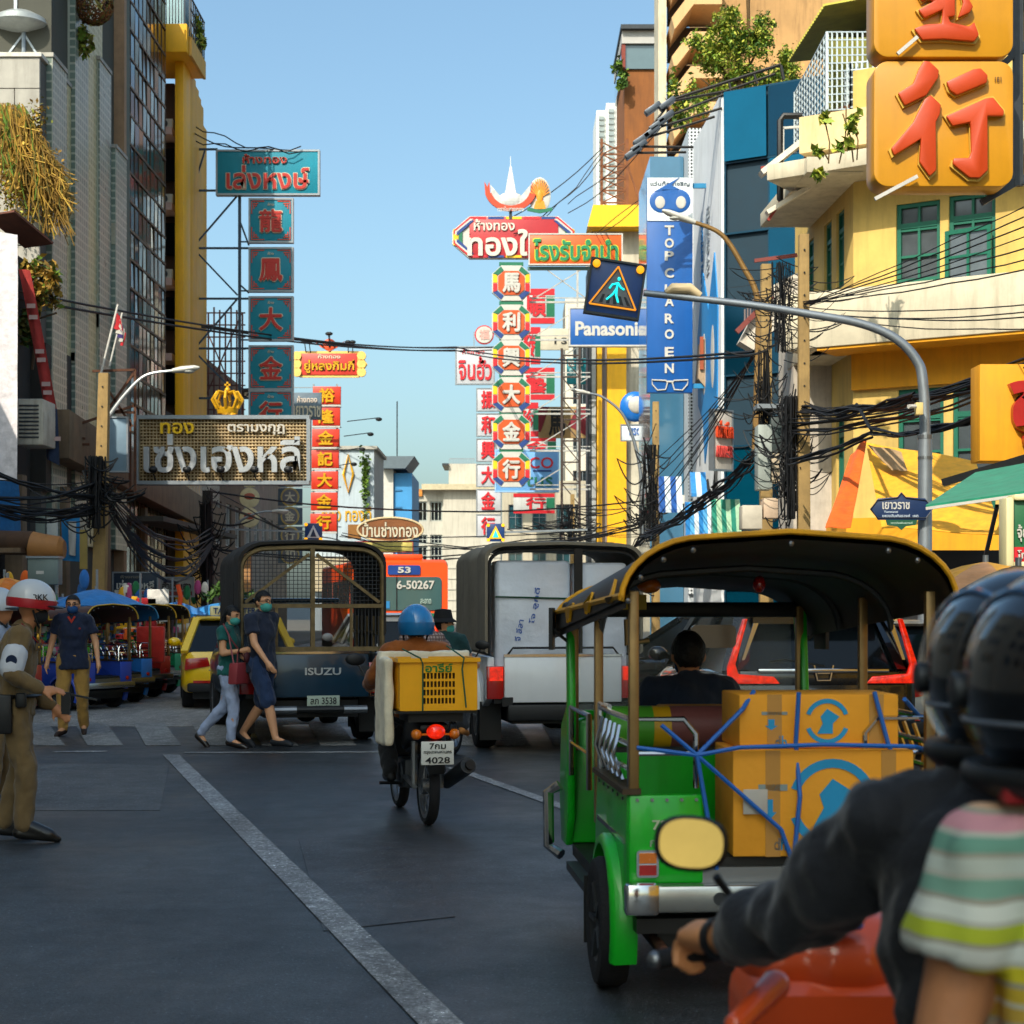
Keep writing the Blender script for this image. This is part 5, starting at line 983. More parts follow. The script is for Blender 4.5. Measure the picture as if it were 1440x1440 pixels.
# ================================================================ vehicles (local: x right, y forward, z up, rear at y=0)
def wheel(par, x, y, r, w, rimm=STEEL, side=-1, spokes=5, name='wheel'):
    o = bpy.data.objects.new(name, None); LK(o); o.parent = par; o.location = (x,y,r)
    pr = [(r*.62,-w*.42),(r*.82,-w*.5),(r*.95,-w*.44),(r,-w*.25),(r,w*.25),(r*.95,w*.44),(r*.82,w*.5),(r*.62,w*.42)]
    M = Matrix.Rotation(PI/2,4,'Y'); MB().lathe(pr+[pr[0]], 28, M).build('tyre', RUBBER, o, smooth=True)
    b = MB(); b.lathe([(.02,side*w*.3),(r*.2,side*w*.34),(r*.25,side*w*.2),(r*.5,side*w*.22),(r*.6,side*w*.4),(r*.64,side*w*.42),(r*.64,-side*w*.3),(.02,-side*w*.3)], 24, M)
    for i in range(spokes): 
        a = 2*PI*i/spokes; b.bar((side*w*.3,math.cos(a)*r*.15,math.sin(a)*r*.15),(side*w*.34,math.cos(a)*r*.6,math.sin(a)*r*.6),r*.12,.02)
    b.build('rim', rimm, o, smooth=True); return o
TAILR = mat('#a8140c', .2, 0, .1, 10, coat=.8); TAILON = mat('#d02008', .2, 0, .6, 14, coat=.8, emit=.45); PLATE = mat('#d6d8d2', .5, 0, .06); AMB = mat('#d8741a', .25, 0, .1, coat=.6)
CG = mat('#10161a', .06, 0, .1, 1.2, ior=1.4)
def plate(par, lines, x, y, z, w, h, m=None):
    o = MB().box((0,0,0),(w,.012,h)).build('licence_plate', m or PLATE, par, bevel=.004); o.location = (x,y,z)
    for s, zz, hh, ww in lines: txt(s, o, 0, zz*h, ww*w, hh*h, mat('#1a1c1e', .5), y=-.008, d=.003, bold=.015)
    return o
def car(label, loc, rz, col, L=4.4, W=1.76, H=1.46, belt=.92, zb=.22, rear=(.1,.75), front=(1.15,2.1), hatch=False, plate_t=None, lampon=False, group=None, name='car', cat='car', low=None):
    t = thing(name, label, cat, loc, rz, group); hw = W/2
    def ring(y, w, z0, z1, r=.12):
        P = []
        for sx, sz, a0 in ((1,1,0),(-1,1,90),(-1,-1,180),(1,-1,270)):
            for i in range(4):
                a = R(a0+30*i); P.append(V((sx*(w-r)+r*math.cos(a), y, (z1-r if sz > 0 else z0+r)+r*math.sin(a))))
        return P
    st = [(0,hw*.78,.42,belt-.12),(.06,hw*.93,.34,belt-.02),(.25,hw*.99,.26,belt),(L*.25,hw,zb,belt+.01),(L*.55,hw,zb,belt-.01),(L*.76,hw*.99,zb,belt-.06),(L*.9,hw*.95,.28,belt-.14),(L*.98,hw*.82,.36,belt-.24),(L,hw*.7,.42,belt-.3)]
    if hatch: st[0] = (0,hw*.86,.42,belt-.06); st[1] = (.05,hw*.96,.34,belt)
    MB().loft([ring(*q) for q in st]).build('body', col, t, smooth=True, ang=50)
    # greenhouse
    yb0, yt0 = rear; yb1, yt1 = L-front[0], L-front[1]; wb, wt = hw*.95, hw*.72
    MB().add([(-wb,yb0,belt-.03),(wb,yb0,belt-.03),(wb,yb1,belt-.03),(-wb,yb1,belt-.03),(-wt,yt0,H-.05),(wt,yt0,H-.05),(wt,yt1,H-.05),(-wt,yt1,H-.05)], [(0,1,5,4),(1,2,6,5),(2,3,7,6),(3,0,4,7),(4,5,6,7)]).build('glasshouse', CG, t)
    rr = MB(); rr.loft([ring(y,w_,z0,z1,.03) for y,w_,z0,z1 in ((yt0-.1,wt*.9,H-.06,H-.03),(yt0+.05,wt*1.02,H-.06,H),(yt1-.05,wt*1.02,H-.06,H+.005),(yt1+.1,wt*.92,H-.07,H-.04))]); rr.build('roof', col, t, smooth=True, ang=50)
    for sx in (-1,1):
        for p0, p1, w_ in (((sx*wb,yb0,belt-.02),(sx*wt,yt0,H-.04),.11),((sx*wb,yb1,belt-.02),(sx*wt,yt1,H-.04),.08),((sx*wb,(yb0+yb1)/2,belt-.02),(sx*wt,(yt0+yt1)/2,H-.04),.07)): MB().bar(p0,p1,w_,.06).build('pillar', col, t)
        wheel(t, sx*(hw-.11), .78 if L > 4 else .7, .31, .2, side=sx); wheel(t, sx*(hw-.11), L-.82, .31, .2, side=sx)
        MB().ell((sx*(hw+.1),yb1-.15,belt+.08),(.11,.07,.08)).bar((sx*(hw-.05),yb1-.1,belt+.04),(sx*(hw+.08),yb1-.14,belt+.06),.05).build('wing_mirror', col, t, smooth=True)
        if hatch:
            MB().bar((sx*hw*.8,yb0-.02,belt),(sx*hw*.66,yt0-.03,H-.07),.1,.04).build('hatch_frame', col, t)
            o = MB().prism([(sx*hw*.96,belt-.12),(sx*hw*.97,belt+.03),(sx*hw*.81,H-.1),(sx*hw*.765,H-.1),(sx*hw*.89,belt+.06),(sx*hw*.86,belt-.03),(sx*hw*.5,belt-.055),(sx*hw*.44,belt-.12)], -.06,.0).build('tail_light', TAILON if lampon else TAILR, t, bevel=.008); o.rotation_euler = (0,0,0); o.location = (0,.03,0)
            MB().prism([(sx*hw*.80,belt+.1),(sx*hw*.83,belt+.1),(sx*hw*.71,H-.14),(sx*hw*.66,H-.14)], -.04,.0).build('chrome_strip', CHROME, t, loc=(0,.0,0))
        else: MB().prism([(sx*hw*.95,belt-.3),(sx*hw*.93,belt-.12),(sx*hw*.55,belt-.1),(sx*hw*.5,belt-.24)], -.02,.12).build('tail_light', TAILON if lampon else TAILR, t, bevel=.008)
        MB().b2(*sorted((sx*hw*.8,sx*hw*.5)),-.02,.05,.42,.46).build('reflector', TAILR, t); MB().box((sx*hw*.99,yb0+(yb1-yb0)*.35,belt-.1),(.03,.16,.025)).build('door_handle', CHROME, t)
        MB().prism([(sx*hw*.85,.62),(sx*hw*.8,.72),(sx*hw*.45,.68),(sx*hw*.5,.58)], L-.12,L-.02).build('headlight', mat('#d0d4d6', .1, 0, .05, coat=1), t)
    MB().b2(-hw*.9,hw*.9,-.03,.2,.28,.42).build('rear_bumper', mat('#1a1b1d', .7), t, bevel=.03); MB().b2(-hw*.8,hw*.8,.2,L-.2,.16,.3).build('underbody', BLACK, t)
    if hatch: MB().bar((-hw*.7,yt0-.05,H-.09),(hw*.7,yt0-.05,H-.09),.05,.12).build('hatch_frame', col, t); MB().b2(-hw*.85,hw*.85,-.015,.03,belt-.14,belt+.0).build('hatch_panel', col, t, bevel=.02)
    if plate_t: plate(t, [(plate_t,.1,.55,.85)], 0,-.03,.56,.34,.15)
    return t
BLKP = mat('#07080a', .25, 0, .1, 3, coat=1); YTX = mat('#f4c400', .3, 0, .05, 2, coat=.8); SILV = mat('#9da1a4', .3, .5, .05, 2, coat=.8)
# --- taxi
c = gnd(336,998); t = car('yellow sedan taxi with roof sign behind the crossing couple', (c.x,c.y,0), R(11), YTX, name='taxi', cat='taxi', plate_t='ทฉ 4812', H=1.45)
MB().box((0,1.9,1.54),(.8,.22,.16)).build('taxi_sign', mat('#e0d8b0', .5), t, bevel=.02); txt('TAXI-METER', t, 0, 1.54, .7, .1, mat('#20407a', .5), y=1.785); MB().ell((-.35,.0,.62),(.12,.03,.02)).build('badge', CHROME, t)
# --- SUV, black car crossing, silver car, small white-red car
c = at(1157,860,16.5); t = car('black sport utility vehicle with red wraparound tail lights behind green tuk-tuk', (c.x,16.5,0), R(5), BLKP, L=4.5, W=1.86, H=1.60, belt=1.02, rear=(.04,.42), front=(1.3,2.0), hatch=True, lampon=True, name='sport_utility_vehicle', cat='car', plate_t='กธ 7716')
MB().b2(-.62,.62,-.05,.0,1.0,1.04).build('chrome_bar', CHROME, t, bevel=.01); o = MB().tube([(-.09,-.03,1.07),(-.06,-.03,.93),(.06,-.03,.93),(.09,-.03,1.07)],.014,6).bar((-.06,-.03,1.0),(.06,-.03,1.0),.02).build('badge', CHROME, t); MB().box((0,.36,1.565),(.5,.04,.03)).build('high_brake_light', TAILON, t); MB().tube([(.02,.0,1.06),(-.35,.02,1.12),(-.5,.03,1.1)],.012,5).build('wiper', BLACK, t); MB().b2(-.66,.66,.12,.42,1.56,1.6).build('spoiler', BLKP, t, bevel=.02)
t = car('black saloon car angled left beyond the tuk-tuk windscreen', (4.25,23.6,0), R(40), BLKP, L=4.3, H=1.48)
car('silver saloon car right of the black sport utility vehicle', (4.75,18.6,0), R(5), SILV, L=4.4)
car('white hatchback glimpsed between barred pickup and bus', (at(556,860,33).x,33,0), R(13), mat('#c9c4c0', .3, 0, .05, coat=.6), L=3.9, W=1.68, H=1.48, hatch=True, rear=(.05,.35))
# --- bus
c = at(568,870,49); t = thing('bus', 'red-orange city bus numbered 53 beyond the pickups', 'bus', (c.x,49,0), R(12)); BR = mat('#f0501a', .35, 0, .08, 1, coat=.4); hw = 1.25
b = MB()
def rr2(y, w, z0, z1, r=.16):
    return [V((x,y,z)) for x,z in rrect(-w,w,z0,z1,r,5)]
b.loft([rr2(0,hw*.98,.4,2.82),rr2(.12,hw,.35,2.9),rr2(9.8,hw,.35,2.9),rr2(10,hw*.98,.4,2.8)]).build('body', BR, t, smooth=True)
o = MB().prism(rrect(-1.05,1.05,1.5,2.42,.12), -.03,.02).build('rear_window', glass('#3c5a5c', .05), t); MB().b2(-.22,-.19,-.045,-.03,1.5,2.42).build('window_bar', BLACK, t)
txt('6-50267', o, .32, 2.2, 1.05, .24, WHITE, y=-.04, bold=.02); txt('สะอาด', o, .6, 1.75, .3, .14, mat('#9ab0a8', .6), y=-.04)
o = MB().prism(rrect(-.45,.45,2.48,2.74,.04), -.04,.02).build('route_box', mat('#1a3f86', .4), t); txt('53', o, 0, 2.61, .36, .17, WHITE, y=-.05, bold=.03)
MB().b2(-.55,.55,.1,1.2,2.9,3.05).build('roof_vent', mat('#d8501c', .5), t, bevel=.04); MB().b2(-hw*.97,hw*.97,-.02,.03,1.3,1.42).build('green_stripe', GRN, t); MB().b2(-hw*.97,hw*.97,-.02,.03,1.1,1.28).build('cream_stripe', WHITE, t); MB().b2(-.7,-.4,-.05,-.02,1.55,1.75).build('window_sticker', mat('#2a7ab0', .5), t)
for sx in (-1,1):
    wheel(t, sx*1.08, 2.2, .48, .28, side=sx); wheel(t, sx*1.08, 7.6, .48, .28, side=sx); MB().b2(sx*1.0-.1,sx*1.0+.1,-.03,.02,.8,1.05).build('tail_light', TAILR, t)
    for i in range(6): MB().b2(*sorted((sx*(hw+.012),sx*(hw-.02))),.6+i*1.5,1.9+i*1.5,1.55,2.35).build('side_window', glass('#2c3a3c'), t)
MB().b2(-hw,hw,.1,9.8,.3,.5).build('underbody', BLACK, t)
# --- pickups
def pickup(name, label, loc, rz, col, tail, canopy_z, lampm):
    t = thing(name, label, 'pickup truck', loc, rz); hw = .84
    for sx in (-1,1):
        b = MB(); b.prismx([(0,.62),(0,1.06),(2.15,1.08),(2.15,.5),(1.35,.5)]+[(.95+.42*math.cos(a),.42+.42*math.sin(a)) for a in [R(k) for k in range(15,166,15)]]+[(.4,.5)], sx*hw, sx*(hw-.08)); o = b.build('bed_side', col, t, bevel=.015)
        b = MB(); b.loft([[V((sx*(hw-.02+dx),.95+rr_*math.cos(a),.42+rr_*math.sin(a))) for dx,rr_ in ((0,.5),(.07,.47),(.07,.43),(0,.42))] for a in [R(k) for k in range(-5,186,12)]]); b.build('wheel_arch', col, t, smooth=True)
        wheel(t, sx*(hw-.1), .95, .36, .24, side=sx); wheel(t, sx*(hw-.1), 3.9, .36, .24, side=sx)
        MB().b2(*sorted((sx*(hw-.18),sx*(hw+.005))),-.02,.1,.6,.96).build('tail_light', lampm, t, bevel=.01); MB().prismx([(1.32,.12),(1.34,.62),(1.36,.62),(1.34,.12)], sx*(hw-.22), sx*(hw+.02)).build('mud_flap', BLACK, t)
        MB().b2(*sorted((sx*(hw-.22),sx*(hw+.02))),.44,.46,.12,.55).build('mud_flap', BLACK, t)
    MB().b2(-hw+.185,hw-.185,-.03,.03,.56,1.06).build('tailgate', tail, t, bevel=.012); MB().b2(-hw+.18,hw-.18,-.035,.035,1.062,1.09).build('tailgate_rail', CHROME, t); MB().b2(-hw+.08,hw-.08,.03,2.1,.55,.6).build('bed_floor', BLACK, t)
    MB().b2(-.55,.55,.1,3.8,.32,.52).build('chassis', BLACK, t); MB().cyl((-.5,.95,.36),(.5,.95,.36),.06).ell((.05,.95,.36),.15).build('rear_axle', BLACK, t)
    b = MB(); b.loft([rr2(2.25,hw,.45,1.08,.1),rr2(4.0,hw,.45,1.05,.1),rr2(4.9,hw*.95,.5,.95,.1)]).build('cab_body', col, t, smooth=True); MB().add([(-hw*.96,2.25,1.05),(hw*.96,2.25,1.05),(hw*.96,3.9,1.05),(-hw*.96,3.9,1.05),(-hw*.78,2.4,1.66),(hw*.78,2.4,1.66),(hw*.78,3.3,1.66),(-hw*.78,3.3,1.66)], [(0,1,5,4),(1,2,6,5),(2,3,7,6),(3,0,4,7)]).build('cab_window', mat('#141a1e', .05, 0, .1, 1.2, alpha=.35), t); MB().b2(-hw*.8,hw*.8,2.35,3.35,1.66,1.72).build('cab_roof', col, t, bevel=.03)
    return t
def arch_ring(y, hw, z0, z1, r, n=6):
    P = [V((-hw,y,z0))]
    for i in range(n+1): a = R(180-90*i/n); P.append(V((-hw+r+r*math.cos(a),y,z1-r*.75+r*.75*math.sin(a)+.0)))
    P.append(V((0,y,z1+.022)))
    for i in range(n+1): a = R(90-90*i/n); P.append(V((hw-r+r*math.cos(a),y,z1-r*.75+r*.75*math.sin(a))))
    P.append(V((hw,y,z0))); return P
def canopy(t, hw, y0, y1, z0, z1, m, r=.3, nm='canopy', name2=None, th=.03):
    a = [arch_ring(y,hw+(.02*math.sin(i*2.2)),z0,z1+.025*math.sin(i*1.7),r) for i, y in enumerate([y0+(y1-y0)*k/6 for k in range(7)])]; inn = [[V((p.x*.965,p.y,p.z-th)) for p in q] for q in a]
    b = MB(); b.loft(a, False, False, True); b.loft([q for q in inn], False, False, True)
    for A_, B_ in ((a[0],inn[0]),(a[-1],inn[-1])): b.loft([A_,B_], False, False, True)
    return b.build(nm, m, t, smooth=True, ang=60)
ISZ = mat('#0f3348', .3, 0, .15, 3, coat=.5, streak=.1); CANV = mat('#2a2622', .85, 0, .3, 2, .4, 6); RAIL = mat('#7c6a48', .6, .4, .4, 8)
c = gnd(451,1040); t = pickup('barred_pickup', 'dark teal pickup with barred rusty cage canopy and plate 3538', (c.x,c.y-.9,0), R(14), ISZ, ISZ, 2.3, TAILR)
canopy(t, .86, -.05, 2.3, 1.3, 2.36, CANV, .32); P = arch_ring(-.02,.82,1.08,2.28,.3)
MB().tube(P, .028, 6).bar((0,-.02,1.1),(0,-.02,2.3),.05).bar((-.82,-.03,1.62),(.82,-.03,1.62),.045).bar((-.78,-.04,1.66),(-.04,-.04,2.22),.035).bar((.78,-.04,1.66),(.04,-.04,2.22),.035).bar((-.42,-.03,1.1),(-.42,-.03,1.62),.035).bar((.45,-.03,1.1),(.45,-.03,1.62),.035).bar((-.82,-.03,1.12),(.82,-.03,1.12),.05).build('rear_gate_frame', RAIL, t, smooth=True)
b = MB()
for i in range(34): x = -.8+i*1.6/33; b.bar((x,.0,1.63),(x,.0,2.24-.12*max(0,(abs(x)-.55)/.25)**2),.007)
for j in range(13): b.bar((-.81,.005,1.64+j*.046),(.81,.005,1.64+j*.046),.007)
for i in range(9): x = .5+i*.04; b.bar((x,.0,1.12),(x,.0,1.6),.01)
b.build('wire_mesh', DKSTEEL, t)
for sx in (-1,1):
    b = MB()
    for i in range(6): y = .1+i*.42; b.bar((sx*.8,y,1.06),(sx*.8,y,1.5),.03)
    b.bar((sx*.8,0,1.3),(sx*.8,2.2,1.3),.03); b.build('side_rail', RAIL, t)
MB().b2(-.86,-.83,.6,2.25,1.05,1.9).build('side_curtain', CANV, t); MB().b2(.83,.86,.6,2.25,1.05,1.9).build('side_curtain', CANV, t)
txt('ISUZU', t, .12, .86, .42, .085, mat('#b8c0c4', .35, .5), y=-.033, d=.008, bold=.02); plate(t, [('ลภ 3538',.12,.5,.8),('กรุงเทพ',-.32,.22,.5)], .12,-.06,.5,.38,.16, mat('#a9b8a8', .5))
MB().tube([(-.62,-.1,.42),(.62,-.1,.42)],.045,10).build('step_bumper', BLACK, t, smooth=True); MB().tube([(-.6,-.12,.42),(-.2,-.12,.42)],.048,10).tube([(.35,-.12,.42),(.62,-.12,.42)],.048,10).build('bumper_sleeve', STEEL, t, smooth=True); MB().prism(rrect(.55,.68,.8,.92,.04), -.036,-.028).build('tailgate_latch', DKSTEEL, t)
WPK = mat('#dfe2e4', .3, 0, .06, 2, coat=.6, streak=.08); TARP = mat('#7c7464', .85, 0, .25, 2, .5, 5, streak=.2)
c = gnd(786,1050); t = pickup('white_pickup', 'white pickup with grey tarpaulin canopy carrying tall wrapped mattresses', (c.x+.02,c.y-.9,0), R(9), WPK, WPK, 2.3, TAILR)
for sx in (-1,1): MB().b2(*sorted((sx*.67,sx*.82)),-.035,-.02,.8,.95).build('brake_lamp', TAILON, t)
canopy(t, .88, -.1, 2.3, 1.12, 2.3, TARP, .22); MB().tube(arch_ring(.0,.82,1.1,2.22,.2), .02, 6).build('canopy_frame', BLACK, t); MB().bar((.16,-.06,1.1),(.16,-.06,2.25),.09,.04).build('centre_strap', CANV, t)
MB().tube([(-.62,-.02,1.08),(-.56,-.02,1.16),(.56,-.02,1.16),(.62,-.02,1.08)],.014,6).build('tailgate_bar', BLACK, t); plate(t, [('ตส 529',.12,.5,.85)], .18,-.05,.44,.36,.15, mat('#a9b8a8', .5)); MB().b2(-.62,.7,-.06,.06,.36,.54).build('rear_bumper', BLACK, t, bevel=.02); MB().b2(-.68,-.56,-.035,-.02,.52,.62).build('step_pad', BLACK, t)
for s, m in (((-.72,.98),'#c81a1a'),((-.74,.84),'#e0b020')): pass
WRAP = mat('#cfd6e2', .3, 0, .15, 2, .9, 4, coat=.5)
for i, (x0,x1,zt,lb) in enumerate(((-.74,.1,2.12,'left'),(.14,.74,2.1,'right'))):
    o = thing('wrapped_mattress', 'tall plastic-wrapped white mattress, %s of the two in white pickup' % ('left','right')[i], 'mattress', (c.x+.02,c.y-.9,0), R(9), 'wrapped mattresses'); MB().b2(x0,x1,.06,.5,.61,zt).build('wrap', WRAP, o, bevel=.05, seg=3); 
    MB().tube([(x0-.005,.04,1.72+.02*i),(x1+.005,.045,1.7)],.01,5).build('twine', mat('#1d4a34', .8), o)
    if i == 0: txt('โจ ลูกดี', o, -.3, 1.62, .4, .08, mat('#4a68b0', .6), y=.055, d=.002, rot=(0,R(-80),0)); txt('จี ลีลา', o, -.48, 1.35, .24, .07, mat('#4a68b0', .6), y=.055, d=.002, rot=(0,R(-80),0))
# --- tuk-tuk
PILL = mat('#8f7348', .4, .6, .25, 6)
def tuktuk(label, loc, rz, green, trim, roofm, full=True, seatm=None, group=None, accent=None):
    t = thing('tuk_tuk', label, 'tuk-tuk', loc, rz, group)
    GL = lambda s: [(0,.46),(0,.86),(.95,.86),(1.02,.62),(1.02,.4),(.78,.36)]+[(.45+.31*math.cos(a),.3+.31*math.sin(a)) for a in [R(k) for k in range(20,161,14)]]+[(.1,.42)]
    for sx in (-1,1):
        MB().prismx(GL(sx), sx*.64, sx*.6).build('side_panel', green, t, bevel=.012); MB().b2(*sorted((sx*.635,sx*.33)),-.012,.02,.5,.86).build('rear_panel', green, t, bevel=.012)
        MB().b2(*sorted((sx*.66,sx*.585)),-.02,.96,.862,.885).build('panel_rail', mat('#4a3c2a', .6, .3, .3), t)
        b = MB(); b.loft([[V((sx*(.6+dx),.45+rr_*math.cos(a),.3+rr_*math.sin(a))) for dx,rr_ in ((-.02,.345),(.07,.35),(.09,.335),(.09,.305),(-.02,.31))] for a in [R(k) for k in range(35,215,9)]]); b.build('fender', green, t, smooth=True, ang=60)
        wheel(t, sx*.655, .45, .275, .14, DKSTEEL, side=sx); MB().prismz([(sx*.66,1.02),(sx*.66,2.05),(sx*.36,2.05),(sx*.36,1.02)], .26, .3).build('running_board', DKSTEEL, t)
        if not full: MB().disc((sx*.5,-.02,.565),(0,1,0),.035,.03,14).build('tail_light', TAILR, t, bevel=.004)
        for y, x, zb, zt in ((.02,.61,.82,1.68),(1.05,.62,.62,1.66),(2.2,.6,.86,1.62)): MB().bar((sx*x,y,zb),(sx*x,y,zt),.04,.04).build('pillar', PILL, t, bevel=.006)
        MB().prismx([(2.28,.35),(2.18,.5),(2.12,1.02),(2.2,1.62),(2.27,1.62),(2.24,1.1),(2.5,.98),(2.58,.6),(2.5,.35)], sx*.64, sx*.6).build('front_side_panel', green, t, bevel=.01)
        # chrome rails
        b = MB()
        for z in (.96,1.06,1.16): b.tube([(sx*.62,.06,z),(sx*.63,.5,z),(sx*.63,.9,z)],.012,6)
        b.tube([(sx*.62,.06,.88),(sx*.62,.06,1.16),(sx*.4,.05,1.16),(sx*.35,.05,1.1),(sx*.35,.05,.88)],.012,6); b.tube([(sx*.62,.05,1.02),(sx*.35,.05,1.02)],.01,6); b.tube([(sx*.63,.92,.86),(sx*.63,.92,1.18),(sx*.63,.6,1.18)],.012,6)
        b.tube([(sx*.64,1.25,.75),(sx*.64,1.25,1.1),(sx*.64,2.0,1.1),(sx*.64,2.0,.75)],.014,6).tube([(sx*.64,1.25,.92),(sx*.64,2,.92)],.011,6)
        for k in range(5): y = .2+k*.14; b.tube([(sx*.63,y,.9),(sx*.66,y+.05,1.0),(sx*.63,y+.1,1.12)],.01,5)
        b.build('chrome_rail', CHROME, t, smooth=True)
        MB().tube([(sx*.66,2.3,.3),(sx*.72,2.36,.34),(sx*.72,2.4,.62),(sx*.66,2.38,.66)],.03,8).build('nerf_bar', CHROME, t, smooth=True)
        MB().box((sx*.72,2.2,1.5),(.02,.14,.22), rz=sx*.2).bar((sx*.62,2.22,1.42),(sx*.72,2.2,1.5),.015).build('side_mirror', BLACK, t)
    MB().b2(-.6,.6,.0,2.3,.3,.36).build('floor', BLACK, t); MB().b2(-.58,.58,.96,1.02,.36,.95).build('bulkhead', green, t); MB().b2(-.56,.56,.03,.96,.56,.6).build('deck', mat('#2a2b2a', .6, .4), t); MB().b2(-.56,.56,-.005,.02,.5,.565).build('deck_edge', STEEL, t)
    MB().b2(-.64,.64,-.09,-.02,.395,.505).build('bumper', mat('#a8a8a4', .25, .9, .15, 5), t, bevel=.015); MB().b2(-.5,.5,.1,.9,.2,.32).cyl((-.5,.45,.275),(.5,.45,.275),.035).build('axle_housing', BLACK, t)
    MB().prism([(-.62,.36),(.62,.36),(.62,1.0),(.45,1.06),(-.45,1.06),(-.62,1.0)], 2.28, 2.34).build('front_panel', green, t, bevel=.02); b = MB(); b.loft([rr2(2.35,.5,.42,1.0,.15),rr2(2.65,.36,.45,.95,.2),rr2(2.8,.2,.5,.85,.15)]).build('nose', green, t, smooth=True)
    MB().prism([(-.58,1.06),(.58,1.06),(.56,1.56),(-.56,1.56)], 2.24, 2.246).build('windscreen', mat('#c0d0d0', .02, 0, 0, alpha=.12), t); b = MB(); b.tube([(-.6,2.24,1.05),(-.59,2.24,1.58),(.59,2.24,1.58),(.6,2.24,1.05)],.025,6,closed=True).build('windscreen_frame', green, t)
    MB().b2(-.66,.66,2.2,2.28,1.56,1.64).build('header', BLACK, t, bevel=.02); wheel(t, 0, 2.55, .24, .12, DKSTEEL); MB().tube([(0,2.5,.5),(0,2.25,.95),(0,2.1,1.05)],.025,8).tube([(-.33,2.02,1.08),(-.2,2.08,1.06),(.2,2.08,1.06),(.33,2.02,1.08)],.016,6).build('handlebar', DKSTEEL, t)
    # roof
    ys = [2.5,2.2,1.5,.8,.2,-.12]; rings = []
    for y in ys:
        f = (2.5-y)/2.62; rings.append(arch_ring(y,.69-.01*f,1.58+.08*f,1.73+.165*f,.34,8))
    b = MB(); b.loft(rings, False, False, True); b.loft([[V((p.x*.975,p.y,p.z-.03)) for p in q] for q in rings], False, False, True).build('roof', roofm, t, smooth=True, ang=60)
    ed = rings[-1]; MB().tube(ed, .012, 6).build('roof_trim', trim, t, smooth=True); MB().tube(rings[0], .016, 6).build('roof_trim', trim, t, smooth=True)
    for sx in (-1,1):
        q = [r_[0] if sx < 0 else r_[-1] for r_ in rings]; b = MB(); b.tube(q, .014, 6)
        for k in range(4):
            y = 2.36-k*.74; g = lambda yy: arch_ring(yy,.698-.01*(2.5-yy)/2.62,1.58+.08*(2.5-yy)/2.62,1.736+.165*(2.5-yy)/2.62,.34,8); ii = (lambda n: n) if sx < 0 else (lambda n: -1-n); q3 = [g(y-.11)[ii(0)],g(y+.11)[ii(0)],g(y+.045)[ii(1)],g(y)[ii(3)],g(y-.045)[ii(1)]]; b.add([p+V((sx*.008,0,.004)) for p in q3]+[p-V((sx*.004,0,0)) for p in q3], [(0,1,2,3,4),(9,8,7,6,5)]+[(n,5+n,5+(n+1)%5,(n+1)%5) for n in range(5)])
        b.build('roof_scallop', trim, t, smooth=True)
    for k in range(7): q = ed[2+k*2]; MB().ell((q.x*.97,q.y-.01,q.z-.05),.012, 8, 6).build('roof_rivet', STEEL, t)
    for y in (.7,1.6): MB().tube([V((p.x*.96,y,p.z-.045)) for p in arch_ring(y,.68,1.6,1.81,.34,8)], .016, 6).build('roof_bow', DKSTEEL, t)
    # seats
    sm = seatm or (mat('#7d4a48', .5), mat('#4fa52c', .5), mat('#d8a818', .5))
    MB().b2(-.55,.55,1.0,1.5,.36,.62).build('seat_base', mat('#1c3a24', .6), t, bevel=.03)
    for x0, x1, m in ((-.3,.3,sm[0]),(-.38,-.3,sm[2]),(.3,.38,sm[2]),(-.58,-.38,sm[1]),(.38,.58,sm[1])): MB().tube([(x0,1.02,1.06),(x1,1.02,1.06)],.1,16).build('seat_roll', m, t, smooth=True)
    MB().b2(-.55,.55,.97,1.05,.62,1.04).build('seat_back', mat('#2a2c2a', .7), t); MB().b2(-.25,.25,1.72,2.0,.36,.68).build('driver_seat', BLACK, t, bevel=.03)
    MB().b2(-.15,.02,-.0,.002,.1,.11).build('tow_hook', BLACK, t)
    if full:
        for sx in (-1,1):
            MB().b2(*sorted((sx*.645,sx*.6)),.06,.92,.655,.675).build('chrome_strip', CHROME, t); MB().prism(rrect(sx*.56-.045,sx*.56+.045,.53,.64,.015), -.03,-.013).build('lamp_housing', CHROME, t)
            MB().b2(sx*.56-.035,sx*.56+.035,-.036,-.03,.588,.63).build('indicator', AMB, t); MB().b2(sx*.56-.035,sx*.56+.035,-.036,-.03,.54,.582).build('brake_light', TAILR, t)
            MB().b2(*sorted((sx*.66,sx*.52)),-.1,-.015,.385,.515).build('bumper_cap', CHROME, t, bevel=.018); MB().b2(*sorted((sx*.72,sx*.56)),.78,.8,.12,.42).build('mud_flap', BLACK, t)
            for k in range(5): MB().disc((sx*(.36+k*.06),-.016,.84),(0,1,0),.007,.01,8).build('bolt', STEEL, t)
            for k in range(6): MB().disc((sx*.643,.1+k*.15,.835),(1,0,0),.007,.01,8).build('bolt', STEEL, t)
        MB().prism(rrect(-.2,-.13,.43,.475,.01), -.096,-.091).build('bumper_badge', mat('#c8a030', .4, .4), t); MB().disc((-.28,-.094,.452),(0,1,0),.026,.012,16).build('bumper_badge', DKSTEEL, t)
        MB().tube([(-.5,.2,.25),(-.5,-.06,.24)],.022,10).build('exhaust_pipe', RUST, t); plate(t, [('ทฐ 1207',.12,.5,.8)], .3,-.1,.33,.26,.12, mat('#c8b03a', .5))
        MB().b2(-.38,-.22,2.19,2.196,1.6,1.68).build('licence_card', mat('#d6b83c', .5), t); MB().b2(-.37,-.33,2.185,2.19,1.61,1.66).build('card_photo', mat('#3a5a78', .5), t)
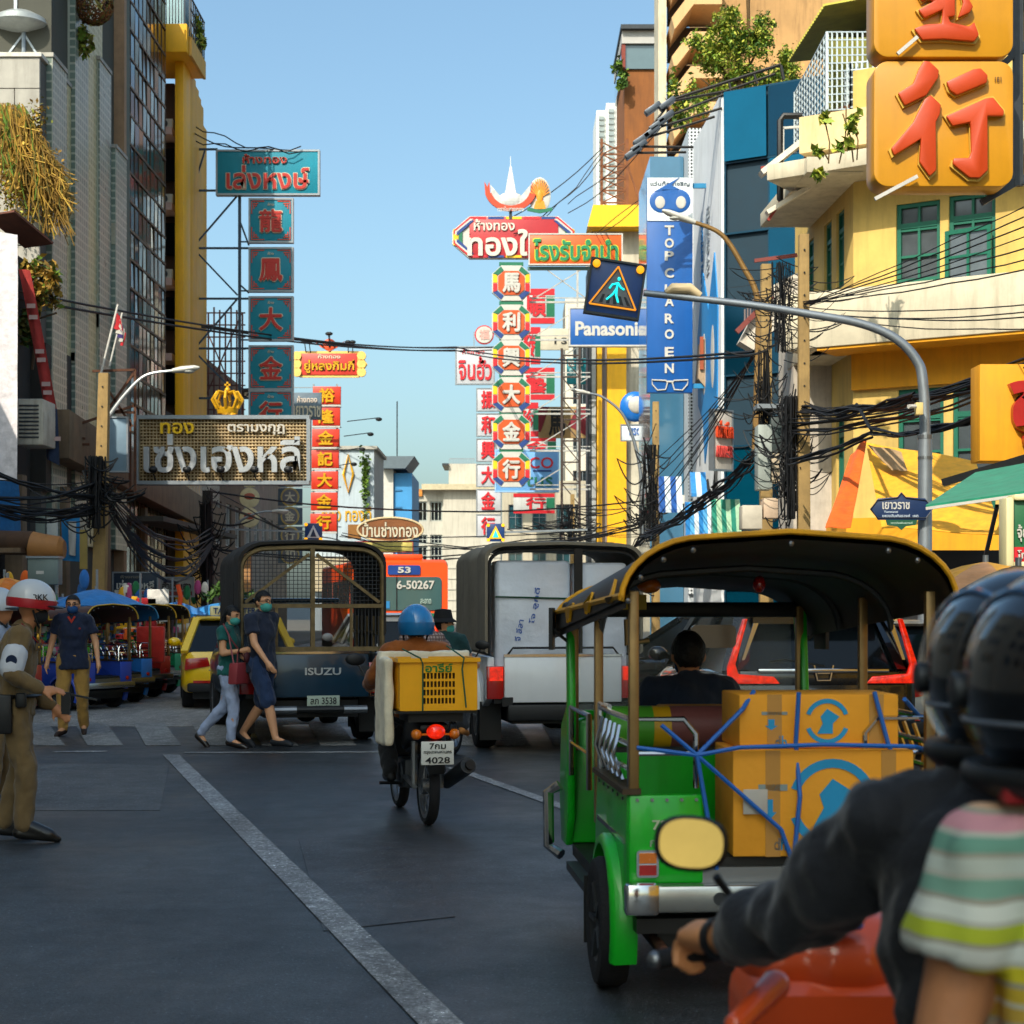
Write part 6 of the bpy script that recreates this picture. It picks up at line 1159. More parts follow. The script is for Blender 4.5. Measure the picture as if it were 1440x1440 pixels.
        MB().ell((-.3,1.6,1.72),(.06,.06,.04)).build('roof_lamp', AMB, t, smooth=True); MB().ell((.12,1.0,1.72),(.03,.03,.04)).build('red_lamp', TAILR, t, smooth=True); MB().prism(rrect(.0,.24,1.4,1.52,.03), 2.1,2.12).build('rear_view_mirror', mat('#7a6a58', .1, .6), t); MB().tube([(-.34,2.1,1.55),(-.34,2.1,1.42),(-.22,2.1,1.44)],.014,6).build('hand_strap', PILL, t)
    return t
GRT = mat('#06b41e', .35, 0, .18, 3, .06, 14, coat=.3, streak=.28); YTR = mat('#e0a00c', .55, 0, .3, 8); RFB = mat('#27211d', .55, 0, .25, 2, .15, 5)
TKX, TKY, TKR = 1.10, 7.2, R(4.5)
tk = tuktuk('green tuk-tuk with black yellow-trimmed roof loaded with cartons', (TKX,TKY,0), TKR, GRT, YTR, RFB)
txt('7201', tk, -.48, .74, .12, .04, mat('#b8c8a8', .6), y=-.02, d=.002); txt('กรุงเทพ', tk, -.47, .66, .16, .04, mat('#8aa88a', .6), y=-.02, d=.002)
def tl(x, y, z): return Matrix.Translation((TKX,TKY,0)) @ Matrix.Rotation(TKR,4,'Z') @ V((x,y,z))
CARD = mat('#f2a52a', .75, 0, .08, 2, .1, 20); CBL = mat('#1f96cc', .6); TAPE = mat('#c08a3a', .35, 0, .08, coat=.3)
def carton(label, c, d, rz=0, logo=True, tape=True, low=False):
    o = thing('carton', label, 'box', tl(*c), TKR+rz, 'cartons on the tuk-tuk'); w, dp, h = d; b = MB(); b.box((0,0,h/2),d).build('carton_body', CARD, o, bevel=.008)
    if tape:
        for x in (-w*.28,w*.36): MB().b2(x-.03,x+.03,-dp/2-.003,-dp/2-.0005,0,h).build('tape', TAPE, o)
    if logo:
        s = h*.42; q = MB(); zc = h*.5; xc = w*.05
        arc_ = lambda a0,a1: [[V((xc+s*r_*math.cos(a),-dp/2-.0045+dd,zc+s*r_*math.sin(a))) for r_,dd in ((.8,0),(1,0),(1,.003),(.8,.003))] for a in [R(a0+(a1-a0)*i/14) for i in range(15)]]
        q.loft(arc_(20,160)); q.loft(arc_(200,340)); q.prism([(xc-s*.45,zc-s*.55),(xc+s*.25,zc-s*.55),(xc+s*.25,zc-s*.1),(xc+s*.55,zc+s*.2),(xc-.0,zc+s*.55),(xc-s*.3,zc+s*.2),(xc-s*.2,zc-s*.1)], -dp/2-.0045,-dp/2-.0015); q.build('logo', CBL, o)
        MB().prism([(-w*.34,h*.42),(-w*.3,h*.34),(-w*.26,h*.42),(-w*.28,h*.42),(-w*.28,h*.54),(-w*.32,h*.54),(-w*.32,h*.42)], -dp/2-.004,-dp/2-.001).build('arrow_mark', CBL, o); txt('dh', o, -w*.24, h*.12, .05, .05, CBL, y=-dp/2-.001, d=.002)
        MB().b2(-w*.36,-w*.2,-dp/2-.003,-dp/2-.0008,h*.62,h*.68).build('small_print', mat('#8a9a9a', .7), o)
    return o
carton('lower large carton with blue arrow logo on tuk-tuk deck', (.17,.22,.605), (.74,.46,.43), R(-2))
carton('upper carton with blue arrow logo stacked on another carton', (.165,.26,1.038), (.66,.4,.22), R(-1))
o = carton('narrow upright carton inside tuk-tuk by left rails', (-.44,1.35,.64), (.14,.3,.46), 0, False); 
carton('brown carton on the passenger seat behind the driver', (.02,1.3,.8), (.62,.4,.34), R(-4), False)
STR = mat('#1c66c0', .5, 0, .1)
t = thing('lashing_strap', 'blue nylon straps lashed across the cartons', 'strap'); b = MB()
def st(*ps, w=.022): 
    for p0, p1 in zip(ps, ps[1:]): b.tube([tl(*p0), tl(*p1)], .0095, 6)
kn = (-.36,-.03,1.02)
st((-.6,0,1.05),kn); st(kn,(-.19,-.03,1.05),(.16,-.035,1.06),(.53,-.03,1.05),(.64,.1,1.02)); st(kn,(-.16,.04,1.2),(-.1,.1,1.27)); st(kn,(-.28,-.03,.56)); st(kn,(-.02,-.04,.72),(.04,-.03,.56)); st((.06,-.01,1.27),(.055,.02,1.06),(.06,-.03,.85),(.03,-.035,.56)); st((.38,.02,1.27),(.44,.02,1.05),(.52,-.03,.86),(.56,0,.7)); st((-.5,.0,1.14),kn); st((.5,.0,1.24),(.64,.2,1.14))
b.build('strap', STR, t); MB().b2(-.1,.1,-.1,.1,-.1,.1) 
o = carton('crumpled white parcel label sheet on lower carton', (-.12,-.02,.78), (.1,.004,.1), 0, False, False); o.name = 'paper_label'; o['category'] = 'label'; o['group'] = 'papers'; del o['group']
for ch in o.children: ch.data.materials.clear(); ch.data.materials.append(WHITE)
# parked tuk-tuks on the left
acc = [(mat('#2446a8', .4, coat=.5), mat('#c8a030', .4), mat('#4a2e26', .5)), (mat('#2a78c8', .4, coat=.5), mat('#3a90c0', .4), mat('#1c5a8a', .5)), (mat('#b02a24', .4, coat=.5), mat('#c8a030', .4), mat('#2a2c30', .5)), (mat('#1f8a5c', .4, coat=.5), mat('#c8a030', .4), mat('#33281e', .5)), (mat('#a8342a', .4, coat=.5), mat('#c8a030', .4), mat('#5a2a26', .5))]
seats = [(mat('#d8487a', .5), mat('#5cc030', .5), WHITE), (mat('#2a8a4a', .5), mat('#b02a3a', .5), mat('#2a5ab0', .5)), (mat('#a02020', .5), mat('#a02020', .5), YTR), (mat('#4cc04c', .5), mat('#d84a70', .5), WHITE), (mat('#b03a5a', .5), mat('#3a9a8a', .5), WHITE)]
lab = ['parked tuk-tuk with tan roof and green-pink seat roll, nearest of the row', 'parked tuk-tuk with blue roof edge, second in the row', 'parked tuk-tuk with black roof and red bag, third in the row', 'parked tuk-tuk with dark gold-edged roof, fourth in the row', 'parked tuk-tuk left of the walking man, mostly hidden']
for i, (tx, ty) in enumerate(((-6.3,27.7),(-6.3,29.3),(-6.3,30.9),(-6.35,32.5),(-7.3,26.1))):
    k = tuktuk(lab[i], (tx,ty,0), R(62), # a smaller build of the same vehicle
        acc[i][0], acc[i][1], acc[i][2], False, seats[i], 'parked tuk-tuks along the left kerb')
    k.scale = (.88,.88,.86); b = MB(); rg = random.Random(i)
    for m in (mat('#b02a2a', .6), mat('#d8a820', .6), mat('#2a7a4a', .6), mat('#2a6ab0', .6), WHITE, mat('#c05a8a', .6)): b.use(m)
    for j in range(60): b.cur = rg.randrange(6); b.box((rg.uniform(-.6,.6),rg.uniform(.9,2.1),rg.uniform(1.15,1.62)),(rg.uniform(.03,.1),rg.uniform(.03,.1),rg.uniform(.03,.12)))
    struct(b.build('hanging_decorations', None, k), 'stuff')
t = thing('red_bag', 'red cloth bag hanging on the third parked tuk-tuk', 'bag', (at(216,915,30.6).x,30.3,at(216,932,30.3).z)); MB().b2(-.24,.24,0,.12,0,.62).build('bag_body', cloth('#b8281c', bump=.6), t, bevel=.04); MB().tube([(-.1,.06,.6),(-.06,.06,.78),(.06,.06,.78),(.1,.06,.6)],.012,5).build('handle', cloth('#8a1c14'), t)
# --- motorcycle with yellow crate
MX, MY, MR = (602-HX)/FP*13.15, 13.15, R(13.5)
def ml(x, y, z): return Matrix.Translation((MX,MY,0)) @ Matrix.Rotation(MR,4,'Z') @ V((x,y,z))
def motorbike(label, loc, rz, col, full=True):
    t = thing('motorcycle', label, 'motorcycle', loc, rz)
    for y, nm in ((0,'wheel'),(1.22,'wheel')):
        o = bpy.data.objects.new('wheel', None); LK(o); o.parent = t; o.location = (0,y,.285); M = Matrix.Rotation(PI/2,4,'Y')
        MB().lathe([(.23,-.03),(.262,-.04),(.28,-.025),(.287,0),(.28,.025),(.262,.04),(.23,.03),(.23,-.03)], 32, M).build('tyre', RUBBER, o, smooth=True)
        b = MB(); b.lathe([(.205,-.03),(.235,-.032),(.235,.032),(.205,.03),(.205,-.03)], 28, M); b.lathe([(.01,-.05),(.06,-.05),(.06,.05),(.01,.05)], 14, M)
        for k in range(16): a = 2*PI*k/16; b.bar((.03*(-1)**k,.05*math.cos(a),.05*math.sin(a)),(0,.21*math.cos(a),.21*math.sin(a)),.006)
        b.build('rim', STEEL, o, smooth=True)
    b = MB(); b.loft([[V((x,y+.0,z)) for x,z in rrect(-w,w,z0,z1,.03,3)] for y,w,z0,z1 in ((-.28,.06,.66,.74),(-.1,.1,.62,.78),(.25,.12,.6,.78),(.5,.1,.55,.72),(.75,.07,.5,.62))]); b.build('body_cover', col, t, smooth=True); MB().prismx([(-.25,.76),(.3,.79),(.55,.74),(.55,.68),(-.25,.7)], -.11,.11).build('seat', BLACK, t, bevel=.02)
    MB().prismx([(-.36,.56),(-.33,.64),(-.1,.7),(.0,.62),(-.2,.58),(-.34,.4)], -.06,.06).build('rear_mudguard', BLACK, t, bevel=.01); MB().ell((0,-.3,.71),(.07,.05,.055)).build('tail_light', TAILON, t, smooth=True)
    for sx in (-1,1): MB().ell((sx*.14,-.28,.69),(.04,.045,.04)).bar((0,-.27,.69),(sx*.14,-.28,.69),.015).build('indicator', AMB, t, smooth=True); MB().tube([(sx*.1,.02,.3),(sx*.1,.02,.62)],.025,8).tube([(sx*.1,0,.285),(sx*.09,.5,.32)],.02,6).build('shock_absorber', STEEL, t)
    MB().tube([(.13,.75,.3),(.16,.4,.24),(.17,.1,.32)],.02,8).cyl((.17,.15,.3),(.24,-.3,.46),.052,14,.06).build('exhaust', DKSTEEL, t, smooth=True); MB().cyl((.245,-.305,.462),(.25,-.33,.47),.035,12).build('exhaust_tip', BLACK, t)
    b = MB(); b.box((0,.6,.34),(.2,.34,.22)); b.cyl((-.12,.6,.32),(.12,.6,.32),.1); b.build('engine', DKSTEEL, t, bevel=.02); MB().tube([(0,.45,.55),(0,.8,.5),(0,1.0,.75),(0,1.05,.95)],.035,8).tube([(0,1.05,.95),(0,1.22,.285)],.03,8).build('frame_tube', BLACK, t)
    MB().tube([(-.33,.88,.98),(-.15,.98,1.0),(.15,.98,1.0),(.33,.88,.98)],.014,6).build('handlebar', DKSTEEL, t); b = MB(); b.loft([[V((x,y,z)) for x,z in rrect(-w,w,z0,z1,.03,3)] for y,w,z0,z1 in ((.92,.17,.45,.92),(1.02,.19,.42,.95),(1.1,.12,.5,.95))]); b.build('leg_shield', col, t, smooth=True)
    for sx in (-1,1): MB().tube([(sx*.05,.55,.26),(sx*.28,.5,.27)],.014,6).build('footpeg', BLACK, t); MB().ell((sx*.4,.95,1.2),(.08,.02,.05)).tube([(sx*.28,.93,.98),(sx*.38,.95,1.16)],.008,5).build('mirror', BLACK, t, smooth=True)
    return t
t = motorbike('black motorcycle with glowing tail light ridden away, mid-road', (MX,MY,0), MR, BLACK); plate(t, [('7กม',.3,.25,.5),('กรุงเทพมหานคร',.02,.16,.85),('4028',-.3,.27,.75)], 0,-.36,.56,.24,.17)
MB().b2(-.3,.3,-.34,.16,.845,.86).b2(-.2,.2,-.3,.1,.78,.845).build('carrier_rack', BLACK, t)
CY = mat('#f6ae0c', .45, 0, .08, 4); t = thing('crate', 'yellow slotted plastic crate with green lettering on motorcycle', 'crate', ml(.02,-.1,.863), MR); w0, w1, h, dp = .26,.285,.38,.21
hl = []
hs = [(-.115+i*.027+.0,-.115+i*.027+.018,.05+j*.06,.05+j*.06+.042) for i in range(9) for j in range(4) if i % 3 != 2 or 1]
b = wall_holes(w1*2, h, [(a+w1,c_+w1,e_,f_) for a,c_,e_,f_ in hs], 0, .008); o = b.build('front_side', CY, t, loc=(-w1,-dp,0)); b = MB(); b.b2(-w1,-w1+.012,-dp+.01,dp,0,h); b.b2(w1-.012,w1,-dp+.01,dp,0,h); b.b2(-w1,w1,dp-.012,dp,0,h); b.b2(-w1,w1,-dp+.01,dp,0,.012); b.build('crate_side', CY, t); b = MB(); b.b2(-w1-.02,w1+.02,-dp-.02,-dp+.01,h-.03,h); b.b2(-w1-.02,w1+.02,dp-.01,dp+.02,h-.03,h); b.b2(-w1-.02,-w1+.01,-dp+.01,dp-.01,h-.03,h); b.b2(w1-.01,w1+.02,-dp+.01,dp-.01,h-.03,h); b.build('rim', CY, t)
txt('อารีย์', t, .0, .31, .2, .065, mat('#1f7a30', .6), y=-dp-.004, d=.003, bold=.02); MB().b2(-w1+.02,w1-.02,-dp+.03,dp-.03,.02,h-.05).build('contents', mat('#4a3010', .8, 0, .3), t)
TW = mat('#1d5a44', .7); MB().tube([(-.12,-dp-.01,.0),(-.12,-dp-.012,.34),(-.14,-dp-.03,h),(-.22,.05,h+.06)],.006,5).tube([(.2,-dp-.01,.02),(.17,-dp-.012,.3),(.18,-dp-.03,h),(.12,.1,h+.08)],.006,5).build('lashing', TW, t)
t = thing('cloth_bag', 'cream canvas delivery bag draped behind yellow crate', 'bag', ml(0,.12,.72), MR); b = MB(); b.b2(-.34,.34,-.02,.12,.2,.56); b.b2(-.36,-.29,-.33,.1,-.12,.52); remesh(b, 'canvas', cloth('#e0d6bc', bump=.5), t, .016, 6, wr=.012, wsc=7)
motorbike('dark scooter carrying two masked riders beside white pickup', (at(592,1040,18.3).x,18.2,0), R(-14), BLACK)
# ================================================================ people (local: facing -y, z up; side a = -x, b = +x)
SKIN = mat('#bb8058', .55, 0, .12, 6); SKIN2 = mat('#d49c74', .55, 0, .1, 6); HAIR = mat('#0c0a0a', .55, 0, .3, 30, .5, 60)
def fingers(b, w, d, up, side, curl, s=1.):
    """palm and five fingers from wrist w; d points along the hand, up is the back of the hand"""
    d = V(d).normalized(); up = (V(up)-d*V(up).dot(d)).normalized(); sd = d.cross(up).normalized()*side
    b.cap(w, w+d*.07*s, .028*s, .032*s)
    for k in (-1,0,1): b.cap(w+d*.03*s+sd*.018*k*s, w+d*.085*s+sd*.026*k*s, .019*s, .015*s)
    for k, ln in ((-1.5,.062),(-.5,.075),(.5,.08),(1.5,.07)):
        p = w+d*.085*s+sd*.018*k*s; dirv = d
        for j in range(3):
            a = curl*(j+1)*.55; q = d*math.cos(a)-up*math.sin(a); e = p+q*ln*s*(.45,.32,.25)[j]; b.cap(p, e, .0098*s, .0085*s, 8); p = e
    p = w+d*.03*s+sd*.03*s; q = p+(d*.6+sd*.7-up*.3).normalized()*.04*s; b.cap(p, q, .0125*s, .0105*s, 8); b.cap(q, q+(d*.85+sd*.2-up*.5*(1+curl)).normalized()*.035*s, .0105*s, .009*s, 8)
DEF = dict(head=(0,-.02,1.585), neck=(0,0,1.44), chest=(0,0,1.25), pelvis=(0,0,.95), sha=(-.185,0,1.40), shb=(.185,0,1.40), ela=(-.23,.02,1.12), elb=(.23,.02,1.12), wra=(-.24,-.06,.88), wrb=(.24,-.06,.88), hipa=(-.09,0,.92), hipb=(.09,0,.92), kna=(-.1,-.02,.50), knb=(.1,-.02,.50), ana=(-.11,.02,.09), anb=(.11,.02,.09), toa=(-.12,-.14,.03), tob=(.12,-.14,.03))
def person(label, loc, rz, J, skin, shirt, trousers, shoes, hair=None, sleeve=.55, leg=1., mask=None, hy=0, vox=.018, sc=1., curl=.5, ha=None, hb=None, hair_long=False, loose=.018, seed=0, group=None, glasses=False, bare=False, fem=1., hp=0, hem=.08, tw=1., wr=.018, wsc=10, cuff=.06):
    t = thing('person', label, 'person', loc, rz, group); j = {k: V(v) for k, v in {**DEF, **J}.items()}
    H = Matrix.Translation(j['head']) @ Matrix.Rotation(hy,4,'Z') @ Matrix.Rotation(hp,4,'X'); h = lambda x, y, z: H @ V((x,y,z)); MH = H.to_3x3().to_4x4()
    def torso(b, e):
        b.ell(j['pelvis'],(.16*fem*tw+e,.11+e,.12+e)); m = j['pelvis'].lerp(j['chest'],.5); b.ell(m,(.142*tw+e,.1+e,.16+e)); b.ell(j['chest'],(.165*tw+e,.112+e,.19+e)); b.cap(j['sha'].lerp(j['shb'],.12), j['shb'].lerp(j['sha'],.12), .06+e, .06+e); b.cap(j['chest']+V((0,0,.1)), j['neck'], .09+e, .055+e)
    b = MB(); torso(b, 0); b.cap(j['neck']-V((0,0,.02)), j['head']-V((0,0,.05)), .055, .05)
    b.ell(j['head']+V((0,0,.01)),(.077,.095,.105), M=MH); b.ell(h(0,-.03,-.05),(.056,.062,.066), M=MH); b.ell(h(0,-.098,-.012),(.013,.018,.024), M=MH); b.ell(h(0,-.085,-.06),(.025,.016,.012), M=MH); b.ell(h(0,-.08,.03),(.055,.018,.014), M=MH)
    for s in (-1,1): b.ell(h(s*.08,.005,-.005),(.012,.022,.032), M=MH)
    for s, q in ((-1,'a'),(1,'b')):
        b.cap(j['sh'+q], j['el'+q], .05, .041); b.cap(j['el'+q], j['wr'+q], .041, .027); d, up = (ha if q == 'a' else hb) or (j['wr'+q]-j['el'+q], V((s,0,0)))
        fingers(b, j['wr'+q], d, up, (1 if s < 0 else -1)*(1 if True else 1), curl)
        b.cap(j['hip'+q], j['kn'+q], .082, .056); b.cap(j['kn'+q], j['an'+q].lerp(j['kn'+q],.6), .054, .056); b.cap(j['an'+q].lerp(j['kn'+q],.6), j['an'+q], .056, .036); b.cap(j['an'+q], j['to'+q], .036, .028)
    remesh(b, 'body', skin, t, vox, 2)
    b = MB(); torso(b, loose)
    b.tube([j['pelvis'].lerp(j['chest'],.4), j['pelvis'], j['pelvis']-V((0,0,hem))], [(.13*tw+loose,.09+loose),(.16*fem*tw+loose,.115+loose),(.168*fem*tw+loose,.12+loose)], 20)
    for q in 'ab':
        if sleeve <= 1: ls = min(loose,.016); e_ = j['sh'+q].lerp(j['el'+q],sleeve); b.cap(j['sh'+q], j['sh'+q].lerp(e_,.4), .054+ls, .052+ls); b.tube([j['sh'+q], e_], [.054+ls,.054+ls+.004], 14)
        else: b.cap(j['sh'+q], j['el'+q], .055+loose, .047+loose); b.cap(j['el'+q], j['wr'+q].lerp(j['el'+q],cuff), .047+loose, .03+loose)
    remesh(b, 'shirt', shirt, t, vox, 3, wr=wr, wsc=wsc, seed=seed, cut=lambda c: False)
    b = MB(); b.ell(j['pelvis'],(.165*fem+.012,.118+.012,.11))
    for q in 'ab':
        lo = .012 if loose < .015 else .02
        b.cap(j['hip'+q], j['kn'+q].lerp(j['hip'+q], max(0,1-leg*2)) if leg < .5 else j['kn'+q], .086+lo, .06+lo+(.012 if leg < 1 else 0))
        if leg >= 1: b.cap(j['kn'+q], j['an'+q]+(j['kn'+q]-j['an'+q])*.06, .06+lo, .045+lo)
    remesh(b, 'trousers', trousers, t, vox, 3, wr=.018, wsc=11, seed=seed+5)
    for q in 'ab':
        b = MB(); a, o = j['an'+q], j['to'+q]; d = (o-a); d2 = V((d.x,d.y,0)); dn = d2.normalized() if d2.length > .01 else V((0,-1,0)); dn3 = d.normalized()
        b.cap(a-V((0,0,.03))-dn*.03, o, .042, .036); b.cap(o, o+dn3*.05, .036, .028); 
        if shoes in (DSHOE, BLACK): b.cap(a+V((0,0,.03)), o+V((0,0,.012)), .05, .042)
        remesh(b, 'shoe', shoes, t, min(vox,.014), 2)
    if hair:
        b = MB(); b.ell(j['head']+V((0,0,.02)),(.088,.105,.108), 18, 12, M=MH)
        if hair_long: b.cap(h(0,.07,.0), h(0,.13,-.16), .05, .04); b.cap(h(0,.13,-.16), h(.01,.12,-.3), .04, .02)
        Hi = H.inverted(); remesh(b, 'hair', hair, t, .012, 1, wr=.006, wsc=30, cut=None if hair_long and 0 else (lambda c: ((Hi @ c).y < -.035 and (Hi @ c).z < .062) or ((Hi @ c).y < .03 and (Hi @ c).z < .0) or ((Hi @ c).z < -.06 and not hair_long)))
    if mask:
        b = MB(); b.ell(h(0,-.035,-.05),(.068,.078,.062), 18, 12, M=MH); Hi2 = H.inverted(); remesh(b, 'face_mask', mask, t, .01, 1, cut=lambda c: (Hi2 @ c).y > -.02)
        b = MB()
        for s in (-1,1): b.tube([h(s*.06,-.07,-.03),h(s*.083,.01,.0)],.003,4)
        b.build('mask_loop', mask, t)
    for s in (-1,1):
        o = MB().ell(h(s*.032,-.088,.008),(.013,.008,.006), 8, 6, M=MH).build('eye', mat('#15100e', .3), t)
    b = MB()
    for s in (-1,1): b.bar(h(s*.018,-.094,.03), h(s*.05,-.086,.032), .008)
    b.build('eyebrow', HAIR, t)
    if glasses:
        b = MB()
        for s in (-1,1): b.tube([h(s*.03+.022*math.cos(a),-.108,.008+.016*math.sin(a)) for a in [k*PI/6 for k in range(12)]],.003,4,closed=True).tube([h(s*.052,-.105,.01),h(s*.082,.0,.01)],.003,4)
        b.build('glasses', BLACK, t)
    t['_'] = 0; del t['_']; t.scale = (sc,sc,sc); return t, h, MH, j
def helmet(t, h, MH, m, band=None, visor=None, full=False, r=(.135,.155,.15), zc=.035, low=-.25, txt_=None):
    b = MB(); Hc = h(0,.01,zc); b.ell(Hc, r, 28, 14, M=MH, z0=(-.62 if full else low)); inner = [q*.94 for q in r]; o = b.build('helmet_shell', m, t, smooth=True, ang=60)
    if band: MB().ell(Hc, [q*1.012 for q in r], 28, 4, M=MH, z0=low-.02, z1=.12).build('helmet_band', band, t, smooth=True)
    if visor: MB().ell(h(0,-.12,zc-.02),(.12,.09,.012), 20, 6, M=MH).build('helmet_peak', visor, t, smooth=True)
    b = MB()
    for s in (-1,1): b.tube([h(s*.1,.0,-.02),h(s*.085,-.03,-.09),h(0,-.06,-.135)],.008,5)
    b.build('chin_strap', BLACK, t); return o
KHK = cloth('#6f5b3a'); NAVY = cloth('#18233c'); JEAN = cloth('#a6b6d6'); TEALC = cloth('#125a56'); MASKG = mat('#4aa89c', .8, 0, .1); MASKB = mat('#1f4e86', .8, 0, .15); DSHOE = mat('#14120f', .35, 0, .2, coat=.4); SAND = mat('#2a1a12', .6)
# police officer, facing right
c = gnd(22,1183); t, h, MH, j = person('police officer in khaki uniform and white helmet gesturing at left edge', (c.x,c.y,0), R(98), dict(pelvis=(0,0,.93), head=(0,-.11,1.58), neck=(0,-.05,1.43), chest=(0,-.02,1.24), sha=(-.17,-.05,1.39), shb=(.18,.0,1.39), ela=(-.27,.0,1.14), wra=(-.22,-.19,1.03), elb=(.24,.02,1.1), wrb=(.2,-.22,.9), ana=(-.1,-.06,.1), toa=(-.1,-.24,.04), anb=(.12,.1,.1), tob=(.13,-.06,.04), kna=(-.1,-.08,.5)), SKIN, KHK, KHK, DSHOE, sleeve=1.5, vox=.013, curl=.25, ha=((.1,-1,-.05),(-.6,0,.8)), hy=R(10), hp=R(6), seed=1, mask=mat('#20242a', .8), sc=1.02)
helmet(t, h, MH, mat('#c2c6c8', .3, 0, .06, coat=.5), mat('#a81e28', .35), mat('#22262a', .4), r=(.14,.165,.155)); txt('BKK', t, *[(h(.0,-.02,.06))[k] for k in (0,2)], .1, .04, BLACK, y=h(0,-.02,.06).y, d=.004, rot=(0,0,R(-90))).location = h(-.138,-.04,.07)
b = MB(); b.cap(j['sha'].lerp(j['ela'],.5), j['sha'].lerp(j['ela'],.85), .086, .083); remesh(b, 'armband', mat('#c8ccd2', .8), t, .012, 1); q = j['sha'].lerp(j['ela'],.68)+V((-.083,0,.01)); MB().disc(q,(1,.0,.25),.036,.012).build('armband_badge', mat('#1a2a4a', .6), t)
MB().tube([V((.175*math.cos(a),.135*math.sin(a),.985)) for a in [k*PI/12 for k in range(24)]],[(.035,.012)]*24,6,closed=True).build('belt', BLACK, t, smooth=True); MB().box((-.2,.06,.87),(.07,.13,.26)).box((-.19,-.06,.96),(.06,.07,.1)).build('holster', BLACK, t, bevel=.015); o = MB().box((.19,-.31,.92),(.05,.06,.15)).bar((.19,-.34,.98),(.19,-.52,.94),.014).build('radio', BLACK, t)
for sx in (-1,1): MB().box((sx*.08,-.152,1.31),(.1,.014,.05)).build('pocket_flap', mat('#5c4a2e', .9), t, bevel=.004); MB().box((sx*.15,-.03,1.462),(.1,.05,.012), rz=sx*.1).build('epaulette', mat('#4a3a24', .8), t); MB().disc((sx*.08,-.162,1.31),(0,1,0),.008,.008,8).build('button', GOLD, t)
MB().box((.08,-.158,1.37),(.07,.008,.02)).build('name_tag', BLACK, t); MB().disc((-.08,-.158,1.38),(0,1,0),.022,.01,12).build('badge', GOLD, t); MB().tube([(-.16,-.06,1.47),(-.1,-.14,1.36),(-.02,-.15,1.34)],.006,5).build('lanyard', mat('#8a1c20', .7), t)
# second officer at the very edge
c = at(-4,870,14.2); t, h, MH, j = person('officer in white helmet and pale blue shirt cut by the left edge', (c.x,c.y,0), R(85), {}, SKIN, cloth('#9aa8bc'), KHK, DSHOE, sleeve=.5, vox=.018); helmet(t, h, MH, mat('#b8c0c8', .3, 0, .06, coat=.5), None, mat('#22262a', .4))
MB().ell((0,-.01,1.2),(.2,.15,.2), z0=-.8, z1=.6).build('green_vest', cloth('#14a06a'), t, smooth=True)
# walking man
c = gnd(103,1034); t, h, MH, j = person('man in navy polo and khaki trousers wearing blue mask, walking towards us', (c.x,c.y,0), R(4), dict(ela=(-.26,.03,1.13), wra=(-.3,-.04,.9), elb=(.27,.0,1.13), wrb=(.31,-.08,.9), kna=(-.11,-.1,.5), ana=(-.1,-.1,.09), toa=(-.14,-.27,.03), knb=(.11,-.02,.5), anb=(.1,.16,.11), tob=(.13,.0,.04), hipa=(-.1,0,.92), hipb=(.1,0,.92)), SKIN2, NAVY, cloth('#a8823f'), SAND, HAIR, sleeve=.6, mask=MASKB, vox=.014, glasses=True, loose=.03, seed=2, sc=1.03, hem=.14)
MB().prism([(-.05,1.44),(0,1.36),(.05,1.44),(.03,1.45),(0,1.4),(-.03,1.45)], -.125,-.115).build('collar_trim', mat('#b83020', .7), t); MB().ell((.1,-.142,1.3),(.012,.006,.012)).build('chest_logo', mat('#b83020', .7), t)
# woman with red handbag
c = gnd(322,1052); t, h, MH, j = person('woman in dark teal top and pale jeans crossing with red handbag', (c.x,c.y,0), R(72), dict(pelvis=(0,0,.93), hipa=(-.085,0,.9), hipb=(.085,0,.9), kna=(-.08,-.1,.52), ana=(-.07,-.06,.1), toa=(-.07,-.22,.03), knb=(.08,.1,.5), anb=(.07,.42,.16), tob=(.07,.34,.03), ela=(-.22,-.03,1.13), wra=(-.16,-.24,1.16), elb=(.2,-.02,1.12), wrb=(.16,-.22,1.0), sha=(-.16,0,1.39), shb=(.16,0,1.39), head=(0,-.04,1.57)), SKIN2, TEALC, JEAN, mat('#1a1210', .35, coat=.4), HAIR, sleeve=.45, mask=MASKG, hair_long=True, vox=.013, sc=.96, loose=.014, fem=1.02, hy=R(-6), hp=R(8), curl=.3, seed=3, hem=.06)
MB().tube([V(j['wra']).lerp(j['ela'],.06)+V((.0,.0,.0))+V((.034*math.cos(a),.0,.034*math.sin(a))) for a in [k*PI/8 for k in range(16)]],.009,5,closed=True).build('watch', BLACK, t)
bag = thing('handbag', 'dusty red leather handbag carried by the crossing woman', 'bag', (c.x+.17,c.y-.2,.74), R(65)); MB().prism([(-.19,0),(.19,0),(.16,.24),(-.16,.24)], -.06,.06).build('bag_body', mat('#8e343a', .5, 0, .12), bag, bevel=.02); MB().tube([(-.08,0,.24),(-.07,0,.36),(.07,0,.36),(.08,0,.24)],.01,6).build('handle', mat('#6e262c', .5), bag); MB().tube([(-.15,0,.23),(-.1,.1,.55),(-.12,.16,.68)],.009,5).tube([(.15,0,.23),(-.05,.1,.5),(-.12,.16,.68)],.009,5).build('shoulder_strap', mat('#8a4048', .5), bag); MB().ell((-.02,-.09,.3),(.05,.03,.06)).build('charm', mat('#4a1a20', .6), bag)
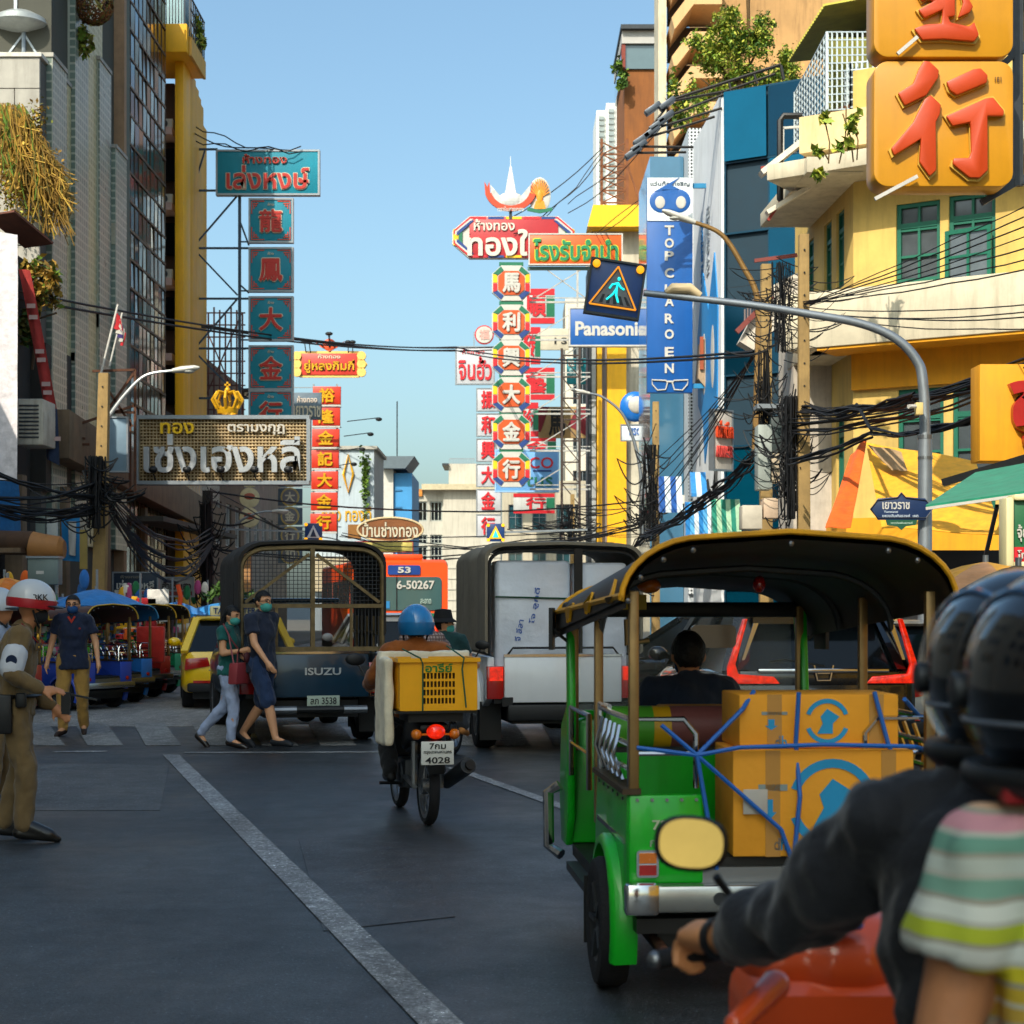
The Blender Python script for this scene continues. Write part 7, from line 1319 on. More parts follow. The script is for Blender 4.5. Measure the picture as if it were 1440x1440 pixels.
# young man
c = gnd(368,1053); t, h, MH, j = person('young man in navy t-shirt and shorts wearing mask and dark clogs', (c.x,c.y,0), R(58), dict(hipa=(-.09,0,.92), kna=(-.09,-.16,.53), ana=(-.08,-.26,.12), toa=(-.08,-.42,.08), knb=(.09,.06,.5), anb=(.08,.34,.16), tob=(.08,.22,.05), ela=(-.24,-.1,1.14), wra=(-.25,-.28,.95), elb=(.23,.12,1.14), wrb=(.24,.05,.9)), SKIN2, cloth('#1a2336'), cloth('#203659'), mat('#20242a', .6), HAIR, sleeve=.62, leg=.6, mask=MASKG, glasses=True, vox=.013, sc=1.05, loose=.026, hy=R(-5), seed=4, hem=.12)
# motorcycle rider (from behind)
t, h, MH, j = person('motorcyclist in bright blue helmet and rust shirt carrying yellow crate', tuple(ml(0,.42,0)), MR+PI, dict(pelvis=(0,0,.86), chest=(0,-.05,1.13), neck=(0,-.06,1.32), head=(0,-.08,1.44), sha=(-.2,-.05,1.27), shb=(.2,-.05,1.27), ela=(-.3,-.22,1.08), elb=(.3,-.22,1.08), wra=(-.3,-.46,1.0), wrb=(.3,-.46,1.0), hipa=(-.1,0,.84), hipb=(.1,0,.84), kna=(-.2,-.38,.72), knb=(.2,-.38,.72), ana=(-.19,-.12,.34), anb=(.19,-.12,.34), toa=(-.19,-.28,.3), tob=(.19,-.28,.3)), SKIN, cloth('#8a4a12'), cloth('#15181c'), BLACK, HAIR, sleeve=1.5, vox=.015, loose=.025, curl=1.2, seed=5)
helmet(t, h, MH, mat('#1878b8', .25, 0, .05, coat=.8), mat('#10659c', .3), None, r=(.14,.165,.16), low=-.45); MB().tube([h(.1*math.sin(a),.17*math.cos(a)*.95,.06) for a in [R(-60+k*12) for k in range(11)]],.008,5).build('goggle_strap', mat('#0f5486', .4), t)
# two riders on the second scooter
bx, by = at(592,1040,18.3).x, 18.2; B2 = Matrix.Translation((bx,by,0)) @ Matrix.Rotation(R(-14),4,'Z'); 
sit = dict(pelvis=(0,0,.85), chest=(0,-.03,1.12), neck=(0,-.04,1.31), head=(0,-.06,1.43), sha=(-.18,-.04,1.26), shb=(.18,-.04,1.26), ela=(-.25,-.18,1.05), elb=(.25,-.18,1.05), wra=(-.25,-.42,1.0), wrb=(.25,-.42,1.0), hipa=(-.1,0,.83), hipb=(.1,0,.83), kna=(-.18,-.38,.72), knb=(.18,-.38,.72), ana=(-.18,-.14,.34), anb=(.18,-.14,.34), toa=(-.18,-.28,.28), tob=(.18,-.28,.28))
CHK = mat('#9a8a86', .9, 0, .1, 3, grid=(.035,.035,.006,'#4a3030'))
person('masked passenger in checked shirt looking right beside the white pickup', tuple(B2 @ V((-.02,.08,.02))), R(-14+180), {**sit, 'wra':(-.15,-.3,1.0),'wrb':(.15,-.3,1.0)}, SKIN2, CHK, cloth('#22262c'), SAND, HAIR, sleeve=.7, mask=mat('#4a88b0', .8), vox=.017, seed=6, hy=R(-75))
t, h, MH, j = person('masked rider in black bucket hat and dark teal top', tuple(B2 @ V((.1,.46,.0))), R(-14+180), sit, SKIN2, cloth('#123a3c'), cloth('#22262c'), mat('#b87a3c', .7), HAIR, sleeve=.7, mask=MASKG, vox=.017, seed=7, hy=R(-70))
b = MB(); b.lathe([(.02,.13),(.085,.12),(.1,.05),(.105,.03),(.15,-.005),(.152,-.012),(.1,.02)], 24, Matrix.Translation(h(0,.01,.03)) @ MH); b.build('bucket_hat', mat('#121316', .9), t, smooth=True)
# tuk-tuk driver
person('tuk-tuk driver in dark jacket seen from behind at the handlebar', tuple(tl(-.06,1.78,-.06)), TKR+PI, {**sit, 'wra':(-.3,-.36,1.03),'wrb':(.3,-.36,1.03),'ela':(-.3,-.14,1.02),'elb':(.3,-.14,1.02), 'ana':(-.16,-.3,.45),'anb':(.16,-.3,.45),'toa':(-.16,-.42,.42),'tob':(.16,-.42,.42)}, SKIN, cloth('#1c2a40'), cloth('#15181c'), BLACK, HAIR, sleeve=1.5, vox=.014, curl=1.3, seed=8, mask=MASKB)
# ---------------------------------------------------------------- foreground scooter and riders
ORS = mat('#dc5424', .35, 0, .06, 3, coat=.7)
t = thing('scooter', 'orange scooter ridden in the right foreground', 'scooter', (0,0,0))
b = MB(); b.tube([(.30,3.2,.985),(.4,3.22,1.0),(.5,3.32,1.0),(.62,3.36,.99),(.78,3.32,1.0),(.9,3.22,1.0),(1.0,3.2,.985)],.013,8).build('handlebar', BLACK, t, smooth=True)
for x0, x1 in ((.262,.40),(.90,1.03)): MB().tube([(x0,3.195,.985),(x1,3.22,.998)],.018,12).build('grip', RUBBER, t, smooth=True)
MB().ell((.258,3.194,.984),.016).build('bar_end', STEEL, t, smooth=True); MB().tube([(.3,3.25,.99),(.38,3.29,1.0),(.45,3.31,1.0)],.007,5).build('brake_lever', STEEL, t)
b = MB(); b.ell((.63,3.42,.95),(.17,.14,.1)); b.cap((.5,3.38,.95),(.76,3.38,.95),.08,.08); remesh(b, 'handle_cowl', ORS, t, .012, 4)
b = MB(); b.loft([[V((x+.63,y,z)) for x,z in rrect(-w,w,z0,z1,.06,4)] for y,w,z0,z1 in ((3.28,.2,.35,.9),(3.36,.22,.3,.96),(3.5,.16,.35,.92),(3.6,.08,.45,.85))]); b.build('leg_shield', ORS, t, smooth=True)
b = MB(); b.loft([[V((x+.68,y,z)) for x,z in rrect(-w,w,z0,z1,.05,4)] for y,w,z0,z1 in ((1.8,.12,.55,.74),(2.1,.17,.48,.76),(2.5,.18,.4,.76),(2.8,.14,.35,.66),(3.0,.1,.3,.5))]); b.build('body_cover', ORS, t, smooth=True); MB().prismx([(1.85,.72),(1.85,.8),(2.3,.82),(2.7,.78),(2.85,.7)], .54,.84).build('seat', BLACK, t, bevel=.03)
MB().ell((.6,3.28,1.03),(.05,.03,.012)).build('blue_dial', mat('#1c54b0', .4), t, smooth=True)
for y in (2.05,3.55):
    o = bpy.data.objects.new('wheel', None); LK(o); o.parent = t; o.location = (.66,y,.28); M = Matrix.Rotation(PI/2,4,'Y'); MB().lathe([(.22,-.035),(.26,-.045),(.28,0),(.26,.045),(.22,.035),(.22,-.035)], 28, M).build('tyre', RUBBER, o, smooth=True); MB().lathe([(.01,-.03),(.2,-.02),(.225,-.035),(.225,.035),(.2,.02),(.01,.03)], 24, M).build('rim', STEEL, o, smooth=True)
MB().tube([(.64,3.36,.95),(.65,3.55,.28)],.03,8).build('fork', BLACK, t)
MB().tube([(.455,3.3,1.0),(.42,3.26,1.06),(.37,3.22,1.13)],.008,6).build('mirror_stalk', BLACK, t)
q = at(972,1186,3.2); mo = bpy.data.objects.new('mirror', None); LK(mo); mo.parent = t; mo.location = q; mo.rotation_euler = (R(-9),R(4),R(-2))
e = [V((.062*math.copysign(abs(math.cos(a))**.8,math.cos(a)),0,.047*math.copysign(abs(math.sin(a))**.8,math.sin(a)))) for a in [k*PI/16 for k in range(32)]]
MB().loft([[p*1.0+V((0,0,0)) for p in e],[p*1.08+V((0,.006,0)) for p in e],[p*.9+V((0,.03,0)) for p in e],[p*.3+V((0,.04,0)) for p in e]]).build('mirror_shell', BLACK, mo, smooth=True, ang=60); MB().loft([[p*.93+V((0,-.002,0)) for p in e],[p*.93+V((0,.001,0)) for p in e]]).build('mirror_glass', mat('#ab8848', .05, 1, .12, 6), mo)  # amber tint painted into the glass as a warm yellow reflection
q = at(1062,1400,3.0); MB().cap(at(1035,1440,2.95), at(1090,1385,3.05), .02, .026).build('front_trim', ORS, t, smooth=True)
# driver
JK = mat('#181b23', .75, 0, .3, 5, .8, 10, sheen=.2); fg = dict(pelvis=(.70,2.5,.87), chest=(.71,2.6,1.15), neck=(.74,2.64,1.37), head=(.775,2.68,1.50), sha=(.555,2.66,1.295), shb=(.9,2.64,1.31), ela=(.455,2.86,1.12), wra=(.365,3.1,1.04), elb=(.98,2.86,1.1), wrb=(.93,3.1,1.03), hipa=(.6,2.5,.85), hipb=(.8,2.5,.85), kna=(.5,2.86,.78), knb=(.88,2.86,.78), ana=(.52,2.72,.36), anb=(.86,2.72,.36), toa=(.52,2.88,.33), tob=(.86,2.88,.33))
t, h, MH, j = person('rider in black rain jacket and glossy black helmet, right foreground', (0,0,0), 0, fg, mat('#c88a5c', .5, 0, .12, 20, .15, 120), JK, cloth('#14161a'), BLACK, None, sleeve=1.5, vox=.0085, loose=.022, cuff=.24, wr=.022, wsc=10, curl=1.25, ha=((-.42,.9,-.12),(.1,.1,1)), hb=((.3,.9,-.2),(0,.3,1)), hy=PI, seed=9)
GLB = mat('#08090c', .12, 0, .1, 4, coat=1); HB2 = mat('#2c5c8c', .2, 0, .2, 4, coat=.8)
def fghelm(t, c, r, tilt=0):
    T = Matrix.Translation(c) @ Matrix.Rotation(tilt,4,'X'); b = MB(); b.ell((0,0,0), r, 36, 20, M=Matrix(), z0=-.78); o = b.build('helmet_shell', GLB, t, smooth=True, ang=70); o.matrix_local = T
    for s in (-1,1):
        pts = [(r[0]*1.01*s*math.cos(a)*.62, -r[1]*.98*math.cos(a)*.8+.0, r[2]*1.0*math.sin(a)) for a in [R(10+k*12) for k in range(12)]]
        o = MB().tube([V((s*r[0]*k_, r[1]*math.sqrt(1-k_*k_)*math.cos(u), r[2]*math.sqrt(1-k_*k_)*math.sin(u)))*1.005 for u, k_ in [(R(-20+k*13), .5+.25*math.sin(k*.28)) for k in range(14)]], .006, 6).build('helmet_stripe', HB2, t, smooth=True); o.matrix_local = T
    full = MB(); full.ell((0,.012,0), [q*1.045 for q in r], 40, 24); vz = MB(); fs_ = [f for f in full.f if len(f) == 4 and sum(full.v[i].y for i in f)/4 > r[1]*.22 and -.62*r[2] < sum(full.v[i].z for i in f)/4 < .62*r[2]]; us = sorted({i for f in fs_ for i in f}); mp_ = {i: k for k, i in enumerate(us)}; vz.add([full.v[i] for i in us], [[mp_[i] for i in f] for f in fs_])
    o = vz.build('visor', mat('#14181c', .05, 0, 0, coat=1, alpha=.55), t, smooth=True, ang=80); o.matrix_local = T
    for s in (-1,1): o = MB().disc((s*r[0]*1.0,.045,-.01),(1,0,0),.024,.018,18).build('visor_hinge', DKSTEEL, t, bevel=.004); o.matrix_local = T
    for k in (-1,0,1): o = MB().ell((k*.035,-r[1]*.93,.035-abs(k)*.006),(.011,.012,.005), 10, 6).build('rear_vent', BLACK, t, smooth=True); o.matrix_local = T
    o = MB().tube([V((r[0]*.985*math.cos(a),r[1]*.985*math.sin(a),-r[2]*.3)) for a in [k*PI/18 for k in range(36)]],.004,5,closed=True).build('trim_line', mat('#5a6068', .4), t, smooth=True); o.matrix_local = T
    b = MB(); b.ell((0,-.0,-.02),(r[0]*1.02,r[1]*1.02,r[2]*.3), 32, 6, z0=-.6, z1=.3); o = b.build('helmet_rim', BLACK, t, smooth=True); o.matrix_local = T @ Matrix.Translation((0,0,-r[2]*.62))
fghelm(t, (.775,2.68,1.52), (.148,.175,.158)); MB().tube([(.65,2.62,1.40),(.68,2.72,1.33),(.75,2.78,1.3)],.013,6).build('chin_strap', mat('#7a1418', .6), t); w_ = V(j['wra']).lerp(j['ela'],-.02)
M = Matrix.Translation(V(j['wra'])+V((0,0,0))) @ (V(j['wra'])-V(j['ela'])).to_track_quat('Z','Y').to_matrix().to_4x4(); b = MB(); b.lathe([(.034,-.012),(.038,-.012),(.038,.012),(.034,.012),(.034,-.012)], 20, M); b.build('watch_band', BLACK, t, smooth=True)
# passenger with striped shirt
def striped():
    m = bpy.data.materials.new('striped_jersey'); m.use_nodes = True; T = m.node_tree; L = T.links.new; N = T.nodes.new; b = T.nodes['Principled BSDF']; tc = N('ShaderNodeTexCoord'); sx = N('ShaderNodeSeparateXYZ'); L(tc.outputs['Object'], sx.inputs[0])
    nz = N('ShaderNodeTexNoise'); nz.inputs['Scale'].default_value = 6; L(tc.outputs['Object'], nz.inputs['Vector']); a1 = N('ShaderNodeMath'); a1.operation = 'MULTIPLY_ADD'; a1.inputs[1].default_value = .03; L(nz.outputs[0], a1.inputs[0]); L(sx.outputs[2], a1.inputs[2])
    mr = N('ShaderNodeMapRange'); mr.inputs[1].default_value = 1.0; mr.inputs[2].default_value = 1.41; L(a1.outputs[0], mr.inputs[0]); cr = N('ShaderNodeValToRGB'); cr.color_ramp.interpolation = 'CONSTANT'
    cols = ['#b8845a','#c4a070','#b4aca0','#c4a468','#b8a48c','#b8983a','#c4a830','#d0c428','#c8ccc4','#b0bc30','#d4d8cc','#7aa692','#bcc4b8','#6c9c88','#d0949c','#d0a888','#d48848','#d8b49c']
    ent = []
    for i, c_ in enumerate(cols[:16]): ent += [(i/16, c_), ((i+.72)/16, '#b8b8aa' if i % 2 else '#a09c8c')]
    for i, (pos, c_) in enumerate(ent):
        e_ = cr.color_ramp.elements[i] if i < 2 else cr.color_ramp.elements.new(pos); e_.position = pos; e_.color = lin(c_)+[1]
    L(mr.outputs[0], cr.inputs[0]); L(cr.outputs[0], b.inputs['Base Color']); b.inputs['Roughness'].default_value = .9
    nb = N('ShaderNodeTexNoise'); nb.inputs['Scale'].default_value = 9; L(tc.outputs['Object'], nb.inputs['Vector']); bu = N('ShaderNodeBump'); bu.inputs['Strength'].default_value = .5; bu.inputs['Distance'].default_value = .03; L(nb.outputs[0], bu.inputs['Height']); L(bu.outputs[0], b.inputs['Normal']); return m
pg = dict(pelvis=(.72,2.2,.9), chest=(.735,2.22,1.15), neck=(.74,2.25,1.35), head=(.745,2.28,1.5), sha=(.588,2.22,1.295), shb=(.89,2.23,1.29), ela=(.535,2.22,1.05), wra=(.56,2.46,.95), elb=(.92,2.3,1.05), wrb=(.85,2.5,.95), hipa=(.62,2.2,.88), hipb=(.82,2.2,.88), kna=(.52,2.55,.8), knb=(.92,2.55,.8), ana=(.5,2.4,.4), anb=(.92,2.4,.4), toa=(.5,2.55,.36), tob=(.92,2.55,.36))
t, h, MH, j = person('passenger in pastel striped t-shirt and black helmet, lower right corner', (0,0,0), 0, pg, mat('#c2855c', .5, 0, .1, 20, .1, 120), striped(), cloth('#11454a'), BLACK, None, sleeve=.45, vox=.0085, loose=.016, hy=PI, seed=10, curl=.8, tw=.8)
fghelm(t, (.725,2.28,1.52), (.142,.17,.155)); b = MB(); rh = random.Random(2)
for k in range(70):
    x = .74+rh.uniform(-.07,.07); b.tube([(x,2.13,1.42),(x+rh.uniform(-.02,.02),2.10,1.3),(x+rh.uniform(-.05,.05),2.085,1.12+rh.uniform(0,.1))],[.006,.005,.001],4)
struct(b.build('hair', HAIR, t), 'stuff'); MB().box((.62,2.2,1.395),(.03,.03,.04)).build('strap_buckle', mat('#9a1c20', .5), t, bevel=.006)
# ================================================================ poles, lamps, traffic signs, cables
def cobra(name, label, pts, r0, head, tilt=0, headw=.5, m=GALV):
    t = thing(name, label, 'street lamp'); n = len(pts); MB().tube(pts, [r0+(r0*.55-r0)*i/(n-1) for i in range(n)], 10).build('pole', m, t, smooth=True)
    d = (V(pts[-1])-V(pts[-2])).normalized(); p = V(pts[-1]); b = MB(); b.tube([p-d*.05,p+d*headw*.3,p+d*headw*.8,p+d*headw],[(.05,.05),(.12,.08),(.13,.07),(.04,.03)],14).build('lamp_head', mat('#c4c2b8', .45, .1, .12), t, smooth=True); b = MB(); b.ell(p+d*headw*.55-V((0,0,.06)),(.16,.1,.05)).build('lens', mat('#b8b8b0', .2), t, smooth=True); return t
def curve(ps, n=6):
    ps = [V(q) for q in ps]; out = []
    for i in range(len(ps)-1):
        p0 = ps[max(i-1,0)]; p1 = ps[i]; p2 = ps[i+1]; p3 = ps[min(i+2,len(ps)-1)]
        for k in range(n): f = k/n; out.append(.5*((2*p1)+(p2-p0)*f+(2*p0-5*p1+4*p2-p3)*f*f+(3*p1-p0-3*p2+p3)*f**3))
    return out+[ps[-1]]
# crossing-sign mast
Ym = 25.; A = lambda x, y: at(x,y,Ym); base = A(1300,852); base.z = 0
t = thing('sign_mast', 'grey cantilever mast carrying pedestrian sign, right of centre', 'mast'); MB().tube(curve([base, A(1301,640), A(1298,540), A(1288,505), A(1258,475), A(1210,455), A(1140,442), A(1050,428), A(905,412)], 8), [.085-.0006*i for i in range(65)], 12).build('arm', GALV, t, smooth=True)
MB().cyl(base, A(1301,615), .1, 16).build('post', GALV, t, smooth=True); MB().cyl(A(1301,617),A(1301,612),.108,16).build('collar', STEEL, t); MB().cyl(A(1301,646),A(1301,642),.106,16).build('collar', STEEL, t); MB().cyl(base,base+V((0,0,.3)),.16,16,.12).build('base_plate', GALV, t)
t = thing('pedestrian_sign', 'tilted navy lit pedestrian crossing sign with amber lamps', 'traffic sign', A(865,406), 0); t.rotation_euler = (0,R(8.5),0); w = .76
MB().box((0,.06,0),(w,.12,w)).build('panel', mat('#18407c', .4, 0, .1), t, bevel=.01); b = MB(); 
for s in (-1,1): b.b2(s*w/2-.015,s*w/2+.015,-.03,.13,-w/2-.015,w/2+.015); b.b2(-w/2+.016,w/2-.016,-.03,.13,s*w/2-.015,s*w/2+.015)
b.build('frame', DKSTEEL, t); T3 = [(-.33,-.26),(.33,-.26),(0,.31)]; MB().prism([(x*.86,z*.86-.01) for x,z in T3], -.012,-.002).build('grey_field', mat('#6a6e72', .6), t); b = MB()
for a_, b_ in zip(T3, T3[1:]+T3[:1]): b.bar((a_[0],-.02,a_[1]),(b_[0],-.02,b_[1]),.035,.02)
b.build('amber_triangle', mat('#e08a10', .4, emit=.35), t); b = MB()
for i in range(5): b.prism([(-.2+i*.1,-.22),(-.15+i*.1,-.22),(-.13+i*.075,-.1),(-.165+i*.075,-.1)], -.018,-.013)
b.build('zebra_mark', mat('#22262c', .6), t); b = MB(); P2 = lambda x, z: (x,-.024,z)
for seg in ([P2(.02,.0),P2(-.02,-.08),P2(-.1,-.17)],[P2(.02,0),P2(.03,-.1),P2(.07,-.19)],[P2(.03,.09),P2(.02,0)],[P2(.03,.08),P2(-.05,.05),P2(-.08,-.01)],[P2(.03,.08),P2(.08,.02),P2(.13,.0)]): b.tube(seg,.014,6)
b.ell(P2(.035,.14),(.022,.012,.026)).build('walking_figure', mat('#10b8b8', .4, emit=.9), t)
for x, z in ((-.31,.31),(.31,.31)): MB().disc((x,-.03,z),(0,1,0),.055,.05,18).build('amber_lamp', mat('#e8960c', .35, emit=.5), t, bevel=.008)
t = thing('arm_lamp', 'beige box lamp on the mast arm', 'street lamp'); b = MB(); b.tube([A(936,412),A(946,406),A(970,406),A(985,416)],[(.05,.04),(.1,.08),(.1,.08),(.05,.05)],12).build('lamp_head', mat('#c9b48c', .5), t, smooth=True)
t = thing('street_name_sign', 'ornate dark blue street name sign in Thai beside grey mast', 'sign', at(1268,716,24.8)); w, h = .72,.28
MB().prism([(-.44,0),(-.36,.1),(-.33,.15),(-.06,.17),(0,.24),(.06,.17),(.33,.15),(.36,.1),(.44,0),(.36,-.1),(.33,-.15),(-.33,-.15),(-.36,-.1)], 0,.03).build('panel', mat('#122a50', .4, 0, .1), t, bevel=.006); MB().tube([(x,-.005,z) for x,z in ((-.43,0),(-.34,.12),(-.06,.155),(0,.22),(.06,.155),(.34,.12),(.43,0),(.34,-.12),(-.34,-.12))],.008,5,closed=True).build('border', mat('#0a1222', .4), t); txt('เยาวราช', t, -.08, .05, .38, .1, WHITE, d=.004, y=-.002); txt('Yaowarat', t, -.15, -.035, .2, .03, mat('#c0ccd8', .5), d=.003, y=-.002, bold=.005); txt('แขวงสัมพันธวงศ์  เขต', t, -.02, -.09, .5, .04, mat('#c0ccd8', .5), d=.003, y=-.002, bold=.005)
MB().prism([(-.22,-.15),(.22,-.15),(.2,-.22),(.06,-.24),(0,-.29),(-.06,-.24),(-.2,-.22)], .002,.025).build('green_tab', mat('#0f4a34', .5), t); txt('เขตสัมพันธวงศ์', t, 0, -.19, .3, .03, mat('#b0c8b8', .5), d=.002, y=.0, bold=.004)
t = thing('security_camera', 'small beige security camera box on the grey mast', 'camera', at(1292,575,24.75)); MB().box((0,0,0),(.1,.12,.17)).build('box', mat('#c8b070', .5), t, bevel=.008); MB().cyl((-.06,-.05,.03),(-.17,-.12,.02),.028).build('camera_body', WHITE, t)
# lamps
cobra('street_lamp', 'white-headed street lamp curving over optician sign', curve([at(1062,640,40),at(1066,500,40),at(1065,420,40),at(1045,375,40),at(1015,330,40),at(975,312,40)],6), .085, None, headw=.75, m=mat('#8a6a3c', .5, .4, .2))
cobra('street_lamp', 'grey street lamp arching left beside the disc sign', curve([at(905,760,66),at(900,660,66),at(880,590,66),at(850,560,66),at(828,553,66)],6), .07, None, headw=.7)
cobra('street_lamp', 'pale street lamp reaching right over the rusty grid sign', curve([at(150,590,42),at(175,556,42),at(205,528,42),at(245,521,42)],6), .05, None, headw=.6, m=mat('#b8bcbc', .4, .5))
cobra('street_lamp', 'thin far street lamp beside the oval sign stack', curve([at(318,748,60),at(345,728,60),at(368,720,60),at(385,719,60)],5), .05, None, headw=.5)
for px, py, Y, s in ((441,748,58,.3),(697,749,58,.3)):
    t = thing('crossing_sign', 'small square crossing sign with amber lamps over the %s' % ('left carriageway' if px < 500 else 'white pickup'), 'traffic sign', at(px,py,Y)); w = .56 if px < 500 else .58; MB().box((0,0,0),(w,.1,w)).build('panel', mat('#16386e', .4), t, bevel=.01)
    MB().prism([(-.22,-.2),(.22,-.2),(0,.22)], -.07,-.051).build('triangle', mat('#c8ccd0', .5) if px < 500 else mat('#e0a810', .5, emit=.2), t); MB().prism([(-.1,-.16),(.1,-.16),(0,.1)], -.09,-.071).build('figure', mat('#1c2c4a', .5) if px < 500 else mat('#18b0a8', .5, emit=.4), t)
    for sx in (-1,1):
        for sz in (-1,1): MB().disc((sx*.24,-.06,sz*.24),(0,1,0),.055,.04,12).build('amber_lamp', mat('#e8960c', .35, emit=.6), t)
    MB().bar((-.3 if px > 500 else .0,.08,.0),(-3 if px < 500 else 3,.08,.1),.06).build('arm', GALV, t)
# concrete poles
def cpole(label, px, ytop, Y, w, ybot=None, lean=0, m=None):
    a = at(px,ytop,Y); t = thing('utility_pole', label, 'utility pole', (a.x,Y,0)); H = a.z; b = MB(); b.loft([[V((sx*w*k+lean*f,sy*w*k,z)) for sx,sy in ((-1,-1),(1,-1),(1,1),(-1,1))] for z,k,f in ((0,.62,0),(H,.45,1))]); b.build('pole', m or mat('#94794a', .85, 0, .25, 3, .2, 10, streak=.55), t, bevel=.012)
    bb = MB()
    for i in range(8): bb.disc((lean*(.9-i*.06),-w*.5,H-.3-i*.42),(0,1,0),.018,.03,8)
    struct(bb.build('bolt_holes', BLACK, t), 'stuff'); return t
cpole('tan concrete utility pole nearest to cream building, transformer side', 1130, 330, 33, .2)
cpole('tan concrete utility pole left of its twin, behind lamp arm', 1077, 372, 36, .22)
cpole('thin tan utility pole in front of stained wall', 922, 565, 57, .22)
cpole('weathered utility pole among cables, left foreground of arcade', 137, 525, 38, .24, lean=.15)
cpole('dark utility pole draped in cables beyond the arcade', 292, 690, 52, .3, m=mat('#2c2824', .9))
cpole('thin tan pole in the far cable tangle', 805, 695, 80, .2)
b = None
t = thing('transformer_box', 'grey transformer boxes bolted between the tan poles', 'transformer'); A = lambda x, y: at(x,y,34)
for x0,x1,y0,y1,m in ((1080,1103,588,640,mat('#3a4444', .5, .2, .2)),(1062,1082,600,690,mat('#9aa29c', .6, .1, .2, streak=.4)),(1078,1092,640,680,mat('#b8a890', .6, 0, .2)),(1040,1068,712,745,mat('#b8b0a0', .6, 0, .2)),(1070,1090,702,730,mat('#c0a890', .6, 0, .2))):
    u, w = A(x0,y0), A(x1,y1); MB().b2(u.x,w.x,33.6,34.1,w.z,u.z).build('box', m, t, bevel=.015)
MB().b2(A(1060,0).x,A(1110,0).x,33.5,34.1,A(0,578).z,A(0,572).z).build('platform', GALV, t); 
def cables(name, label, lines, rr=(.008,.02), seed=0, m=WIRE, n=10):
    """lines: (p, q, sag, count, spread)"""
    rv = random.Random(seed); b = MB()
    for p, q, s, cnt, spr in lines:
        for k in range(cnt):
            o = lambda: V((rv.gauss(0,spr*.4),rv.gauss(0,spr),rv.gauss(0,spr)))
            pts = sag(V(p)+o(), V(q)+o(), s*rv.uniform(.7,1.3), n); f = rv.uniform(.5,2); ph = rv.uniform(0,6)
            pts = [x+V((0,0,spr*.5*math.sin(ph+i*f))) if 0 < i < n else x for i, x in enumerate(pts)]; b.tube(pts, rv.uniform(*rr), 4, False)
    o = b.build(name, m, None, fix=False); o['label'] = label; o['category'] = 'cables'; return o
W_ = at
cables('cable_bundle', 'thick sagging bundle of black cables crossing yellow building', [(W_(1470,505,24),W_(1285,560,27),.08,9,.05),(W_(1285,560,27),W_(1125,578,33),.12,12,.08),(W_(1470,510,24),W_(1110,600,33),.25,7,.08),(W_(1470,545,24),W_(1290,605,26),.1,6,.06),(W_(1290,608,26),W_(1225,605,28),.05,6,.04),(W_(1225,605,28),W_(1205,570,30),0,4,.02),(W_(1225,608,28),W_(1110,650,32),.05,5,.04)], (.012,.024), 1)
cables('cable_bundle', 'black cable bundle descending left from the transformer', [(W_(1100,590,34),W_(1000,695,40),.1,12,.09),(W_(1000,695,40),W_(905,755,50),.1,12,.1),(W_(905,755,50),W_(870,790,56),0,8,.1)], (.015,.03), 2)
cables('service_wires', 'thin wires fanning from tan pole over the cream wall', [(W_(1128,428,33),W_(1460,280+i*16,24),.05,1,.02) for i in range(7)]+[(W_(1128,430+i*4,33),W_(1470,425+i*12,23),.1,1,.02) for i in range(4)], (.008,.012), 3)
def tangle(name, label, c, r, n, seed, rr=.012, drop=1.):
    rv = random.Random(seed); b = MB(); c = V(c)
    for i in range(n):
        p = c+V([rv.gauss(0,r[k]*.45) for k in range(3)])
        if i % 3 == 0:      # runs straight down the pole
            o0 = V((rv.gauss(0,r[0]*.13), -abs(rv.gauss(0,r[1]*.3)), 0)); q = c+o0+V((rv.gauss(0,.02),0,-r[2])); p = c+o0+V((rv.gauss(0,.02),0,r[2]*.9)); pts = [p.lerp(q,f)+V((.04*r[0]*math.sin(f*4+i),0,0)) for f in [k/8 for k in range(9)]]
        else:               # slack loops between clamps
            p.x = c.x+rv.choice((-1,1))*r[0]*rv.uniform(.05,.3); q = V((c.x+rv.gauss(0,r[0]*.8), c.y+rv.gauss(0,r[1]*.4), p.z+rv.gauss(0,.2*r[2]))); pts = sag(p, q, rv.uniform(.08,.4)*r[2]*drop, 10); pts += [q2 for q2 in sag(q, V((c.x+rv.gauss(0,r[0]*.15), c.y, q.z+rv.gauss(0,.2*r[2]))), rv.uniform(.05,.25)*r[2]*drop, 8)][1:]
        b.tube(pts, rr*rv.uniform(.6,1.4), 4, False)
    o = b.build(name, WIRE, None, fix=False); o['label'] = label; o['category'] = 'cables'; return o
tangle('cable_tangle', 'dense hanging tangle of black cables between tan poles', W_(1110,640,33.2), (.5,.4,1.2), 95, 4, .013)
tangle('cable_tangle', 'loops of wire around the tops of tan poles', W_(1100,430,34), (.75,.4,.9), 80, 5, .009)
tangle('cable_tangle', 'cable knot round the thin pole by stained wall', W_(915,690,56), (.9,.5,1.6), 48, 6, .018)
tangle('cable_tangle', 'cables knotted on the weathered left pole', W_(135,690,37.6), (.6,.4,.8), 80, 7, .016)
tangle('cable_tangle', 'cables hanging on dark pole beyond arcade', W_(290,770,51.5), (.6,.4,1.4), 80, 8, .017)
tangle('cable_tangle', 'far tangle of wires above the white pickup', W_(800,735,79), (1.6,.6,.9), 60, 9, .02)
tangle('cable_tangle', 'fine wires dangling beside the grey transformer', W_(1075,560,34), (.5,.3,1.0), 60, 10, .01)
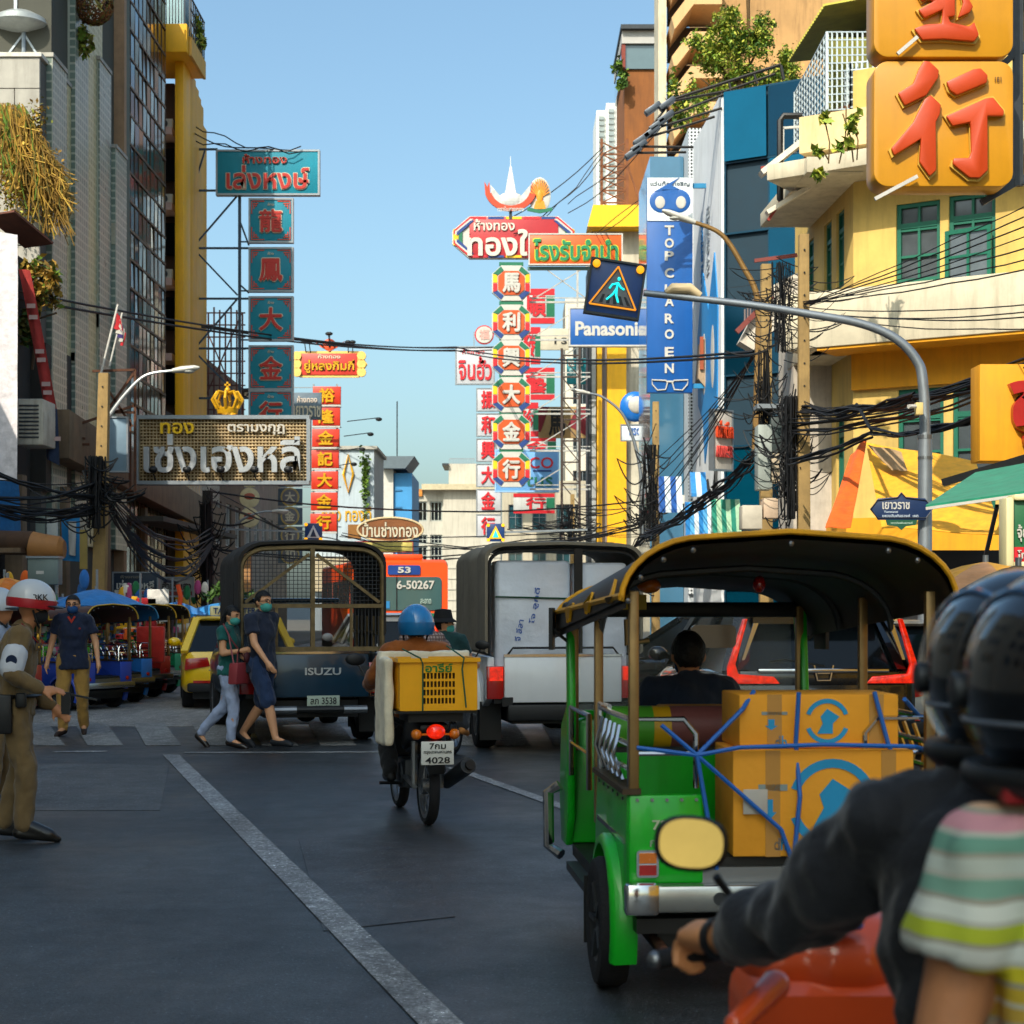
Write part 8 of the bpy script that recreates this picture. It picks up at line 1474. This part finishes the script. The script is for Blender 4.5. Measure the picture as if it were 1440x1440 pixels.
cables('cable_bundle', 'heavy dark cable bundle sagging across the left edge', [(W_(-30,710,34),W_(135,718,37.6),.15,14,.07),(W_(-30,655,34),W_(140,700,37.6),.1,4,.04),(W_(-30,690,34),W_(140,680,37.6),.25,4,.04)], (.012,.026), 11)
cables('cable_bundle', 'cable bundle drooping under the arcade balcony', [(W_(145,690,37.6),W_(298,765,51.5),1.3,9,.06),(W_(145,680,37.6),W_(298,750,51.5),.9,5,.08),(W_(145,695,38),W_(230,780,46),.3,4,.05)], (.012,.028), 12)
cables('overhead_wires', 'overhead wires strung across the street in mid-sky', [(W_(-20,400,40),W_(640,488,100),.6,1,.01),(W_(-20,412,40),W_(640,492,100),.6,1,.01),(W_(640,488,100),W_(1060,494,40),.5,1,.01),(W_(200,442,60),W_(700,492,100),.4,1,.01),(W_(640,493,100),W_(1060,500,40),.5,1,.01),(W_(200,448,60),W_(700,488,100),.5,1,.01)], (.03,.034), 13)
cables('overhead_wires', 'lower wires crossing the far street above the trucks', [(W_(295,690,52),W_(905,705,57),.4,1,.02),(W_(295,772,52),W_(905,735,57),.9,2,.03),(W_(480,752,80),W_(900,742,57),.5,4,.2),(W_(300,700,52),W_(480,765,80),.3,3,.15)], (.018,.028), 14)
cables('overhead_wires', 'thin wires rising to the roofs at upper right', [(W_(660,330,88),W_(850,205,90),.5,1,.02),(W_(720,330,88),W_(850,215,90),.5,2,.2),(W_(800,300,88),W_(960,140,62),.5,2,.2),(W_(830,330,88),W_(1000,160,62),.6,2,.2),(W_(270,190,62),W_(420,212,63),.2,3,.2)], (.02,.026), 15)
cables('overhead_wires', 'wires running down past the stained wall', [(W_(1060,500,37),W_(900,660+i*16,57),.3,1,.03) for i in range(7)], (.014,.02), 16)
# left stalls, umbrellas, goods
umb = [('big bright blue market umbrella right of the walking man',135,836,33,1.5,'#1473b8'),('blue market umbrella left of the officer on the pavement',88,846,36,1.2,'#1a5c94'),('blue umbrella behind the parked tuk-tuks',248,852,44,1.2,'#1473b8'),('blue umbrella behind the taxi, farthest right',312,853,46,1.8,'#1880c4'),('blue canopy umbrella between stalls behind tuk-tuks',190,856,42,1.0,'#1a6aa8')]
for l, px, py, Y, r, h in umb: c = at(px,py,Y); umbrella('umbrella', l, (c.x,Y,c.z+.1), r*.62, .3, [cloth(h)], grp='blue market umbrellas')
c = at(10,812,22); t = umbrella('umbrella', 'orange market umbrella with green print at left edge', (c.x,22,c.z), .62, .3, [cloth('#d8740e'), cloth('#e08a14')]); txt('ชาพะยอม', t, .1, c.z-.2, .3, .06, mat('#2a8a5a', .6), y=-.5, d=.002, rot=(R(-30),0,0))
rs = random.Random(12)
def stall(label, px, py, Y, w, cols, seed):
    c = at(px,py,Y); t = thing('market_stall', label, 'market stall', (c.x,Y,.13)); rv = random.Random(seed); MB().b2(-w/2,w/2,0,.7,.7,.76).b2(-w/2,w/2,.02,.05,0,.7).build('table', mat('#6a5238', .8, 0, .3), t)
    for i in range(10):
        s = rv.uniform(.12,.3); MB().box((rv.uniform(-w/2+.15,w/2-.15),rv.uniform(.1,.6),.76+s/2),(s*rv.uniform(.7,1.3),s,s)).build('goods', mat(rv.choice(cols), .7), t, bevel=.02)
    for i in range(5): MB().ell((rv.uniform(-w/2,w/2),.5,1.5+rv.uniform(0,.5)),(.1,.08,.2)).build('hanging_goods', cloth(rv.choice(cols)), t, smooth=True)
    for s in (-1,1): MB().bar((s*w/2,.6,0),(s*w/2,.6,2.2),.04).build('upright', GALV, t)
    return t
CL = ['#c02828','#d8a020','#2a7a4a','#2a6ab0','#d8d0c0','#b84878','#e06018']
for i, (px, Y, l) in enumerate(((60,34,'market stall of mixed goods behind officer'),(130,38,'market stall heaped with goods behind walking man'),(185,44,'market stall with hanging clothes under arcade sign'),(240,48,'market stall with red goods near second sign'),(305,52,'far market stall behind the taxi'))): stall(l, px, 900, Y, 1.8, CL, i)
t = thing('pink_bag', 'pink plastic sack on the road edge behind the officer', 'bag', gnd(70,996)); b = MB(); b.ell((0,0,.16),(.2,.16,.17)); b.ell((.05,0,.33),(.06,.05,.07)); remesh(b, 'sack', mat('#c2507c', .4, 0, .1, 4, .6, 12), t, .02, 3, wr=.03, wsc=9)
t = thing('ribbon', 'thin orange ribbon streaming up among left stalls', 'ribbon'); MB().tube(curve([at(250,822,40),at(254,840,40),at(252,855,40),at(256,872,40)],4),[(.05,.01)]*13,4).build('strip', mat('#d84a1a', .7), t)
for i, (px,py,h_) in enumerate(((178,860,'#d8a018'),(205,862,'#a81c24'),(222,850,'#c8c4bc'))):
    c = at(px,py,41); o = MB().b2(-.25,.25,0,.06,-.4,.35).build('garment', cloth(h_, bump=.8), None, bevel=.02); o.location = c; tag(o, ('yellow garment','dark red garment','white printed garment')[i]+' hung on display above parked tuk-tuks', 'clothing')
t = thing('corner_stall_box', 'tan slatted hoarding panel above blue umbrellas, left of barred pickup', 'hoarding'); u, w = at(322,778,50), at(352,836,50); MB().b2(u.x,w.x,50,50.3,w.z,u.z).build('panel', mat('#a5794c', .8, 0, .25, 3, streak=.4), t)
t = thing('pavement_shrub', 'dark green potted shrub behind the taxi', 'plant'); plant(t, at(325,840,45), (.5,.4,.3), 300, [LEAF[2]], .14, seed=90); MB().cyl((at(325,0,45).x,45,.13),(at(325,0,45).x,45,1.6),.04).build('stem', BRN, t)
# ================================================================ link everything into the scene
for o in bpy.data.objects:
    if o.name not in COL.objects: COL.objects.link(o)
